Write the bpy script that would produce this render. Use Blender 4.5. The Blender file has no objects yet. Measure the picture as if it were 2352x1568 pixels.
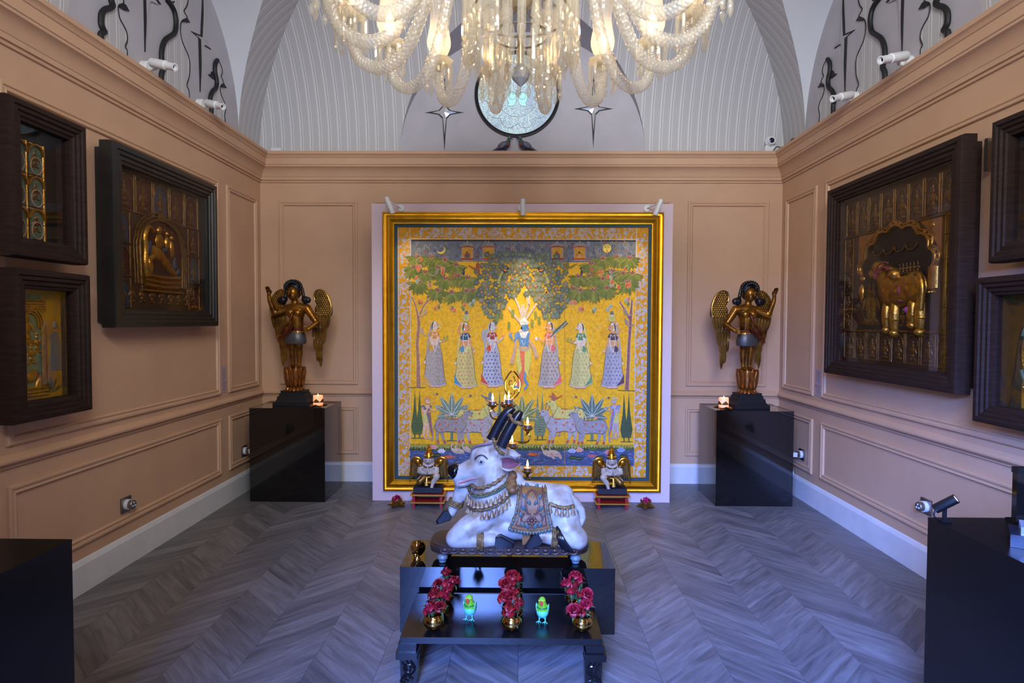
import bpy, bmesh, math, random
from mathutils import Vector, Matrix, Euler

random.seed(7)
SC = bpy.context.scene
COL = SC.collection
PI = math.pi
def R(d): return math.radians(d)
def lin(c):
    out = []
    for v in c[:3]:
        v = v / 255.0
        out.append(v / 12.92 if v <= 0.04045 else ((v + 0.055) / 1.055) ** 2.4)
    return tuple(out)

# ------------------------------------------------------------------ camera, world, lights, exposure
cam_d = bpy.data.cameras.new('camera'); cam = bpy.data.objects.new('camera', cam_d); COL.objects.link(cam)
cam_d.sensor_width = 36.0; cam_d.sensor_fit = 'HORIZONTAL'; cam_d.lens = 36.0 * 1390 / 2352
cam_d.clip_start = 0.03; cam_d.clip_end = 60
yaw, pitch, roll = math.atan(17 / 1390), math.atan(45 / 1390), R(0.22)
fwd = Vector((-math.sin(yaw) * math.cos(pitch), math.cos(yaw) * math.cos(pitch), -math.sin(pitch)))
rgt = Vector((math.cos(yaw), math.sin(yaw), 0)); upv = rgt.cross(fwd)
r2 = rgt * math.cos(roll) + upv * math.sin(roll); u2 = -rgt * math.sin(roll) + upv * math.cos(roll)
m = Matrix((r2, u2, -fwd)).transposed().to_4x4(); m.translation = (0, 0, 1.45)
cam.matrix_world = m
SC.camera = cam
w = bpy.data.worlds.new('sky'); SC.world = w; w.use_nodes = True
w.node_tree.nodes['Background'].inputs[0].default_value = (0.45, 0.62, 1.0, 1)
w.node_tree.nodes['Background'].inputs[1].default_value = 0.6
SC.view_settings.view_transform = 'Standard'; SC.view_settings.look = 'None'
SC.view_settings.gamma = 1.0; SC.view_settings.use_curve_mapping = False
SC.view_settings.exposure = 0.0

def area_light(name, loc, aim, sx, sy, energy, col, spread=180):
    d = bpy.data.lights.new(name, 'AREA'); d.shape = 'RECTANGLE'; d.size = sx; d.size_y = sy
    d.energy = energy; d.color = col; d.spread = R(spread)
    o = bpy.data.objects.new(name, d); COL.objects.link(o); o.location = loc
    o.rotation_euler = (Vector(aim) - Vector(loc)).to_track_quat('-Z', 'Y').to_euler(); return o
def spot_light(name, loc, aim, energy, col, deg, blend=0.6, rad=0.02):
    d = bpy.data.lights.new(name, 'SPOT'); d.energy = energy; d.color = col; d.spot_size = R(deg); d.spot_blend = blend
    d.shadow_soft_size = rad
    o = bpy.data.objects.new(name, d); COL.objects.link(o); o.location = loc
    o.rotation_euler = (Vector(aim) - Vector(loc)).to_track_quat('-Z', 'Y').to_euler(); return o
area_light('daylight_door', (-1.35, -3.0, 3.2), (0.4, 2.0, 0.3), 2.6, 1.8, 3300, (0.16, 0.30, 1.0))
area_light('daylight_fanlight', (0.1, -0.42, 3.3), (0.0, 3.5, 2.9), 2.2, 1.0, 138, (0.94, 0.98, 1.0), 105)
WARM = (1.0, 0.74, 0.46)
LAMP_W = 5.4

# ------------------------------------------------------------------ helpers
MATS = {}
def mat(name, col, rough=0.5, metal=0.0, col2=None, scale=12.0, thr=(0.35, 0.7), bump=0.0, bscale=60.0, spec=0.5, emit=None, estr=0.0, coat=0.0, stretch=None, vcol=None, detail=5.0, objrand=0.0, trans=0.0, sss=0.0):
    if name in MATS: return MATS[name]
    M = bpy.data.materials.new(name); M.use_nodes = True
    nt = M.node_tree; N = nt.nodes; L = nt.links; b = N['Principled BSDF']
    c = lin(col) + (1,)
    b.inputs['Base Color'].default_value = c
    b.inputs['Roughness'].default_value = rough; b.inputs['Metallic'].default_value = metal
    b.inputs['Specular IOR Level'].default_value = spec
    b.inputs['Coat Weight'].default_value = coat; b.inputs['Coat Roughness'].default_value = 0.08
    b.inputs['Transmission Weight'].default_value = trans
    tc = N.new('ShaderNodeTexCoord')
    src = tc.outputs['Object']
    if stretch:
        mp = N.new('ShaderNodeMapping'); mp.inputs['Scale'].default_value = stretch
        L.new(src, mp.inputs[0]); src = mp.outputs[0]
    outc = None
    if vcol:
        at = N.new('ShaderNodeAttribute'); at.attribute_name = vcol; outc = at.outputs['Color']
    if col2:
        nz = N.new('ShaderNodeTexNoise'); nz.inputs['Scale'].default_value = scale; nz.inputs['Detail'].default_value = detail
        L.new(src, nz.inputs['Vector'])
        cr = N.new('ShaderNodeValToRGB')
        cr.color_ramp.elements[0].position = thr[0]; cr.color_ramp.elements[1].position = thr[1]
        if vcol:
            cr.color_ramp.elements[0].color = lin(col2) + (1,); cr.color_ramp.elements[1].color = (1, 1, 1, 1)
            mx = N.new('ShaderNodeMix'); mx.data_type = 'RGBA'; mx.blend_type = 'MULTIPLY'; mx.inputs[0].default_value = 1.0
            L.new(outc, mx.inputs[6]); L.new(nz.outputs['Fac'], cr.inputs[0]); L.new(cr.outputs[0], mx.inputs[7]); outc = mx.outputs[2]
        else:
            cr.color_ramp.elements[0].color = c; cr.color_ramp.elements[1].color = lin(col2) + (1,)
            L.new(nz.outputs['Fac'], cr.inputs[0]); outc = cr.outputs[0]
    if objrand and outc is not None:
        oi = N.new('ShaderNodeObjectInfo'); hs = N.new('ShaderNodeHueSaturation')
        mr = N.new('ShaderNodeMapRange'); mr.inputs[3].default_value = 1 - objrand; mr.inputs[4].default_value = 1 + objrand
        L.new(oi.outputs['Random'], mr.inputs[0]); L.new(mr.outputs[0], hs.inputs['Value']); L.new(outc, hs.inputs['Color']); outc = hs.outputs[0]
    if outc is not None: L.new(outc, b.inputs['Base Color'])
    if bump:
        n2 = N.new('ShaderNodeTexNoise'); n2.inputs['Scale'].default_value = bscale; n2.inputs['Detail'].default_value = 4
        L.new(src, n2.inputs['Vector'])
        bp = N.new('ShaderNodeBump'); bp.inputs['Strength'].default_value = bump; bp.inputs['Distance'].default_value = 0.004
        L.new(n2.outputs['Fac'], bp.inputs['Height']); L.new(bp.outputs[0], b.inputs['Normal'])
    if emit:
        b.inputs['Emission Color'].default_value = lin(emit) + (1,); b.inputs['Emission Strength'].default_value = estr
    MATS[name] = M; return M

def facing(N, L, lo, hi, pw=4.0):
    lw = N.new('ShaderNodeLayerWeight'); lw.inputs[0].default_value = 0.5
    p_ = N.new('ShaderNodeMath'); p_.operation = 'POWER'; p_.inputs[1].default_value = pw; L.new(lw.outputs['Facing'], p_.inputs[0])
    mr = N.new('ShaderNodeMapRange'); mr.inputs[3].default_value = lo; mr.inputs[4].default_value = hi; L.new(p_.outputs[0], mr.inputs[0]); return mr.outputs[0]
def crystal(name, tint, opaque, rough=0.06, gl=0.55, trl=0.5):
    """clear cut glass without refraction: see-through, with bright reflections and a little body"""
    M = bpy.data.materials.new(name); M.use_nodes = True; nt = M.node_tree; N = nt.nodes; L = nt.links
    for n in list(N): N.remove(n)
    out = N.new('ShaderNodeOutputMaterial'); tr = N.new('ShaderNodeBsdfTransparent'); tr.inputs[0].default_value = lin(tint) + (1,)
    df = N.new('ShaderNodeBsdfDiffuse'); df.inputs[0].default_value = tuple(v * .9 for v in lin(tint)) + (1,)
    tl = N.new('ShaderNodeBsdfTranslucent'); tl.inputs[0].default_value = tuple(v * .75 for v in lin(tint)) + (1,)
    g = N.new('ShaderNodeBsdfGlossy'); g.inputs['Roughness'].default_value = rough; g.inputs[0].default_value = (1, 1, 1, 1)
    m1 = N.new('ShaderNodeMixShader'); m1.inputs[0].default_value = trl; L.new(df.outputs[0], m1.inputs[1]); L.new(tl.outputs[0], m1.inputs[2])
    m2 = N.new('ShaderNodeMixShader'); m2.inputs[0].default_value = opaque; L.new(tr.outputs[0], m2.inputs[1]); L.new(m1.outputs[0], m2.inputs[2])
    fc = facing(N, L, 0.06, gl, 3.0)
    m3 = N.new('ShaderNodeMixShader'); L.new(fc, m3.inputs[0]); L.new(m2.outputs[0], m3.inputs[1]); L.new(g.outputs[0], m3.inputs[2])
    L.new(m3.outputs[0], out.inputs[0]); MATS[name] = M; return M

class MB:
    def __init__(s): s.v = []; s.f = []; s.c = []
    def add(s, vs, fs, col=None):
        b = len(s.v); s.v += [tuple(v) for v in vs]; s.f += [tuple(i + b for i in f) for f in fs]
        if col is not None: s.c += [col] * len(fs)
        return s
    def box(s, c, d, rot=None, taper=1.0):
        x, y, z = d[0] / 2, d[1] / 2, d[2] / 2; t = taper
        vs = [(-x, -y, -z), (x, -y, -z), (x, y, -z), (-x, y, -z), (-x * t, -y * t, z), (x * t, -y * t, z), (x * t, y * t, z), (-x * t, y * t, z)]
        M = (rot or Matrix.Identity(3)); c = Vector(c)
        return s.add([M @ Vector(v) + c for v in vs], [(3, 2, 1, 0), (4, 5, 6, 7), (0, 1, 5, 4), (1, 2, 6, 5), (2, 3, 7, 6), (3, 0, 4, 7)])
    def tube(s, pts, r, n=8, cap=True, flat=1.0, closed=False, mod=None, up=None):
        pts = [Vector(p) for p in pts]; m = len(pts)
        rr = r if isinstance(r, (list, tuple)) else [r] * m
        vs = []; prev = None
        for i, p in enumerate(pts):
            a = pts[(i - 1) % m] if (closed or i > 0) else p; b = pts[(i + 1) % m] if (closed or i < m - 1) else p
            t = (b - a); t = t.normalized() if t.length > 1e-9 else Vector((0, 0, 1))
            if prev is None:
                q = Vector(up) if up else (Vector((0, 1, 0)) if abs(t.y) < 0.9 else Vector((1, 0, 0)))
                u = (q - t * q.dot(t)).normalized()
            else:
                u = (prev - t * prev.dot(t))
                u = u.normalized() if u.length > 1e-6 else t.orthogonal().normalized()
            prev = u; v = t.cross(u)
            for k in range(n):
                ph = 2 * PI * k / n; k2 = mod(i, ph) if mod else 1.0
                vs.append(p + (u * math.cos(ph) * flat + v * math.sin(ph)) * rr[i] * k2)
        fs = []
        for i in range(m if closed else m - 1):
            j = (i + 1) % m
            for k in range(n): fs.append((i * n + k, i * n + (k + 1) % n, j * n + (k + 1) % n, j * n + k))
        if cap and not closed: fs.append(tuple(reversed(range(n)))); fs.append(tuple((m - 1) * n + k for k in range(n)))
        return s.add(vs, fs)
    def lathe(s, prof, n=16, o=(0, 0, 0), M=None, wob=None, sq=1.0):
        M = M or Matrix.Identity(3); o = Vector(o); vs = []
        for i, (r, z) in enumerate(prof):
            for k in range(n):
                ph = 2 * PI * k / n; q = wob(i, ph) if wob else 1.0
                vs.append(M @ Vector((r * q * math.cos(ph), r * q * math.sin(ph) * sq, z)) + o)
        fs = []
        for i in range(len(prof) - 1):
            for k in range(n): fs.append((i * n + k, i * n + (k + 1) % n, (i + 1) * n + (k + 1) % n, (i + 1) * n + k))
        if prof[0][0] > 1e-5: fs.append(tuple(reversed(range(n))))
        if prof[-1][0] > 1e-5: fs.append(tuple((len(prof) - 1) * n + k for k in range(n)))
        return s.add(vs, fs)
    def ell(s, c, r, rot=None, n=12, m=8):
        if not isinstance(r, (tuple, list)): r = (r, r, r)
        M = rot or Matrix.Identity(3); c = Vector(c); vs = [M @ Vector((0, 0, r[2])) + c]
        for i in range(1, m):
            t = PI * i / m
            for k in range(n):
                p = 2 * PI * k / n
                vs.append(M @ Vector((r[0] * math.sin(t) * math.cos(p), r[1] * math.sin(t) * math.sin(p), r[2] * math.cos(t))) + c)
        vs.append(M @ Vector((0, 0, -r[2])) + c); fs = []
        for k in range(n): fs.append((0, 1 + k, 1 + (k + 1) % n))
        for i in range(m - 2):
            for k in range(n): fs.append((1 + i * n + k, 1 + (i + 1) * n + k, 1 + (i + 1) * n + (k + 1) % n, 1 + i * n + (k + 1) % n))
        e = len(vs) - 1
        for k in range(n): fs.append((e, 1 + (m - 2) * n + (k + 1) % n, 1 + (m - 2) * n + k))
        return s.add(vs, fs)
    def cap(s, a, b, ra, rb, n=12, flat=1.0):
        """tapered capsule"""
        a, b = Vector(a), Vector(b); d = (b - a); L = d.length; d.normalize(); pts = []; rr = []
        for t in (-1, -.92, -.7, -.38, 0): pts.append(a + d * ra * t); rr.append(ra * math.sqrt(max(0.0004, 1 - t * t)))
        for t in (0, .38, .7, .92, 1): pts.append(b + d * rb * t); rr.append(rb * math.sqrt(max(0.0004, 1 - t * t)))
        return s.tube(pts, rr, n, True, flat)
    def limb(s, pts, rr, n=12):
        for i in range(len(pts) - 1): s.cap(pts[i], pts[i + 1], rr[i], rr[i + 1], n)
        return s
    def prism(s, poly, fn, d0, d1, col=None):
        """polygon in (a,b) mapped by fn(a,b,d), with depth from d0 to d1"""
        n = len(poly); vs = [fn(a, b, d0) for a, b in poly] + [fn(a, b, d1) for a, b in poly]
        fs = [tuple(range(n)), tuple(reversed(range(n, 2 * n)))] + [(i, i + n, (i + 1) % n + n, (i + 1) % n) for i in range(n)]
        return s.add(vs, fs, col)
    def grid(s, fn, nu, nv):
        vs = [fn(i / nu, j / nv) for j in range(nv + 1) for i in range(nu + 1)]
        fs = [(j * (nu + 1) + i, j * (nu + 1) + i + 1, (j + 1) * (nu + 1) + i + 1, (j + 1) * (nu + 1) + i) for j in range(nv) for i in range(nu)]
        return s.add(vs, fs)
    def mesh(s, name, mt, smooth=35, fix=True):
        me = bpy.data.meshes.new(name); me.from_pydata(s.v, [], s.f); me.update()
        if fix:
            bm = bmesh.new(); bm.from_mesh(me); bmesh.ops.recalc_face_normals(bm, faces=bm.faces); bm.to_mesh(me); bm.free()
        if smooth:
            me.shade_smooth()
            if smooth < 180: me.set_sharp_from_angle(angle=R(smooth))
        if mt: me.materials.append(mt)
        return me
    def build(s, name, mt, parent=None, smooth=35, loc=None, fix=True):
        return link(name, s.mesh(name, mt, smooth, fix), parent, loc)
def link(name, me, parent=None, loc=None, rot=None):
    o = bpy.data.objects.new(name, me); COL.objects.link(o)
    if parent: o.parent = parent
    if loc: o.location = loc
    if rot: o.rotation_euler = rot
    return o
def blob(mb, name, mt, parent=None, voxel=0.006, it=6, fac=0.5):
    """fuse overlapping shapes into one continuous skin"""
    me = bpy.data.meshes.new(name); me.from_pydata(mb.v, [], mb.f); me.update()
    bm = bmesh.new(); bm.from_mesh(me); bmesh.ops.recalc_face_normals(bm, faces=bm.faces); bm.to_mesh(me); bm.free()
    o = bpy.data.objects.new(name, me); COL.objects.link(o)
    r = o.modifiers.new('r', 'REMESH'); r.mode = 'VOXEL'; r.voxel_size = voxel; r.use_smooth_shade = True
    if it:
        sm = o.modifiers.new('s', 'SMOOTH'); sm.factor = fac; sm.iterations = it
    dg = bpy.context.evaluated_depsgraph_get(); ev = o.evaluated_get(dg)
    m2 = bpy.data.meshes.new_from_object(ev, depsgraph=dg)
    o.modifiers.clear(); o.data = m2; bpy.data.meshes.remove(me); m2.name = name
    m2.materials.clear(); m2.materials.append(mt); m2.shade_smooth()
    if parent: o.parent = parent
    return o
def tag(o, label=None, cat=None, group=None, kind=None):
    if label: o['label'] = label
    if cat: o['category'] = cat
    if group: o['group'] = group
    if kind: o['kind'] = kind
    return o
def thing(name, label, cat, loc=(0, 0, 0), rz=0.0, group=None):
    o = bpy.data.objects.new(name, None); COL.objects.link(o); o.location = loc; o.rotation_euler = (0, 0, rz); o.empty_display_size = 0.05
    return tag(o, label, cat, group)
def struct(name, mb, mt, smooth=0):
    return tag(mb.build(name, mt, None, smooth), kind='structure')
def copy_tree(o, parent=None):
    c = o.copy(); COL.objects.link(c)
    if parent: c.parent = parent
    for ch in o.children: copy_tree(ch, c)
    return c
def rotm(x=0, y=0, z=0): return Euler((R(x), R(y), R(z))).to_matrix()
def arc(cx, cy, rx, ry, a0, a1, n): return [(cx + rx * math.cos(R(a0 + (a1 - a0) * i / n)), cy + ry * math.sin(R(a0 + (a1 - a0) * i / n))) for i in range(n + 1)]
def spline(pts, k=6, closed=False):
    P = [Vector(p) for p in pts]; n = len(P); out = []
    for i in range(n if closed else n - 1):
        p0 = P[(i - 1) % n] if (closed or i > 0) else P[i]; p1 = P[i]; p2 = P[(i + 1) % n]; p3 = P[(i + 2) % n] if (closed or i < n - 2) else P[(i + 1) % n]
        for j in range(k):
            t = j / k; out.append(0.5 * ((2 * p1) + (p2 - p0) * t + (2 * p0 - 5 * p1 + 4 * p2 - p3) * t * t + (3 * p1 - p0 - 3 * p2 + p3) * t ** 3))
    if not closed: out.append(P[-1])
    return out
def rect_frame(mb, x0, z0, x1, z1, prof, fn):
    """mitred moulding round a rectangle; prof = [(inset, height)], fn(a,b,h) -> point"""
    base = None; vs = []
    for o, h in prof: vs += [fn(x0 + o, z0 + o, h), fn(x1 - o, z0 + o, h), fn(x1 - o, z1 - o, h), fn(x0 + o, z1 - o, h)]
    fs = []
    for i in range(len(prof) - 1):
        for k in range(4): fs.append((i * 4 + k, i * 4 + (k + 1) % 4, i * 4 + 4 + (k + 1) % 4, i * 4 + 4 + k))
    mb.add(vs, fs); return mb

# ------------------------------------------------------------------ materials
peach = mat('peach_wall_paint', (197, 158, 126), 0.55, col2=(191, 152, 121), scale=3, bump=0.15, bscale=220)
white_trim = mat('white_trim_paint', (214, 212, 212), 0.35, col2=(204, 203, 204), scale=8)
lun_grey = mat('grey_lunette_paint', (178, 175, 183), 0.7, col2=(170, 167, 175), scale=5)
white_plaster = mat('white_plaster', (205, 208, 214), 0.7)
black_gloss = mat('black_gloss_lacquer', (7, 7, 8), 0.05, coat=0.6)
black_satin = mat('black_satin_laminate', (9, 9, 11), 0.32)
dark_wood_frame = mat('dark_brown_frame_wood', (50, 34, 28), 0.6, spec=0.15, col2=(36, 25, 22), scale=6, stretch=(2, 2, 14), bump=0.25, bscale=40)
black_wood_frame = mat('ebonised_frame_wood', (20, 18, 16), 0.4, col2=(30, 26, 22), scale=8, bump=0.2, bscale=40)
gold_leaf = mat('gold_leaf', (236, 180, 52), 0.34, 1.0, col2=(222, 162, 40), scale=14, bump=0.08, bscale=120)
gold_old = mat('old_gilding', (168, 112, 30), 0.33, 0.85, col2=(64, 34, 12), scale=14, thr=(0.45, 0.75), bump=0.25, bscale=50)
gold_dull = mat('dull_gold_paint', (150, 112, 42), 0.35, 0.8, col2=(70, 50, 20), scale=30, thr=(0.45, 0.8), bump=0.3, bscale=90)
brass = mat('polished_brass', (212, 168, 92), 0.12, 1.0)
brass_dark = mat('aged_brass', (172, 132, 66), 0.34, 0.8, col2=(130, 96, 46), scale=20)
steel = mat('brushed_steel', (150, 145, 142), 0.3, 1.0)
white_plastic = mat('white_plastic', (214, 214, 218), 0.35)
white_metal = mat('white_enamel', (222, 222, 222), 0.4)
black_paint = mat('black_paint', (14, 14, 16), 0.45)
dark_hair = mat('black_lacquer_hair', (14, 14, 18), 0.35, col2=(40, 30, 14), scale=18, thr=(0.55, 0.8))
red_paint = mat('red_lacquer', (150, 24, 28), 0.35)
white_wax = mat('white_wax', (240, 226, 206), 0.5)
tin = mat('tealight_tin', (190, 190, 198), 0.3, 1.0)
# ------------------------------------------------------------------ room shell
WX, YB, YF, ZC = 2.33, 5.44, -0.35, 2.95
def stripes(name, axis):
    M = bpy.data.materials.new(name); M.use_nodes = True; nt = M.node_tree; N = nt.nodes; L = nt.links; b = N['Principled BSDF']; b.inputs['Roughness'].default_value = 0.6
    tc = N.new('ShaderNodeTexCoord'); sp = N.new('ShaderNodeSeparateXYZ'); L.new(tc.outputs['Object'], sp.inputs[0])
    dv = N.new('ShaderNodeMath'); dv.operation = 'DIVIDE'; dv.inputs[1].default_value = 0.084; L.new(sp.outputs[axis], dv.inputs[0])
    fr = N.new('ShaderNodeMath'); fr.operation = 'FRACT'; L.new(dv.outputs[0], fr.inputs[0])
    cr = N.new('ShaderNodeValToRGB'); L.new(fr.outputs[0], cr.inputs[0]); e = cr.color_ramp.elements
    cols = [(0.0, (178, 177, 180)), (0.60, (178, 177, 180)), (0.63, (204, 204, 203)), (0.76, (204, 204, 203)), (0.79, (162, 161, 167)), (0.87, (162, 161, 167)), (0.89, (200, 200, 199)), (0.97, (200, 200, 199)), (1.0, (178, 177, 180))]
    e[0].position = 0; e[0].color = lin(cols[0][1]) + (1,); e[1].position = 1; e[1].color = lin(cols[-1][1]) + (1,)
    for p, c in cols[1:-1]:
        q = e.new(p); q.color = lin(c) + (1,)
    L.new(cr.outputs[0], b.inputs['Base Color']); return M
stripe_y = stripes('striped_wallpaper_across', 1); stripe_x = stripes('striped_wallpaper_along', 0)

def plank_material():
    M = bpy.data.materials.new('grey_oak_plank'); M.use_nodes = True; nt = M.node_tree; N = nt.nodes; L = nt.links; b = N['Principled BSDF']
    uv = N.new('ShaderNodeUVMap'); oi = N.new('ShaderNodeObjectInfo'); cb = N.new('ShaderNodeCombineXYZ')
    ml = N.new('ShaderNodeMath'); ml.operation = 'MULTIPLY'; ml.inputs[1].default_value = 37.0; L.new(oi.outputs['Random'], ml.inputs[0])
    L.new(ml.outputs[0], cb.inputs[0]); L.new(ml.outputs[0], cb.inputs[1])
    ad = N.new('ShaderNodeVectorMath'); L.new(uv.outputs[0], ad.inputs[0]); L.new(cb.outputs[0], ad.inputs[1])
    mp = N.new('ShaderNodeMapping'); mp.inputs['Scale'].default_value = (4, 34, 1); L.new(ad.outputs[0], mp.inputs[0])
    nz = N.new('ShaderNodeTexNoise'); nz.inputs['Scale'].default_value = 1.0; nz.inputs['Detail'].default_value = 7; nz.inputs['Distortion'].default_value = 0.9; L.new(mp.outputs[0], nz.inputs[0])
    cr = N.new('ShaderNodeValToRGB'); L.new(nz.outputs['Fac'], cr.inputs[0]); e = cr.color_ramp.elements
    e[0].position = 0.28; e[0].color = lin((86, 83, 85)) + (1,); e[1].position = 0.66; e[1].color = lin((124, 121, 123)) + (1,)
    mr = N.new('ShaderNodeMapRange'); mr.inputs[3].default_value = 0.72; mr.inputs[4].default_value = 1.12; L.new(oi.outputs['Random'], mr.inputs[0])
    hs = N.new('ShaderNodeHueSaturation'); L.new(cr.outputs[0], hs.inputs['Color']); L.new(mr.outputs[0], hs.inputs['Value'])
    L.new(hs.outputs[0], b.inputs['Base Color']); b.inputs['Roughness'].default_value = 0.38
    bp = N.new('ShaderNodeBump'); bp.inputs['Strength'].default_value = 0.12; bp.inputs['Distance'].default_value = 0.002; L.new(nz.outputs['Fac'], bp.inputs['Height']); L.new(bp.outputs[0], b.inputs['Normal'])
    return M
plank_mat = plank_material()
grout = mat('floor_joint_grey', (62, 58, 62), 0.6)  # dark grey of the slab that shows between the planks
floor = struct('floor', MB().box((0, 2.55, -0.055), (4.9, 6.1, 0.1)), grout)
PW, PP = 0.2925, 0.13
def plank_mesh(sl, y0=0.0, x0=0.0, mb=None):
    g = 0.0006; w_ = PW - g; a = 0 if sl > 0 else w_; c = w_ - a
    poly = [(x0 + g, y0 + a + g), (x0 + w_, y0 + c + g), (x0 + w_, y0 + c + PP - g), (x0 + g, y0 + a + PP - g)]
    fn = lambda p, q, d: (p, q, d)
    return (mb or MB()).prism(poly, fn, -0.0055, 0.0)
def plank_uv(me, sl):
    uvl = me.uv_layers.new(name='UVMap'); s2 = math.sqrt(0.5)
    for lp in me.loops:
        v = me.vertices[lp.vertex_index].co
        uvl.data[lp.index].uv = ((v.x + sl * v.y) * s2, (-sl * v.x + v.y) * s2)
pm = {}
for sl in (1, -1):
    me = plank_mesh(sl).mesh('plank', plank_mat, 0); plank_uv(me, sl); pm[sl] = me
cells = []
for j in range(-8, 8):
    for i in range(-4, 60):
        y = YF - 0.4 + 0.13 * i
        if y > YB - 0.12 or y < YF - 0.2: continue
        cells.append((j, y + 0.02))
def vis(c):
    yy = c[1] + 0.2; xx = (c[0] + 0.5) * PW
    return (yy > 2.25 and abs(xx) < yy * 0.93)
vs_ = sorted([c for c in cells if vis(c)], key=lambda c: c[1])[:300]; near = set(vs_)
for j, y in vs_:
    link('plank', pm[1 if j % 2 == 0 else -1], floor, (j * PW, y, 0))
for sl in (1, -1):
    mb = MB()
    for j, y in cells:
        if (j, y) in near or (1 if j % 2 == 0 else -1) != sl: continue
        plank_mesh(sl, y, j * PW, mb)
    me = mb.mesh('plank', plank_mat, 0); plank_uv(me, sl); tag(link('plank', me, floor), kind='stuff')

# walls with raised panel mouldings
MOULD = [(0.0, 0.0), (0.0, 0.012), (0.006, 0.016), (0.016, 0.016), (0.022, 0.010), (0.030, 0.010), (0.036, 0.014), (0.040, 0.012), (0.046, 0.0)]
fL = lambda a, b, h: (-WX + h, a, b)
fR = lambda a, b, h: (WX - h, a, b)
fB = lambda a, b, h: (a, YB - h, b)
wl = struct('wall_left', MB().box((-WX - 0.06, 2.545, 2.1), (0.12, 5.79 + 0.24, 4.4)), peach)
wr = struct('wall_right', MB().box((WX + 0.06, 2.545, 2.1), (0.12, 5.79 + 0.24, 4.4)), peach)
wb = struct('wall_back', MB().box((0, YB + 0.06, 2.1), (4.9, 0.12, 4.4)), peach)
wf = MB()
for c, d in (((-1.615, YF - 0.06, 2.1), (1.43, 0.12, 4.4)), ((1.715, YF - 0.06, 2.1), (1.23, 0.12, 4.4)), ((0.1, YF - 0.06, 2.53), (2.0, 0.12, 0.55)), ((0.1, YF - 0.06, 4.05), (2.0, 0.12, 0.5))): wf.box(c, d)
struct('wall_front', wf, peach)
def panel(parent, fn, a0, b0, a1, b1): rect_frame(MB(), a0, b0, a1, b1, MOULD, fn).build('panel_moulding', peach, parent, 0)
for par, fn in ((wl, fL), (wr, fR)):
    for a0, a1 in ((4.80, 5.35), (2.70, 4.66), (0.45, 2.56)):
        panel(par, fn, a0, 0.875, a1, 2.525); panel(par, fn, a0, 0.25, a1, 0.69)
for a0, a1 in ((-2.16, -1.455), (-1.305, 1.345), (1.495, 2.21)):
    panel(wb, fB, a0, 0.88, a1, 2.525); panel(wb, fB, a0, 0.25, a1, 0.688)
def run(prof, fn, a0, a1, mitre=True):
    mb = MB(); vs = []
    for p, z in prof:
        q = p if mitre else 0
        vs += [fn(a0 + q, z, p), fn(a1 - q, z, p)]
    mb.add(vs, [(2 * i, 2 * i + 1, 2 * i + 3, 2 * i + 2) for i in range(len(prof) - 1)]); return mb
RAIL = [(0.0, 0.772), (0.012, 0.776), (0.012, 0.784), (0.022, 0.79), (0.030, 0.802), (0.030, 0.812), (0.022, 0.822), (0.012, 0.828), (0.006, 0.836), (0.0, 0.838)]
CORN = [(0.0, 2.684), (0.012, 2.688), (0.014, 2.700), (0.010, 2.704), (0.022, 2.708), (0.024, 2.732), (0.028, 2.736), (0.034, 2.76), (0.046, 2.785), (0.064, 2.803), (0.078, 2.81), (0.082, 2.813), (0.082, 2.826), (0.088, 2.830), (0.090, 2.884), (0.096, 2.888), (0.100, 2.898), (0.108, 2.908), (0.118, 2.914), (0.120, 2.936), (0.116, 2.94), (0.0, 2.94)]
for par, fn, a0, a1 in ((wl, fL, YF, YB), (wr, fR, YF, YB), (wb, fB, -WX, WX)):
    run(RAIL, fn, a0, a1).build('chair_rail', peach, par, 30)
for i, (fn, a0, a1) in enumerate(((fL, YF, YB), (fR, YF, YB), (fB, -WX, WX))):
    struct('trim_%d' % (i + 1), run(CORN, fn, a0, a1), peach, 30)
BASE = [(0.0, 0.0), (0.018, 0.0), (0.018, 0.150), (0.014, 0.160), (0.008, 0.172), (0.0, 0.178)]
for nm, fn, a0, a1 in (('baseboard_left', fL, YF, YB), ('baseboard_right', fR, YF, YB), ('baseboard_back', fB, -WX, WX)):
    struct(nm, run(BASE, fn, a0, a1), white_trim, 20)

# coved ceiling with lunettes cutting into it
RC = 1.25
def dz(z): return 0.0 if z <= ZC else RC - math.sqrt(max(0, RC * RC - (z - ZC) ** 2))
LA, LB, LZ = 0.95, 1.10, 2.94
ceil = struct('ceiling', MB().box((0, 2.545, 4.24), (4.7, 5.8, 0.05)), white_plaster)
def half(z, a, b):
    t = (z - LZ) / b
    return a * math.sqrt(1 - t * t) if t < 1 else 0.0
ZS = [2.90 + (4.20 - 2.90) * (i / 40) ** 0.9 for i in range(41)]
def cove(fn, lo, hi, luns, mt, name):
    """fn(a,z,p): point at a along the wall, height z, p out from the wall; groins at both ends"""
    mb = MB(); cs = [lo] + [c for c, a, b in luns] + [hi]
    for k in range(len(luns) + 1):
        vs = []; n = 8
        for z in ZS:
            d = dz(z); l = lo + d if k == 0 else luns[k - 1][0] + half(z, luns[k - 1][1], luns[k - 1][2])
            r = hi - d if k == len(luns) else luns[k][0] - half(z, luns[k][1], luns[k][2])
            for i in range(n + 1): vs.append(fn(l + (r - l) * i / n, z, d))
        mb.add(vs, [(j * (n + 1) + i, j * (n + 1) + i + 1, (j + 1) * (n + 1) + i + 1, (j + 1) * (n + 1) + i) for j in range(len(ZS) - 1) for i in range(n)])
    return mb.build(name, mt, ceil, 60)
cL = lambda a, z, p: (-WX + p, a, z)
cR = lambda a, z, p: (WX - p, a, z)
cB = lambda a, z, p: (a, YB - p, z)
cF = lambda a, z, p: (a, YF + p, z)
SIDE = [(1.04, LA, LB), (4.08, LA, LB)]
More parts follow.
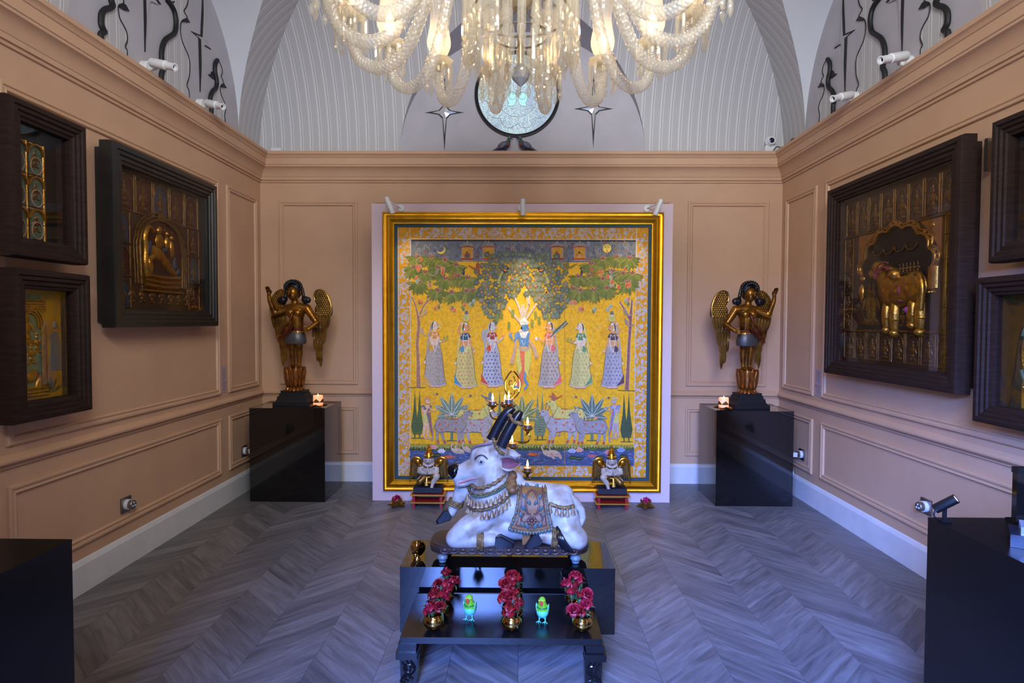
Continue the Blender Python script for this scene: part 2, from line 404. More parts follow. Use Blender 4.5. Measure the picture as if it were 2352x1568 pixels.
BK = [(0.02, 1.09, 1.07)]
cove(cL, YF, YB, SIDE, stripe_y, 'cove'); cove(cR, YF, YB, SIDE, stripe_y, 'cove'); cove(cB, -WX, WX, BK, stripe_x, 'cove'); cove(cF, -WX, WX, [(0.1, 1.0, 1.07)], stripe_x, 'cove')
def soffit(fn, c, a, b, mt):
    mb = MB(); vs = []; n = 40
    for i in range(n + 1):
        t = PI * i / n; y = c + a * math.cos(t); z = LZ + b * math.sin(t)
        vs += [fn(y, z, -0.001), fn(y, z, dz(z))]
    mb.add(vs, [(2 * i, 2 * i + 1, 2 * i + 3, 2 * i + 2) for i in range(n)]); return mb.build('lunette_soffit', mt, ceil, 60)
def lunette(fn, c, a, b, p, parent):
    pts = [(c + a * math.cos(PI * i / 40), LZ + b * math.sin(PI * i / 40)) for i in range(41)]
    return MB().prism(pts, lambda u, v, d: fn(u, v, d), p - 0.002, p + 0.003).build('lunette_panel', lun_grey, parent, 0)
for fn, par in ((cL, wl), (cR, wr)):
    for c, a, b in SIDE: soffit(fn, c, a, b, white_plaster); lunette(fn, c, a, b, 0.001, par)
soffit(cB, *BK[0], lun_grey); lunette(cB, *BK[0], 0.001, wb)

# round glazed window in the back lunette
WCX, WCZ, WR = -0.028, 3.462, 0.378
win = struct('window_1', MB().lathe([(WR - 0.03, 0.004), (WR - 0.028, 0.022), (WR - 0.012, 0.03), (WR, 0.026), (WR + 0.002, 0.004)], 64, (WCX, YB - 0.003, WCZ), rotm(90)), black_paint, 30)
def glass_window_mat():
    M = bpy.data.materials.new('backlit_textured_glass'); M.use_nodes = True; nt = M.node_tree; N = nt.nodes; L = nt.links; b = N['Principled BSDF']
    b.inputs['Base Color'].default_value = (0.35, 0.42, 0.48, 1); b.inputs['Roughness'].default_value = 0.15
    tc = N.new('ShaderNodeTexCoord'); vo = N.new('ShaderNodeTexVoronoi'); vo.inputs['Scale'].default_value = 95; L.new(tc.outputs['Object'], vo.inputs[0])
    cr = N.new('ShaderNodeValToRGB'); L.new(vo.outputs['Distance'], cr.inputs[0]); e = cr.color_ramp.elements
    e[0].position = 0.1; e[0].color = (0.72, 1.0, 1.0, 1); e[1].position = 0.75; e[1].color = (0.12, 0.2, 0.27, 1)
    nz = N.new('ShaderNodeTexNoise'); nz.inputs['Scale'].default_value = 4; L.new(tc.outputs['Object'], nz.inputs[0])
    c2 = N.new('ShaderNodeValToRGB'); L.new(nz.outputs['Fac'], c2.inputs[0]); c2.color_ramp.elements[0].position = 0.4; c2.color_ramp.elements[0].color = (0.35, 0.38, 0.6, 1); c2.color_ramp.elements[1].position = 0.55
    mx = N.new('ShaderNodeMix'); mx.data_type = 'RGBA'; mx.blend_type = 'MULTIPLY'; mx.inputs[0].default_value = 1; L.new(cr.outputs[0], mx.inputs[6]); L.new(c2.outputs[0], mx.inputs[7])
    L.new(mx.outputs[2], b.inputs['Emission Color']); b.inputs['Emission Strength'].default_value = 0.68
    bp = N.new('ShaderNodeBump'); bp.inputs['Strength'].default_value = 0.5; L.new(vo.outputs['Distance'], bp.inputs['Height']); L.new(bp.outputs[0], b.inputs['Normal'])
    return M
MB().lathe([(WR - 0.03, 0.0), (WR - 0.03, 0.006), (0.0001, 0.006)], 64, (WCX, YB - 0.004, WCZ), rotm(90)).build('pane', glass_window_mat(), win, 0)
wp = lambda a, b, d: (WCX + a, YB - 0.011 - d, WCZ + b)
came = mat('lead_came', (150, 146, 138), 0.5); frost = mat('frosted_window_glass', (150, 205, 205), 0.4, emit=(170, 225, 225), estr=0.55)
mb = MB().tube([wp(0.348 * math.cos(R(a)), 0.348 * math.sin(R(a)), 0) for a in range(0, 360, 6)], 0.005, 6, closed=True)
mb.build('bright_rim', mat('window_rim', (205, 212, 214), 0.3), win)
mb = MB()
mb.tube([wp(0.175 * math.cos(R(a)), 0.175 * math.sin(R(a)) - 0.02, 0) for a in range(0, 360, 8)], 0.0022, 6, closed=True)
sc = []
for k in range(10):
    a0 = 18 + 36 * k
    for t in range(9):
        q = t / 8; rr = 0.255 + 0.05 * math.sin(PI * q); sc.append(wp(rr * math.cos(R(a0 + 36 * q)), rr * math.sin(R(a0 + 36 * q)), 0))
mb.tube(sc, 0.0022, 6, closed=True); mb.build('came', came, win)
for sx in (-1, 1):
    pts = [(0.008, 0.0), (0.02, 0.035), (0.055, 0.04), (0.085, 0.02), (0.09, -0.02), (0.075, -0.055), (0.085, -0.075), (0.06, -0.082), (0.03, -0.075), (0.012, -0.045)]
    pl = [(p.x * sx, p.y - 0.02) for p in spline([(a, b, 0) for a, b in pts], 4, True)]
    MB().prism(pl, wp, 0.0, 0.003).build('leaf_motif', frost, win, 0)
    mb = MB().tube([wp(a, b, 0.003) for a, b in pl], 0.002, 5, closed=True); mb.tube([wp(sx * 0.043 + 0.032 * math.cos(R(a)), -0.012 + 0.032 * math.sin(R(a)), 0.004) for a in range(0, 360, 15)], 0.002, 5, closed=True)
    mb.tube([wp(sx * 0.03 + 0.01 * math.cos(R(a)), 0.01 + 0.01 * math.sin(R(a)), 0.004) for a in range(0, 360, 30)], 0.002, 5, closed=True); mb.build('motif_line', came, win)
mb = MB()
for sx in (-1, 1): mb.tube([wp(p.x * sx, p.y, 0.003) for p in spline([(0.0, 0.03, 0), (0.03, 0.05, 0), (0.035, 0.09, 0), (0.015, 0.12, 0), (0.0, 0.10, 0)], 5)], 0.002, 5)
mb.build('motif_line', came, win)
# door lining behind the camera; opaque board added to keep blue off the ceiling
struct('door_1', rect_frame(MB(), -0.90, 0.0, 1.10, 2.255, [(-0.09, 0.0), (-0.09, 0.025), (0.0, 0.03), (0.0, -0.12)], lambda a, b, h: (a, YF + h, b)), white_trim)
blocker = struct('daylight_blocker', MB().box((0.1, YF - 0.105, 3.3), (2.04, 0.012, 1.04)), mat('white_blocker_board', (214, 218, 222), 0.6))
mb = MB()
for k in range(5): mb.box((-0.9 + 0.5 * k, YF - 0.08, 3.3), (0.035, 0.03, 1.0))
mb.box((0.1, YF - 0.08, 3.3), (2.0, 0.03, 0.035)); mb.build('blocker_bars', white_trim, blocker, 0)
# ------------------------------------------------------------------ lilac display panel and the big painting
lilac = mat('pale_lilac_panel_paint', (206, 184, 190), 0.55)
PY = 4.85
dp = thing('display_panel', 'tall pale lilac freestanding display panel behind the large yellow painting', 'panel', (0.015, PY, 0))
MB().box((0, 0.03, 1.195), (2.40, 0.06, 2.39)).build('face_board', lilac, dp, 0)
for sx in (-1, 1): MB().box((sx * 1.10, 0.22, 0.6), (0.06, 0.32, 1.2)).build('rear_brace', lilac, dp, 0)

art = thing('painting', 'huge square yellow painting of women, cows and trees in a broad gilt frame', 'painting', (0, PY, 0))
FX0, FX1, FZ0, FZ1 = -1.092, 1.136, 0.088, 2.318
af = lambda a, b, h: (a, -h, b)
GP = [(0.0, 0.0), (0.0, 0.034), (0.004, 0.040), (0.012, 0.042), (0.016, 0.036), (0.026, 0.034), (0.034, 0.040), (0.046, 0.052), (0.058, 0.054), (0.068, 0.046), (0.076, 0.036), (0.079, 0.034), (0.083, 0.036), (0.086, 0.030), (0.092, 0.030), (0.094, 0.016)]
rect_frame(MB(), FX0, FZ0, FX1, FZ1, GP, af).build('gilt_frame', gold_leaf, art, 45)
rect_frame(MB(), FX0 + 0.092, FZ0 + 0.092, FX1 - 0.092, FZ1 - 0.092, [(0.0, 0.014), (0.0, 0.019), (0.024, 0.019), (0.024, 0.008)], af).build('mount_border', mat('dark_teal_mount', (24, 60, 76), 0.6), art, 0)

# the picture itself: flat painted shapes, traced in the photograph's pixel grid and laid onto the canvas plane
CX0, CX1, CZ0, CZ1 = FX0 + 0.114, FX1 - 0.114, FZ0 + 0.114, FZ1 - 0.114
class Paint:
    def __init__(s): s.mb = MB(); s.lay = 0; s.k = 0
    def m(s, x, y):
        t = (y - 522) / 580.0
        xl = 907.3 + 1.3 * t; xr = 1491.8 - 6.6 * t; u = (x - xl) / (xr - xl)
        yt = 521.8 + 1.2 * u; yb = 1099.5 + 5 * u; v = (y - yt) / (yb - yt)
        return CX0 + (CX1 - CX0) * u, CZ1 - (CZ1 - CZ0) * v
    def up(s, n=1): s.lay += n; s.k = 0
    def poly(s, pts, col, dl=0):
        vs = []; s.k += 1; jit = (s.k % 11) * 2.7e-6
        for x, y in pts:
            a, b = s.m(x, y); vs.append((a, -0.0102 - (s.lay + dl) * 0.00003 - jit, b))
        ar = sum(vs[i][0] * vs[(i + 1) % len(vs)][2] - vs[(i + 1) % len(vs)][0] * vs[i][2] for i in range(len(vs)))
        if ar < 0: vs.reverse()
        s.mb.add(vs, [tuple(range(len(vs)))], col)
    def ell(s, x, y, rx, ry, col, n=12, rot=0, dl=0):
        c, q = math.cos(R(rot)), math.sin(R(rot)); P = []
        for k in range(n):
            a, b = rx * math.cos(2 * PI * k / n), ry * math.sin(2 * PI * k / n); P.append((x + a * c - b * q, y + a * q + b * c))
        s.poly(P, col, dl)
    def line(s, pts, w, col, dl=0):
        ws = w if isinstance(w, (list, tuple)) else [w] * len(pts); L = []; Rr = []
        for i, (x, y) in enumerate(pts):
            x0, y0 = pts[max(0, i - 1)]; x1, y1 = pts[min(len(pts) - 1, i + 1)]; dx, dy = x1 - x0, y1 - y0; d = math.hypot(dx, dy) or 1
            nx, ny = -dy / d * ws[i] / 2, dx / d * ws[i] / 2; L.append((x + nx, y + ny)); Rr.append((x - nx, y - ny))
        for i in range(len(pts) - 1): s.poly([L[i], L[i + 1], Rr[i + 1], Rr[i]], col, dl)
    def leaf(s, x, y, ang, ln, wd, col, edge=None, vein=None, dl=0):
        c, q = math.cos(R(ang)), math.sin(R(ang))
        def T(a, b): return (x + a * c - b * q, y + a * q + b * c)
        def shape(k): return [T(-k * .3, 0), T(ln * .2, -wd * .42 - k), T(ln * .55, -wd * .5 - k), T(ln * .85, -wd * .22 - k * .6), T(ln + k, 0), T(ln * .85, wd * .22 + k * .6), T(ln * .55, wd * .5 + k), T(ln * .2, wd * .42 + k)]
        if edge: s.poly(shape(0.5), edge, dl)
        s.poly(shape(0), col, dl + 1)
        if vein: s.poly([T(0, -.25), T(ln * .9, 0), T(0, .25)], vein, dl + 2)
P = Paint(); rnd = random.Random(3)
YEL, ORA, LIL, GRN, DGR, SKIN, PEA = (234, 178, 22), (212, 150, 24), (186, 180, 184), (122, 130, 52), (66, 84, 46), (222, 178, 138), (232, 150, 110)
INK = (52, 46, 44); WHI = (226, 220, 204); RED = (196, 84, 50); BLU = (92, 138, 176); GRY = (128, 122, 120); PGR = (118, 140, 116)
P.poly([(907.3, 521.8), (1491.8, 523), (1485.2, 1104.5), (908.6, 1099.5)], ORA); P.up()
P.poly([(940, 548), (1463, 550), (1457, 1076), (937, 1074)], YEL); P.up()
for i in range(26):                                                   # worn, darker and paler clouds of ground colour
    x, y = rnd.uniform(950, 1450), rnd.uniform(620, 1010); P.ell(x, y, rnd.uniform(12, 30), rnd.uniform(10, 24), rnd.choice([(230, 172, 20), (236, 182, 28), (224, 166, 20)]), 14); P.up(.3)
# silver flower border
def rosette(x, y, r):
    for k in range(8):
        a = 45 * k + 22; P.poly([(x + r * .15 * math.cos(R(a)), y + r * .15 * math.sin(R(a))), (x + r * .85 * math.cos(R(a - 19)), y + r * .85 * math.sin(R(a - 19))), (x + r * math.cos(R(a)), y + r * math.sin(R(a))), (x + r * .85 * math.cos(R(a + 19)), y + r * .85 * math.sin(R(a + 19)))], LIL)
def star(x, y, r, col=LIL):
    P.poly([(x + (r if k % 2 else r * .6) * math.cos(PI * k / 9), y + (r if k % 2 else r * .6) * math.sin(PI * k / 9)) for k in range(18)], col)
def sprig(x, y, col=LIL):
    for k in range(3):
        P.leaf(x + rnd.uniform(-2, 2), y + rnd.uniform(-2, 2), rnd.uniform(0, 360), rnd.uniform(4, 8), rnd.uniform(2.5, 4), col)
def border(a, b, vert):
    n = int(abs((b[1] - a[1]) if vert else (b[0] - a[0])) / 33.0)
    for i in range(n):
        t = (i + .5) / n; x, y = a[0] + (b[0] - a[0]) * t, a[1] + (b[1] - a[1]) * t
        if i % 2: rosette(x, y, 10.5)
        else: star(x, y, 7)
        for dx, dy in ((-9, 15), (9, 15), (0, 17), (-11, 1), (11, -1), (-6, 11), (6, -12)):
            if vert: sprig(x + (dx if abs(dx) > 6 else dx), y + dy * .95)
            else: sprig(x + dy * .95, y + dx)
border((923, 535), (924, 1095), True); border((1477, 536), (1470.5, 1098), True); border((946, 535), (1456, 536), False); border((946, 1087), (1450, 1090), False)
P.up()
for pts in ([(938.5, 546), (936.5, 1090)], [(1464, 524), (1457, 1098)], [(937, 549), (1464, 551)], [(936, 1074), (1458, 1076)], [(910, 523), (911.5, 1098)], [(936, 524), (938, 549)]): P.line(pts, 1.6, (198, 192, 194))
P.up()
# grey sky band with dark hill tufts, pavilions, moon and sun
P.poly([(940, 551), (1462, 553), (1461, 602), (1300, 603.5), (1180, 602), (940, 601)], (112, 116, 128)); P.up()
P.line([(940, 553), (1462, 554.5)], 4, (46, 52, 70)); P.up()
for i in range(240):
    x, y = rnd.uniform(943, 1459), rnd.uniform(557, 600)
    P.line([(x - 3, y + 4), (x - 1.5, y - 2), (x, y - 4), (x + 1.5, y - 2), (x + 3, y + 4)], 1.3, rnd.choice([(44, 56, 88), (56, 70, 104), (70, 80, 108), (150, 156, 170), (140, 146, 160), (160, 150, 92), (150, 96, 70)]))
P.up()
P.poly(arc(1010, 575, 10, 9.5, -40, 150, 10) + list(reversed(arc(1007.5, 571, 9, 8.5, -30, 140, 10))), (226, 208, 96))
P.ell(1395, 571, 10.6, 10.6, (120, 96, 40), 20); P.ell(1395, 571, 9.8, 9.8, (232, 206, 92), 20, dl=1)
for sx in (-1, 1): P.ell(1395 + sx * 4, 569, 1.8, .9, INK, 8, dl=2); P.line([(1395 + sx * 6.5, 566.5), (1395 + sx * 4, 565.6), (1395 + sx * 1.5, 566.6)], .7, INK, dl=2)
P.line([(1395, 567), (1394.4, 573.5), (1396, 574)], .7, (150, 80, 40), dl=2); P.ell(1395.2, 577, 2.2, 1.1, (190, 50, 36), 8, dl=2)
for x, c in ((1071, (150, 52, 44)), (1120, (186, 70, 34)), (1280, (150, 52, 44)), (1332, (186, 70, 34))):
    P.poly([(x - 13, 569), (x + 13, 569), (x + 13, 597), (x - 13, 597)], (206, 150, 34), 1)
    for sx in (-1, 1): P.poly([(x + sx * 14, 570), (x + sx * 11.5, 570), (x + sx * 11.5, 596), (x + sx * 14, 596)], (150, 150, 156), 2)
    P.poly(arc(x, 568, 15, 10, 180, 360, 10), (146, 140, 138), 2); P.line([(x - 18, 574), (x - 14, 568.5), (x, 566.5), (x + 14, 568.5), (x + 18, 574)], 2.4, c, 3)
    P.line([(x, 558.5), (x, 554.5)], 1.6, (210, 200, 170), 3); P.poly([(x - 16, 594), (x + 16, 594), (x + 14, 597.5), (x - 14, 597.5)], c, 3); P.line([(x - 14, 599), (x + 14, 599)], 1.5, (170, 168, 170), 3)
    P.ell(x, 587, 7, 5, (170, 70, 50), dl=3); P.ell(x - 1, 581, 2.6, 3, (110, 76, 60), dl=4); P.poly([(x - 4, 584), (x + 4, 584), (x + 7, 593), (x - 7, 593)], (204, 160, 70) if c[0] > 160 else (90, 84, 96), 4); P.ell(x - 7, 588, 1.6, 3, (206, 90, 60), dl=4); P.ell(x + 8, 588, 1.6, 3, (206, 130, 110), dl=4)
P.up(5)
# little silver flowers scattered on the yellow ground
for i in range(130):
    x, y = rnd.uniform(945, 1452), rnd.choice([rnd.uniform(612, 890), rnd.uniform(735, 890), rnd.uniform(895, 1020)])
    for k in range(4): P.ell(x + 2.3 * math.cos(PI / 2 * k), y + 2.3 * math.sin(PI / 2 * k), .9, .9, (206, 190, 140), 6)
P.up()
# fruit trees at both sides
def trunk(pts, w, col, edge):
    P.line(pts, [q + 1.4 for q in w], edge); P.line(pts, w, col, 1)
BRN, BRE = (170, 120, 92), (206, 186, 160)
trunk([(957, 893), (956, 830), (954, 790), (958, 745), (956, 727)], [10, 7, 6.5, 6.5, 7], BRN, BRE)
trunk([(957, 732), (951, 705), (941, 682)], [5, 3.5, 2.5], BRN, BRE); trunk([(957, 732), (966, 710), (977, 692), (979, 672)], [4.5, 3.5, 3, 2], BRN, BRE); trunk([(973, 700), (986, 687)], [2.5, 2], BRN, BRE)
trunk([(1441, 899), (1444, 840), (1446, 790), (1449, 750), (1451, 715), (1453, 690)], [9, 6.5, 6, 6, 5, 3], (140, 92, 92), (190, 180, 190)); trunk([(1448, 735), (1436, 712), (1424, 694)], [5, 4, 2.5], (140, 92, 92), (190, 180, 190))
P.line([(936, 893), (973, 893)], 2.2, (92, 96, 44)); P.line([(1421, 900), (1460, 901)], 2.2, (92, 96, 44))
P.up(2)
LT = [(185, 510), (445, 505), (690, 560), (890, 645), (320, 780), (690, 890), (930, 850), (1105, 880), (210, 960), (90, 690), (555, 1105), (810, 1145), (1080, 1125), (1195, 1110), (560, 700)]
RT = [(1605, 535), (1850, 510), (2090, 525), (1390, 630), (1160, 855), (1350, 850), (1600, 900), (1965, 800), (1065, 1075), (1195, 1110), (1440, 1100), (1680, 1070), (2050, 965), (2180, 800), (1780, 760)]
def clump(x, y):
    for k, a in enumerate(sorted([rnd.uniform(-6, 8), 16, 32, 48, 64, 80, 96, 112, 128, 146, 164, 184], key=lambda a: -abs(a - 90))):
        g = rnd.choice([(124, 130, 54), (112, 122, 50), (138, 140, 60), (100, 112, 48)])
        P.leaf(x, y, a + rnd.uniform(-6, 6), rnd.uniform(23, 31), 7.5, g, (74, 80, 38), (158, 158, 78)); P.up(.5)
    for a in (-60, -90, -120, -35): P.leaf(x, y, a + rnd.uniform(-8, 8), 12, 3.2, (146, 86, 64), (214, 200, 180), dl=1)
for x, y in sorted(LT, key=lambda q: q[1]): clump(min(max(x / 7.838 + 930, 945), 1086), y / 7.838 + 530)
for x, y in sorted(RT, key=lambda q: q[1]): clump(min(1180 + x / 7.84, 1452), y / 7.84 + 530)
P.up(2)
def mango(x, y, c, r=4.3): P.ell(x, y, r * .82 + .7, r * 1.15 + .7, (214, 196, 140), 12); P.ell(x, y, r * .82, r * 1.15, c, 12, dl=1); P.ell(x - 1, y - 1.5, r * .35, r * .5, tuple(min(255, int(v * 1.18)) for v in c), 8, dl=2)
MC = [(206, 92, 44), (112, 124, 60), (190, 120, 104), (150, 160, 150), (214, 110, 60)]
for cx, cy in [(230, 560), (230, 670), (660, 720), (190, 880), (430, 940), (235, 1260), (560, 1380), (845, 1410), (1060, 1380), (1195, 1300)]:
    for k in range(rnd.choice([2, 3, 3])): mango(930 + cx / 7.838 + rnd.uniform(-5, 5), 530 + cy / 7.838 + rnd.uniform(-5, 6), rnd.choice(MC)); P.up(.6)
for cx, cy in [(2045, 700), (1605, 745), (1730, 850), (1780, 950), (1865, 990), (2070, 960), (1070, 1290), (1230, 1390), (1455, 1420), (1720, 1380), (2040, 1280)]:
    for k in range(rnd.choice([2, 3, 3])): mango(1180 + cx / 7.84 + rnd.uniform(-5, 5), 530 + cy / 7.84 + rnd.uniform(-5, 6), rnd.choice(MC)); P.up(.6)
# middle tree: pale trunk, grey-green leaf rosettes, pink blossoms
trunk([(1201, 760), (1200, 735), (1200, 700)], [11, 10, 5], (206, 188, 160), (228, 214, 190))
for pts in ([(1200, 735), (1191, 705), (1183, 688), (1178, 676)], [(1201, 735), (1213, 700), (1207, 665)], [(1202, 742), (1222, 712), (1232, 698)], [(1198, 745), (1180, 725), (1166, 706)], [(1213, 700), (1214, 680)]): trunk(pts, [4.5, 3.2, 2.4, 1.6][:len(pts)], (206, 188, 160), (228, 214, 190))
P.up(2)
for j in range(13):
    for i in range(16):
        x = 1088 + i * 14.4 + (7 if j % 2 else 0) + rnd.uniform(-3, 3); y = 588 + j * 12.8 + rnd.uniform(-3, 3)
        dx = abs(x - 1198)
        if y < 604 and dx > 84: continue
        if dx > 106 - max(0, (y - 700)) * .9: continue
        if y > 680 and dx < 14 + (y - 680) * .8: continue
        if y > 660 and dx < 8: continue
        base = rnd.choice([(100, 112, 94), (112, 124, 102), (92, 104, 92), (124, 132, 106)]); a0 = rnd.uniform(0, 72)
        for k in range(6): P.leaf(x, y, a0 + 60 * k, rnd.uniform(7.0, 9.5), 4.4, base, (70, 80, 66), (150, 158, 130))
        P.ell(x, y, 1, 1, (206, 150, 60), 6, dl=4); P.up(.5)
for i in range(34):
    x, y = rnd.uniform(1098, 1298), rnd.uniform(592, 720)
    if abs(x - 1198) < 16 and y > 665: continue
    P.ell(x, y, 2.3, 2.3, (222, 140, 124), 10); P.ell(x, y, 1.1, 1.1, (196, 62, 66), 8, dl=1)
P.up(3)
for x, y, a in ((1178, 712, 110), (1150, 716, 80), (1228, 716, 70), (1238, 728, 95), (1256, 722, 60), (1168, 740, 95), (1222, 735, 100), (1140, 722, 95), (1262, 738, 85)):   # hanging sprays
    P.line([(x, y), (x + 5 * math.cos(R(a)), y + 18 * math.sin(R(a)))], 1, (110, 120, 50))
    for k in range(6):
        for sx in (-1, 1): P.leaf(x + k * math.cos(R(a)), y + 3 * k * math.sin(R(a)), a + sx * 50, 5.5, 2.2, (140, 148, 62), dl=1)
def bird(x, y, s, body, wing, tail):
    P.leaf(x - s * 9, y + 1, 8 if s > 0 else 172, 14, 6, body, INK); P.ell(x + s * 6, y - 5, 2.4, 2.4, body, dl=2); P.line([(x + s * 3, y - 1), (x + s * 6, y - 5)], 3, body, 2); P.leaf(x - s * 6, y - 1, 10 if s > 0 else 170, 11, 5, wing, dl=3)
    P.line([(x - s * 7, y + 2), (x - s * 14, y + 18), (x - s * 17, y + 30)], [4, 5, 7], tail, 2)
P.up(); bird(1160, 622, 1, (44, 56, 76), (206, 130, 70), (180, 176, 104)); bird(1242, 622, -1, (44, 56, 76), (206, 130, 70), (180, 176, 104))
def flyer(x, y, s, c):
    P.line([(x - s * 22, y - 6), (x - s * 8, y + 2), (x, y + 1), (x + s * 7, y - 3)], [2, 4, 6, 2], c); P.leaf(x - s * 2, y, -75 if s > 0 else -105, 13, 6, c, INK); P.leaf(x, y + 2, 75 if s > 0 else 105, 13, 6, c, INK); P.ell(x + s * 7, y - 3, 2.4, 2, c, dl=2)
P.up(3); flyer(1095, 616, 1, (168, 84, 52)); flyer(1303, 613, -1, (120, 124, 60)); flyer(1270, 916, -1, (206, 92, 44)); flyer(1124, 915, 1, (112, 124, 128))
for x, y, s, c in ((1040, 633, 1, (170, 112, 62)), (1360, 622, -1, (170, 112, 62)), (1000, 626, 1, (150, 136, 124)), (1403, 626, -1, (150, 136, 124)), (973, 718, 1, (196, 168, 130)), (966, 762, -1, (196, 168, 130)), (1437, 718, -1, (150, 136, 124)), (1440, 742, -1, (150, 136, 124))):  # squirrels and monkeys in the branches
    P.ell(x, y, 4, 6, c, 10, 20 * s); P.ell(x + s * 3, y - 6, 2.8, 2.8, c, 8, dl=1); P.line([(x - s * 2, y + 5), (x - s * 7, y + 9), (x - s * 14, y + 7), (x - s * 17, y + 3)], [2, 3, 3.4, 2], c, 1)
for x, s in ((1063, 1), (1336, -1)): P.ell(x, 627, 2.4, 7, (44, 58, 84), 10, dl=2); P.ell(x + s * 1, 618, 2, 2.4, (44, 58, 84), 8, dl=2)
P.up(3)
# the row of women with the flute player in the middle
def woman(cx, yt, yb, s, skirt, dots, choli, hem, skin, act, half=None):
    H = yb - yt
    def q(a, b): return (cx + s * a * H / 155, yt + b * H / 155)
    def poly(pts, c, dl=0): P.poly([q(a, b) for a, b in pts], c, dl)
    def ln(pts, w_, c, dl=0): P.line([q(a, b) for a, b in pts], w_, c, dl)
    veil = half or skirt
    for dx in (-3, 6): P.leaf(*q(-8 + dx * 1.6, 152), 0 if s > 0 else 180, 14, 5, (226, 150, 116))
    ln([(-10, 150), (16, 150)], 4, (206, 204, 206))
    poly([(-8, 42), (8, 40), (17, 72), (19, 88), (23, 128), (28, 147), (14, 151), (-6, 152), (-27, 142), (-22, 110), (-19, 80)], (96, 70, 56)); P.up(.4)
    poly([(-7.4, 42), (7.4, 41), (16, 72), (18, 88), (22, 128), (27, 146.5), (13, 150), (-6, 151), (-26, 141.5), (-21, 110), (-18, 80)], skirt); P.up(.4)
    poly([(2, 60), (10, 62), (16, 72), (18, 88), (22, 128), (27, 146.5), (13, 150), (3, 150.5)], tuple(int(v * .93) for v in skirt)); P.up(.3)
    if dots:
        for j in range(9):
            for i in range(5):
                a = -17 + i * 8 + (4 if j % 2 else 0); b = 72 + j * 8.6
                if abs(a) < 12 + j * 1.3 and b < 146: P.ell(*q(a, b), 1.7, 2, dots, 6)
    P.up(.3)
    poly([(-26, 120), (-26.5, 141.5), (-12, 149), (-8, 148), (-18, 136)], hem); ln([(-27, 142), (-6, 151), (13, 150.5), (27, 147)], 1.2, (214, 208, 206), 1); P.up(.4)
    poly([(-9, 8), (-4, 1), (2, 0), (-4, 12), (-8, 24), (-13, 44), (-16, 70), (-18, 95), (-21, 90), (-19, 60), (-15, 34)], veil); P.up(.4)
    poly([(-8, 27), (6, 25), (11, 34), (9, 45), (7, 56), (-8, 56), (-12, 44), (-12, 34)], skin); poly([(-9, 26), (7, 25), (12, 33), (10, 42), (-9, 42), (-13, 36)], choli, 1); ln([(-9, 42.5), (10, 42.5)], 1.4, WHI, 2); P.up(.4)
    poly([(-3, 19), (4, 19), (4, 27), (-4, 28)], skin); P.ell(*q(2, 12), 6.6, 8.6, skin, 14, dl=1); poly([(7.5, 8), (12.5, 14), (8, 16)], skin, 1); P.up(.3)
    poly([(-7, 10), (-4, 3), (3, 1.5), (8, 5), (2, 8), (-2, 14), (-4, 20), (-7, 18)], (48, 40, 42)); P.ell(*q(1, 4), 4, 2.2, (214, 210, 206), 10, dl=1); P.ell(*q(-3, 17), 2, 3, (220, 216, 212), 8, dl=1)
    P.ell(*q(7, 11), 1.4, .8, INK, 6, dl=1); ln([(4.5, 8.6), (8.5, 8.6)], .7, INK, 1); ln([(7, 17), (9, 16.8)], .9, (180, 60, 50), 1); P.ell(*q(12.5, 15.5), 1.2, 1.2, WHI, 6, dl=1)
    P.up(.4); P.ell(*q(-7, 62), 5.5, 8, hem, 12, 20 * s)
    ln([(-5, 27), (-6, 44), (-2, 66), (1, 70)], 1.1, WHI, 1); ln([(5, 27), (7, 46), (3, 66), (1, 70)], 1.1, WHI, 1); ln([(-4, 29), (0, 33), (4, 29)], 1.2, WHI, 1)
    P.up(.4)
    ln([(-20, 82), (-23, 92)], 1, INK); poly([(-22, 91), (-20, 98), (-27, 98)], (206, 204, 206), 1)
    def arm(pts):
        ln(pts, [5.4, 4.8, 3.6][:len(pts)], skin, 2); ln([(pts[-1][0] * .75 + pts[-2][0] * .25, pts[-1][1] * .75 + pts[-2][1] * .25), pts[-1]], 4, (206, 208, 214), 3); P.ell(*q(*pts[-1]), 2.6, 2.2, (226, 150, 116), 8, dl=4); P.up(.5)
    if act == 'tray': arm([(-9, 36), (-6, 48), (18, 47)]); arm([(8, 36), (10, 46), (22, 46)]); poly([(10, 43), (34, 41), (30, 45), (14, 46)], (176, 168, 72), 4); P.ell(*q(22, 39), 2, 4, (160, 150, 70), 8, dl=4); P.ell(*q(29, 38), 2, 4, (160, 150, 70), 8, dl=4)
    if act == 'pot': arm([(-10, 32), (-17, 18), (-8, 0)]); arm([(9, 36), (13, 54), (21, 70)]); P.ell(*q(2, -9), 9, 8, (196, 184, 104), 14, dl=5); poly([(-3, -16), (7, -16), (5, -26), (-1, -26)], (112, 106, 106), 5); ln([(-4, -17), (8, -17)], 1.8, (206, 200, 190), 6)
    if act == 'fan':
        P.line([q(-13, 60), q(-16, 40)], 2, (196, 190, 184)); P.poly([q(a, b) for a, b in [(-16, 58), (-24, 40), (-26, 26), (-19, 17), (-11, 18), (-8, 26), (-13, 34)]], (176, 170, 164), 1); ln([(-16, 54), (-20, 34), (-15, 22)], .8, GRY, 2)
        arm([(-9, 36), (-8, 50), (6, 48)]); arm([(8, 36), (13, 49), (25, 37)]); P.ell(*q(26, 33), 3, 2.4, (222, 140, 124), 8, dl=5)
    if act == 'lute':
        ln([(0, 42), (-14, 22), (-40, 2)], [3, 6, 9], (92, 108, 92), 1); ln([(0, 42), (-40, 2)], 1, WHI, 2); arm([(-9, 36), (-8, 48), (0, 40)]); arm([(8, 36), (14, 48), (25, 40)]); P.ell(*q(31, 40), 3.4, 3.8, (206, 216, 222), 10, dl=5)
    P.up(2)
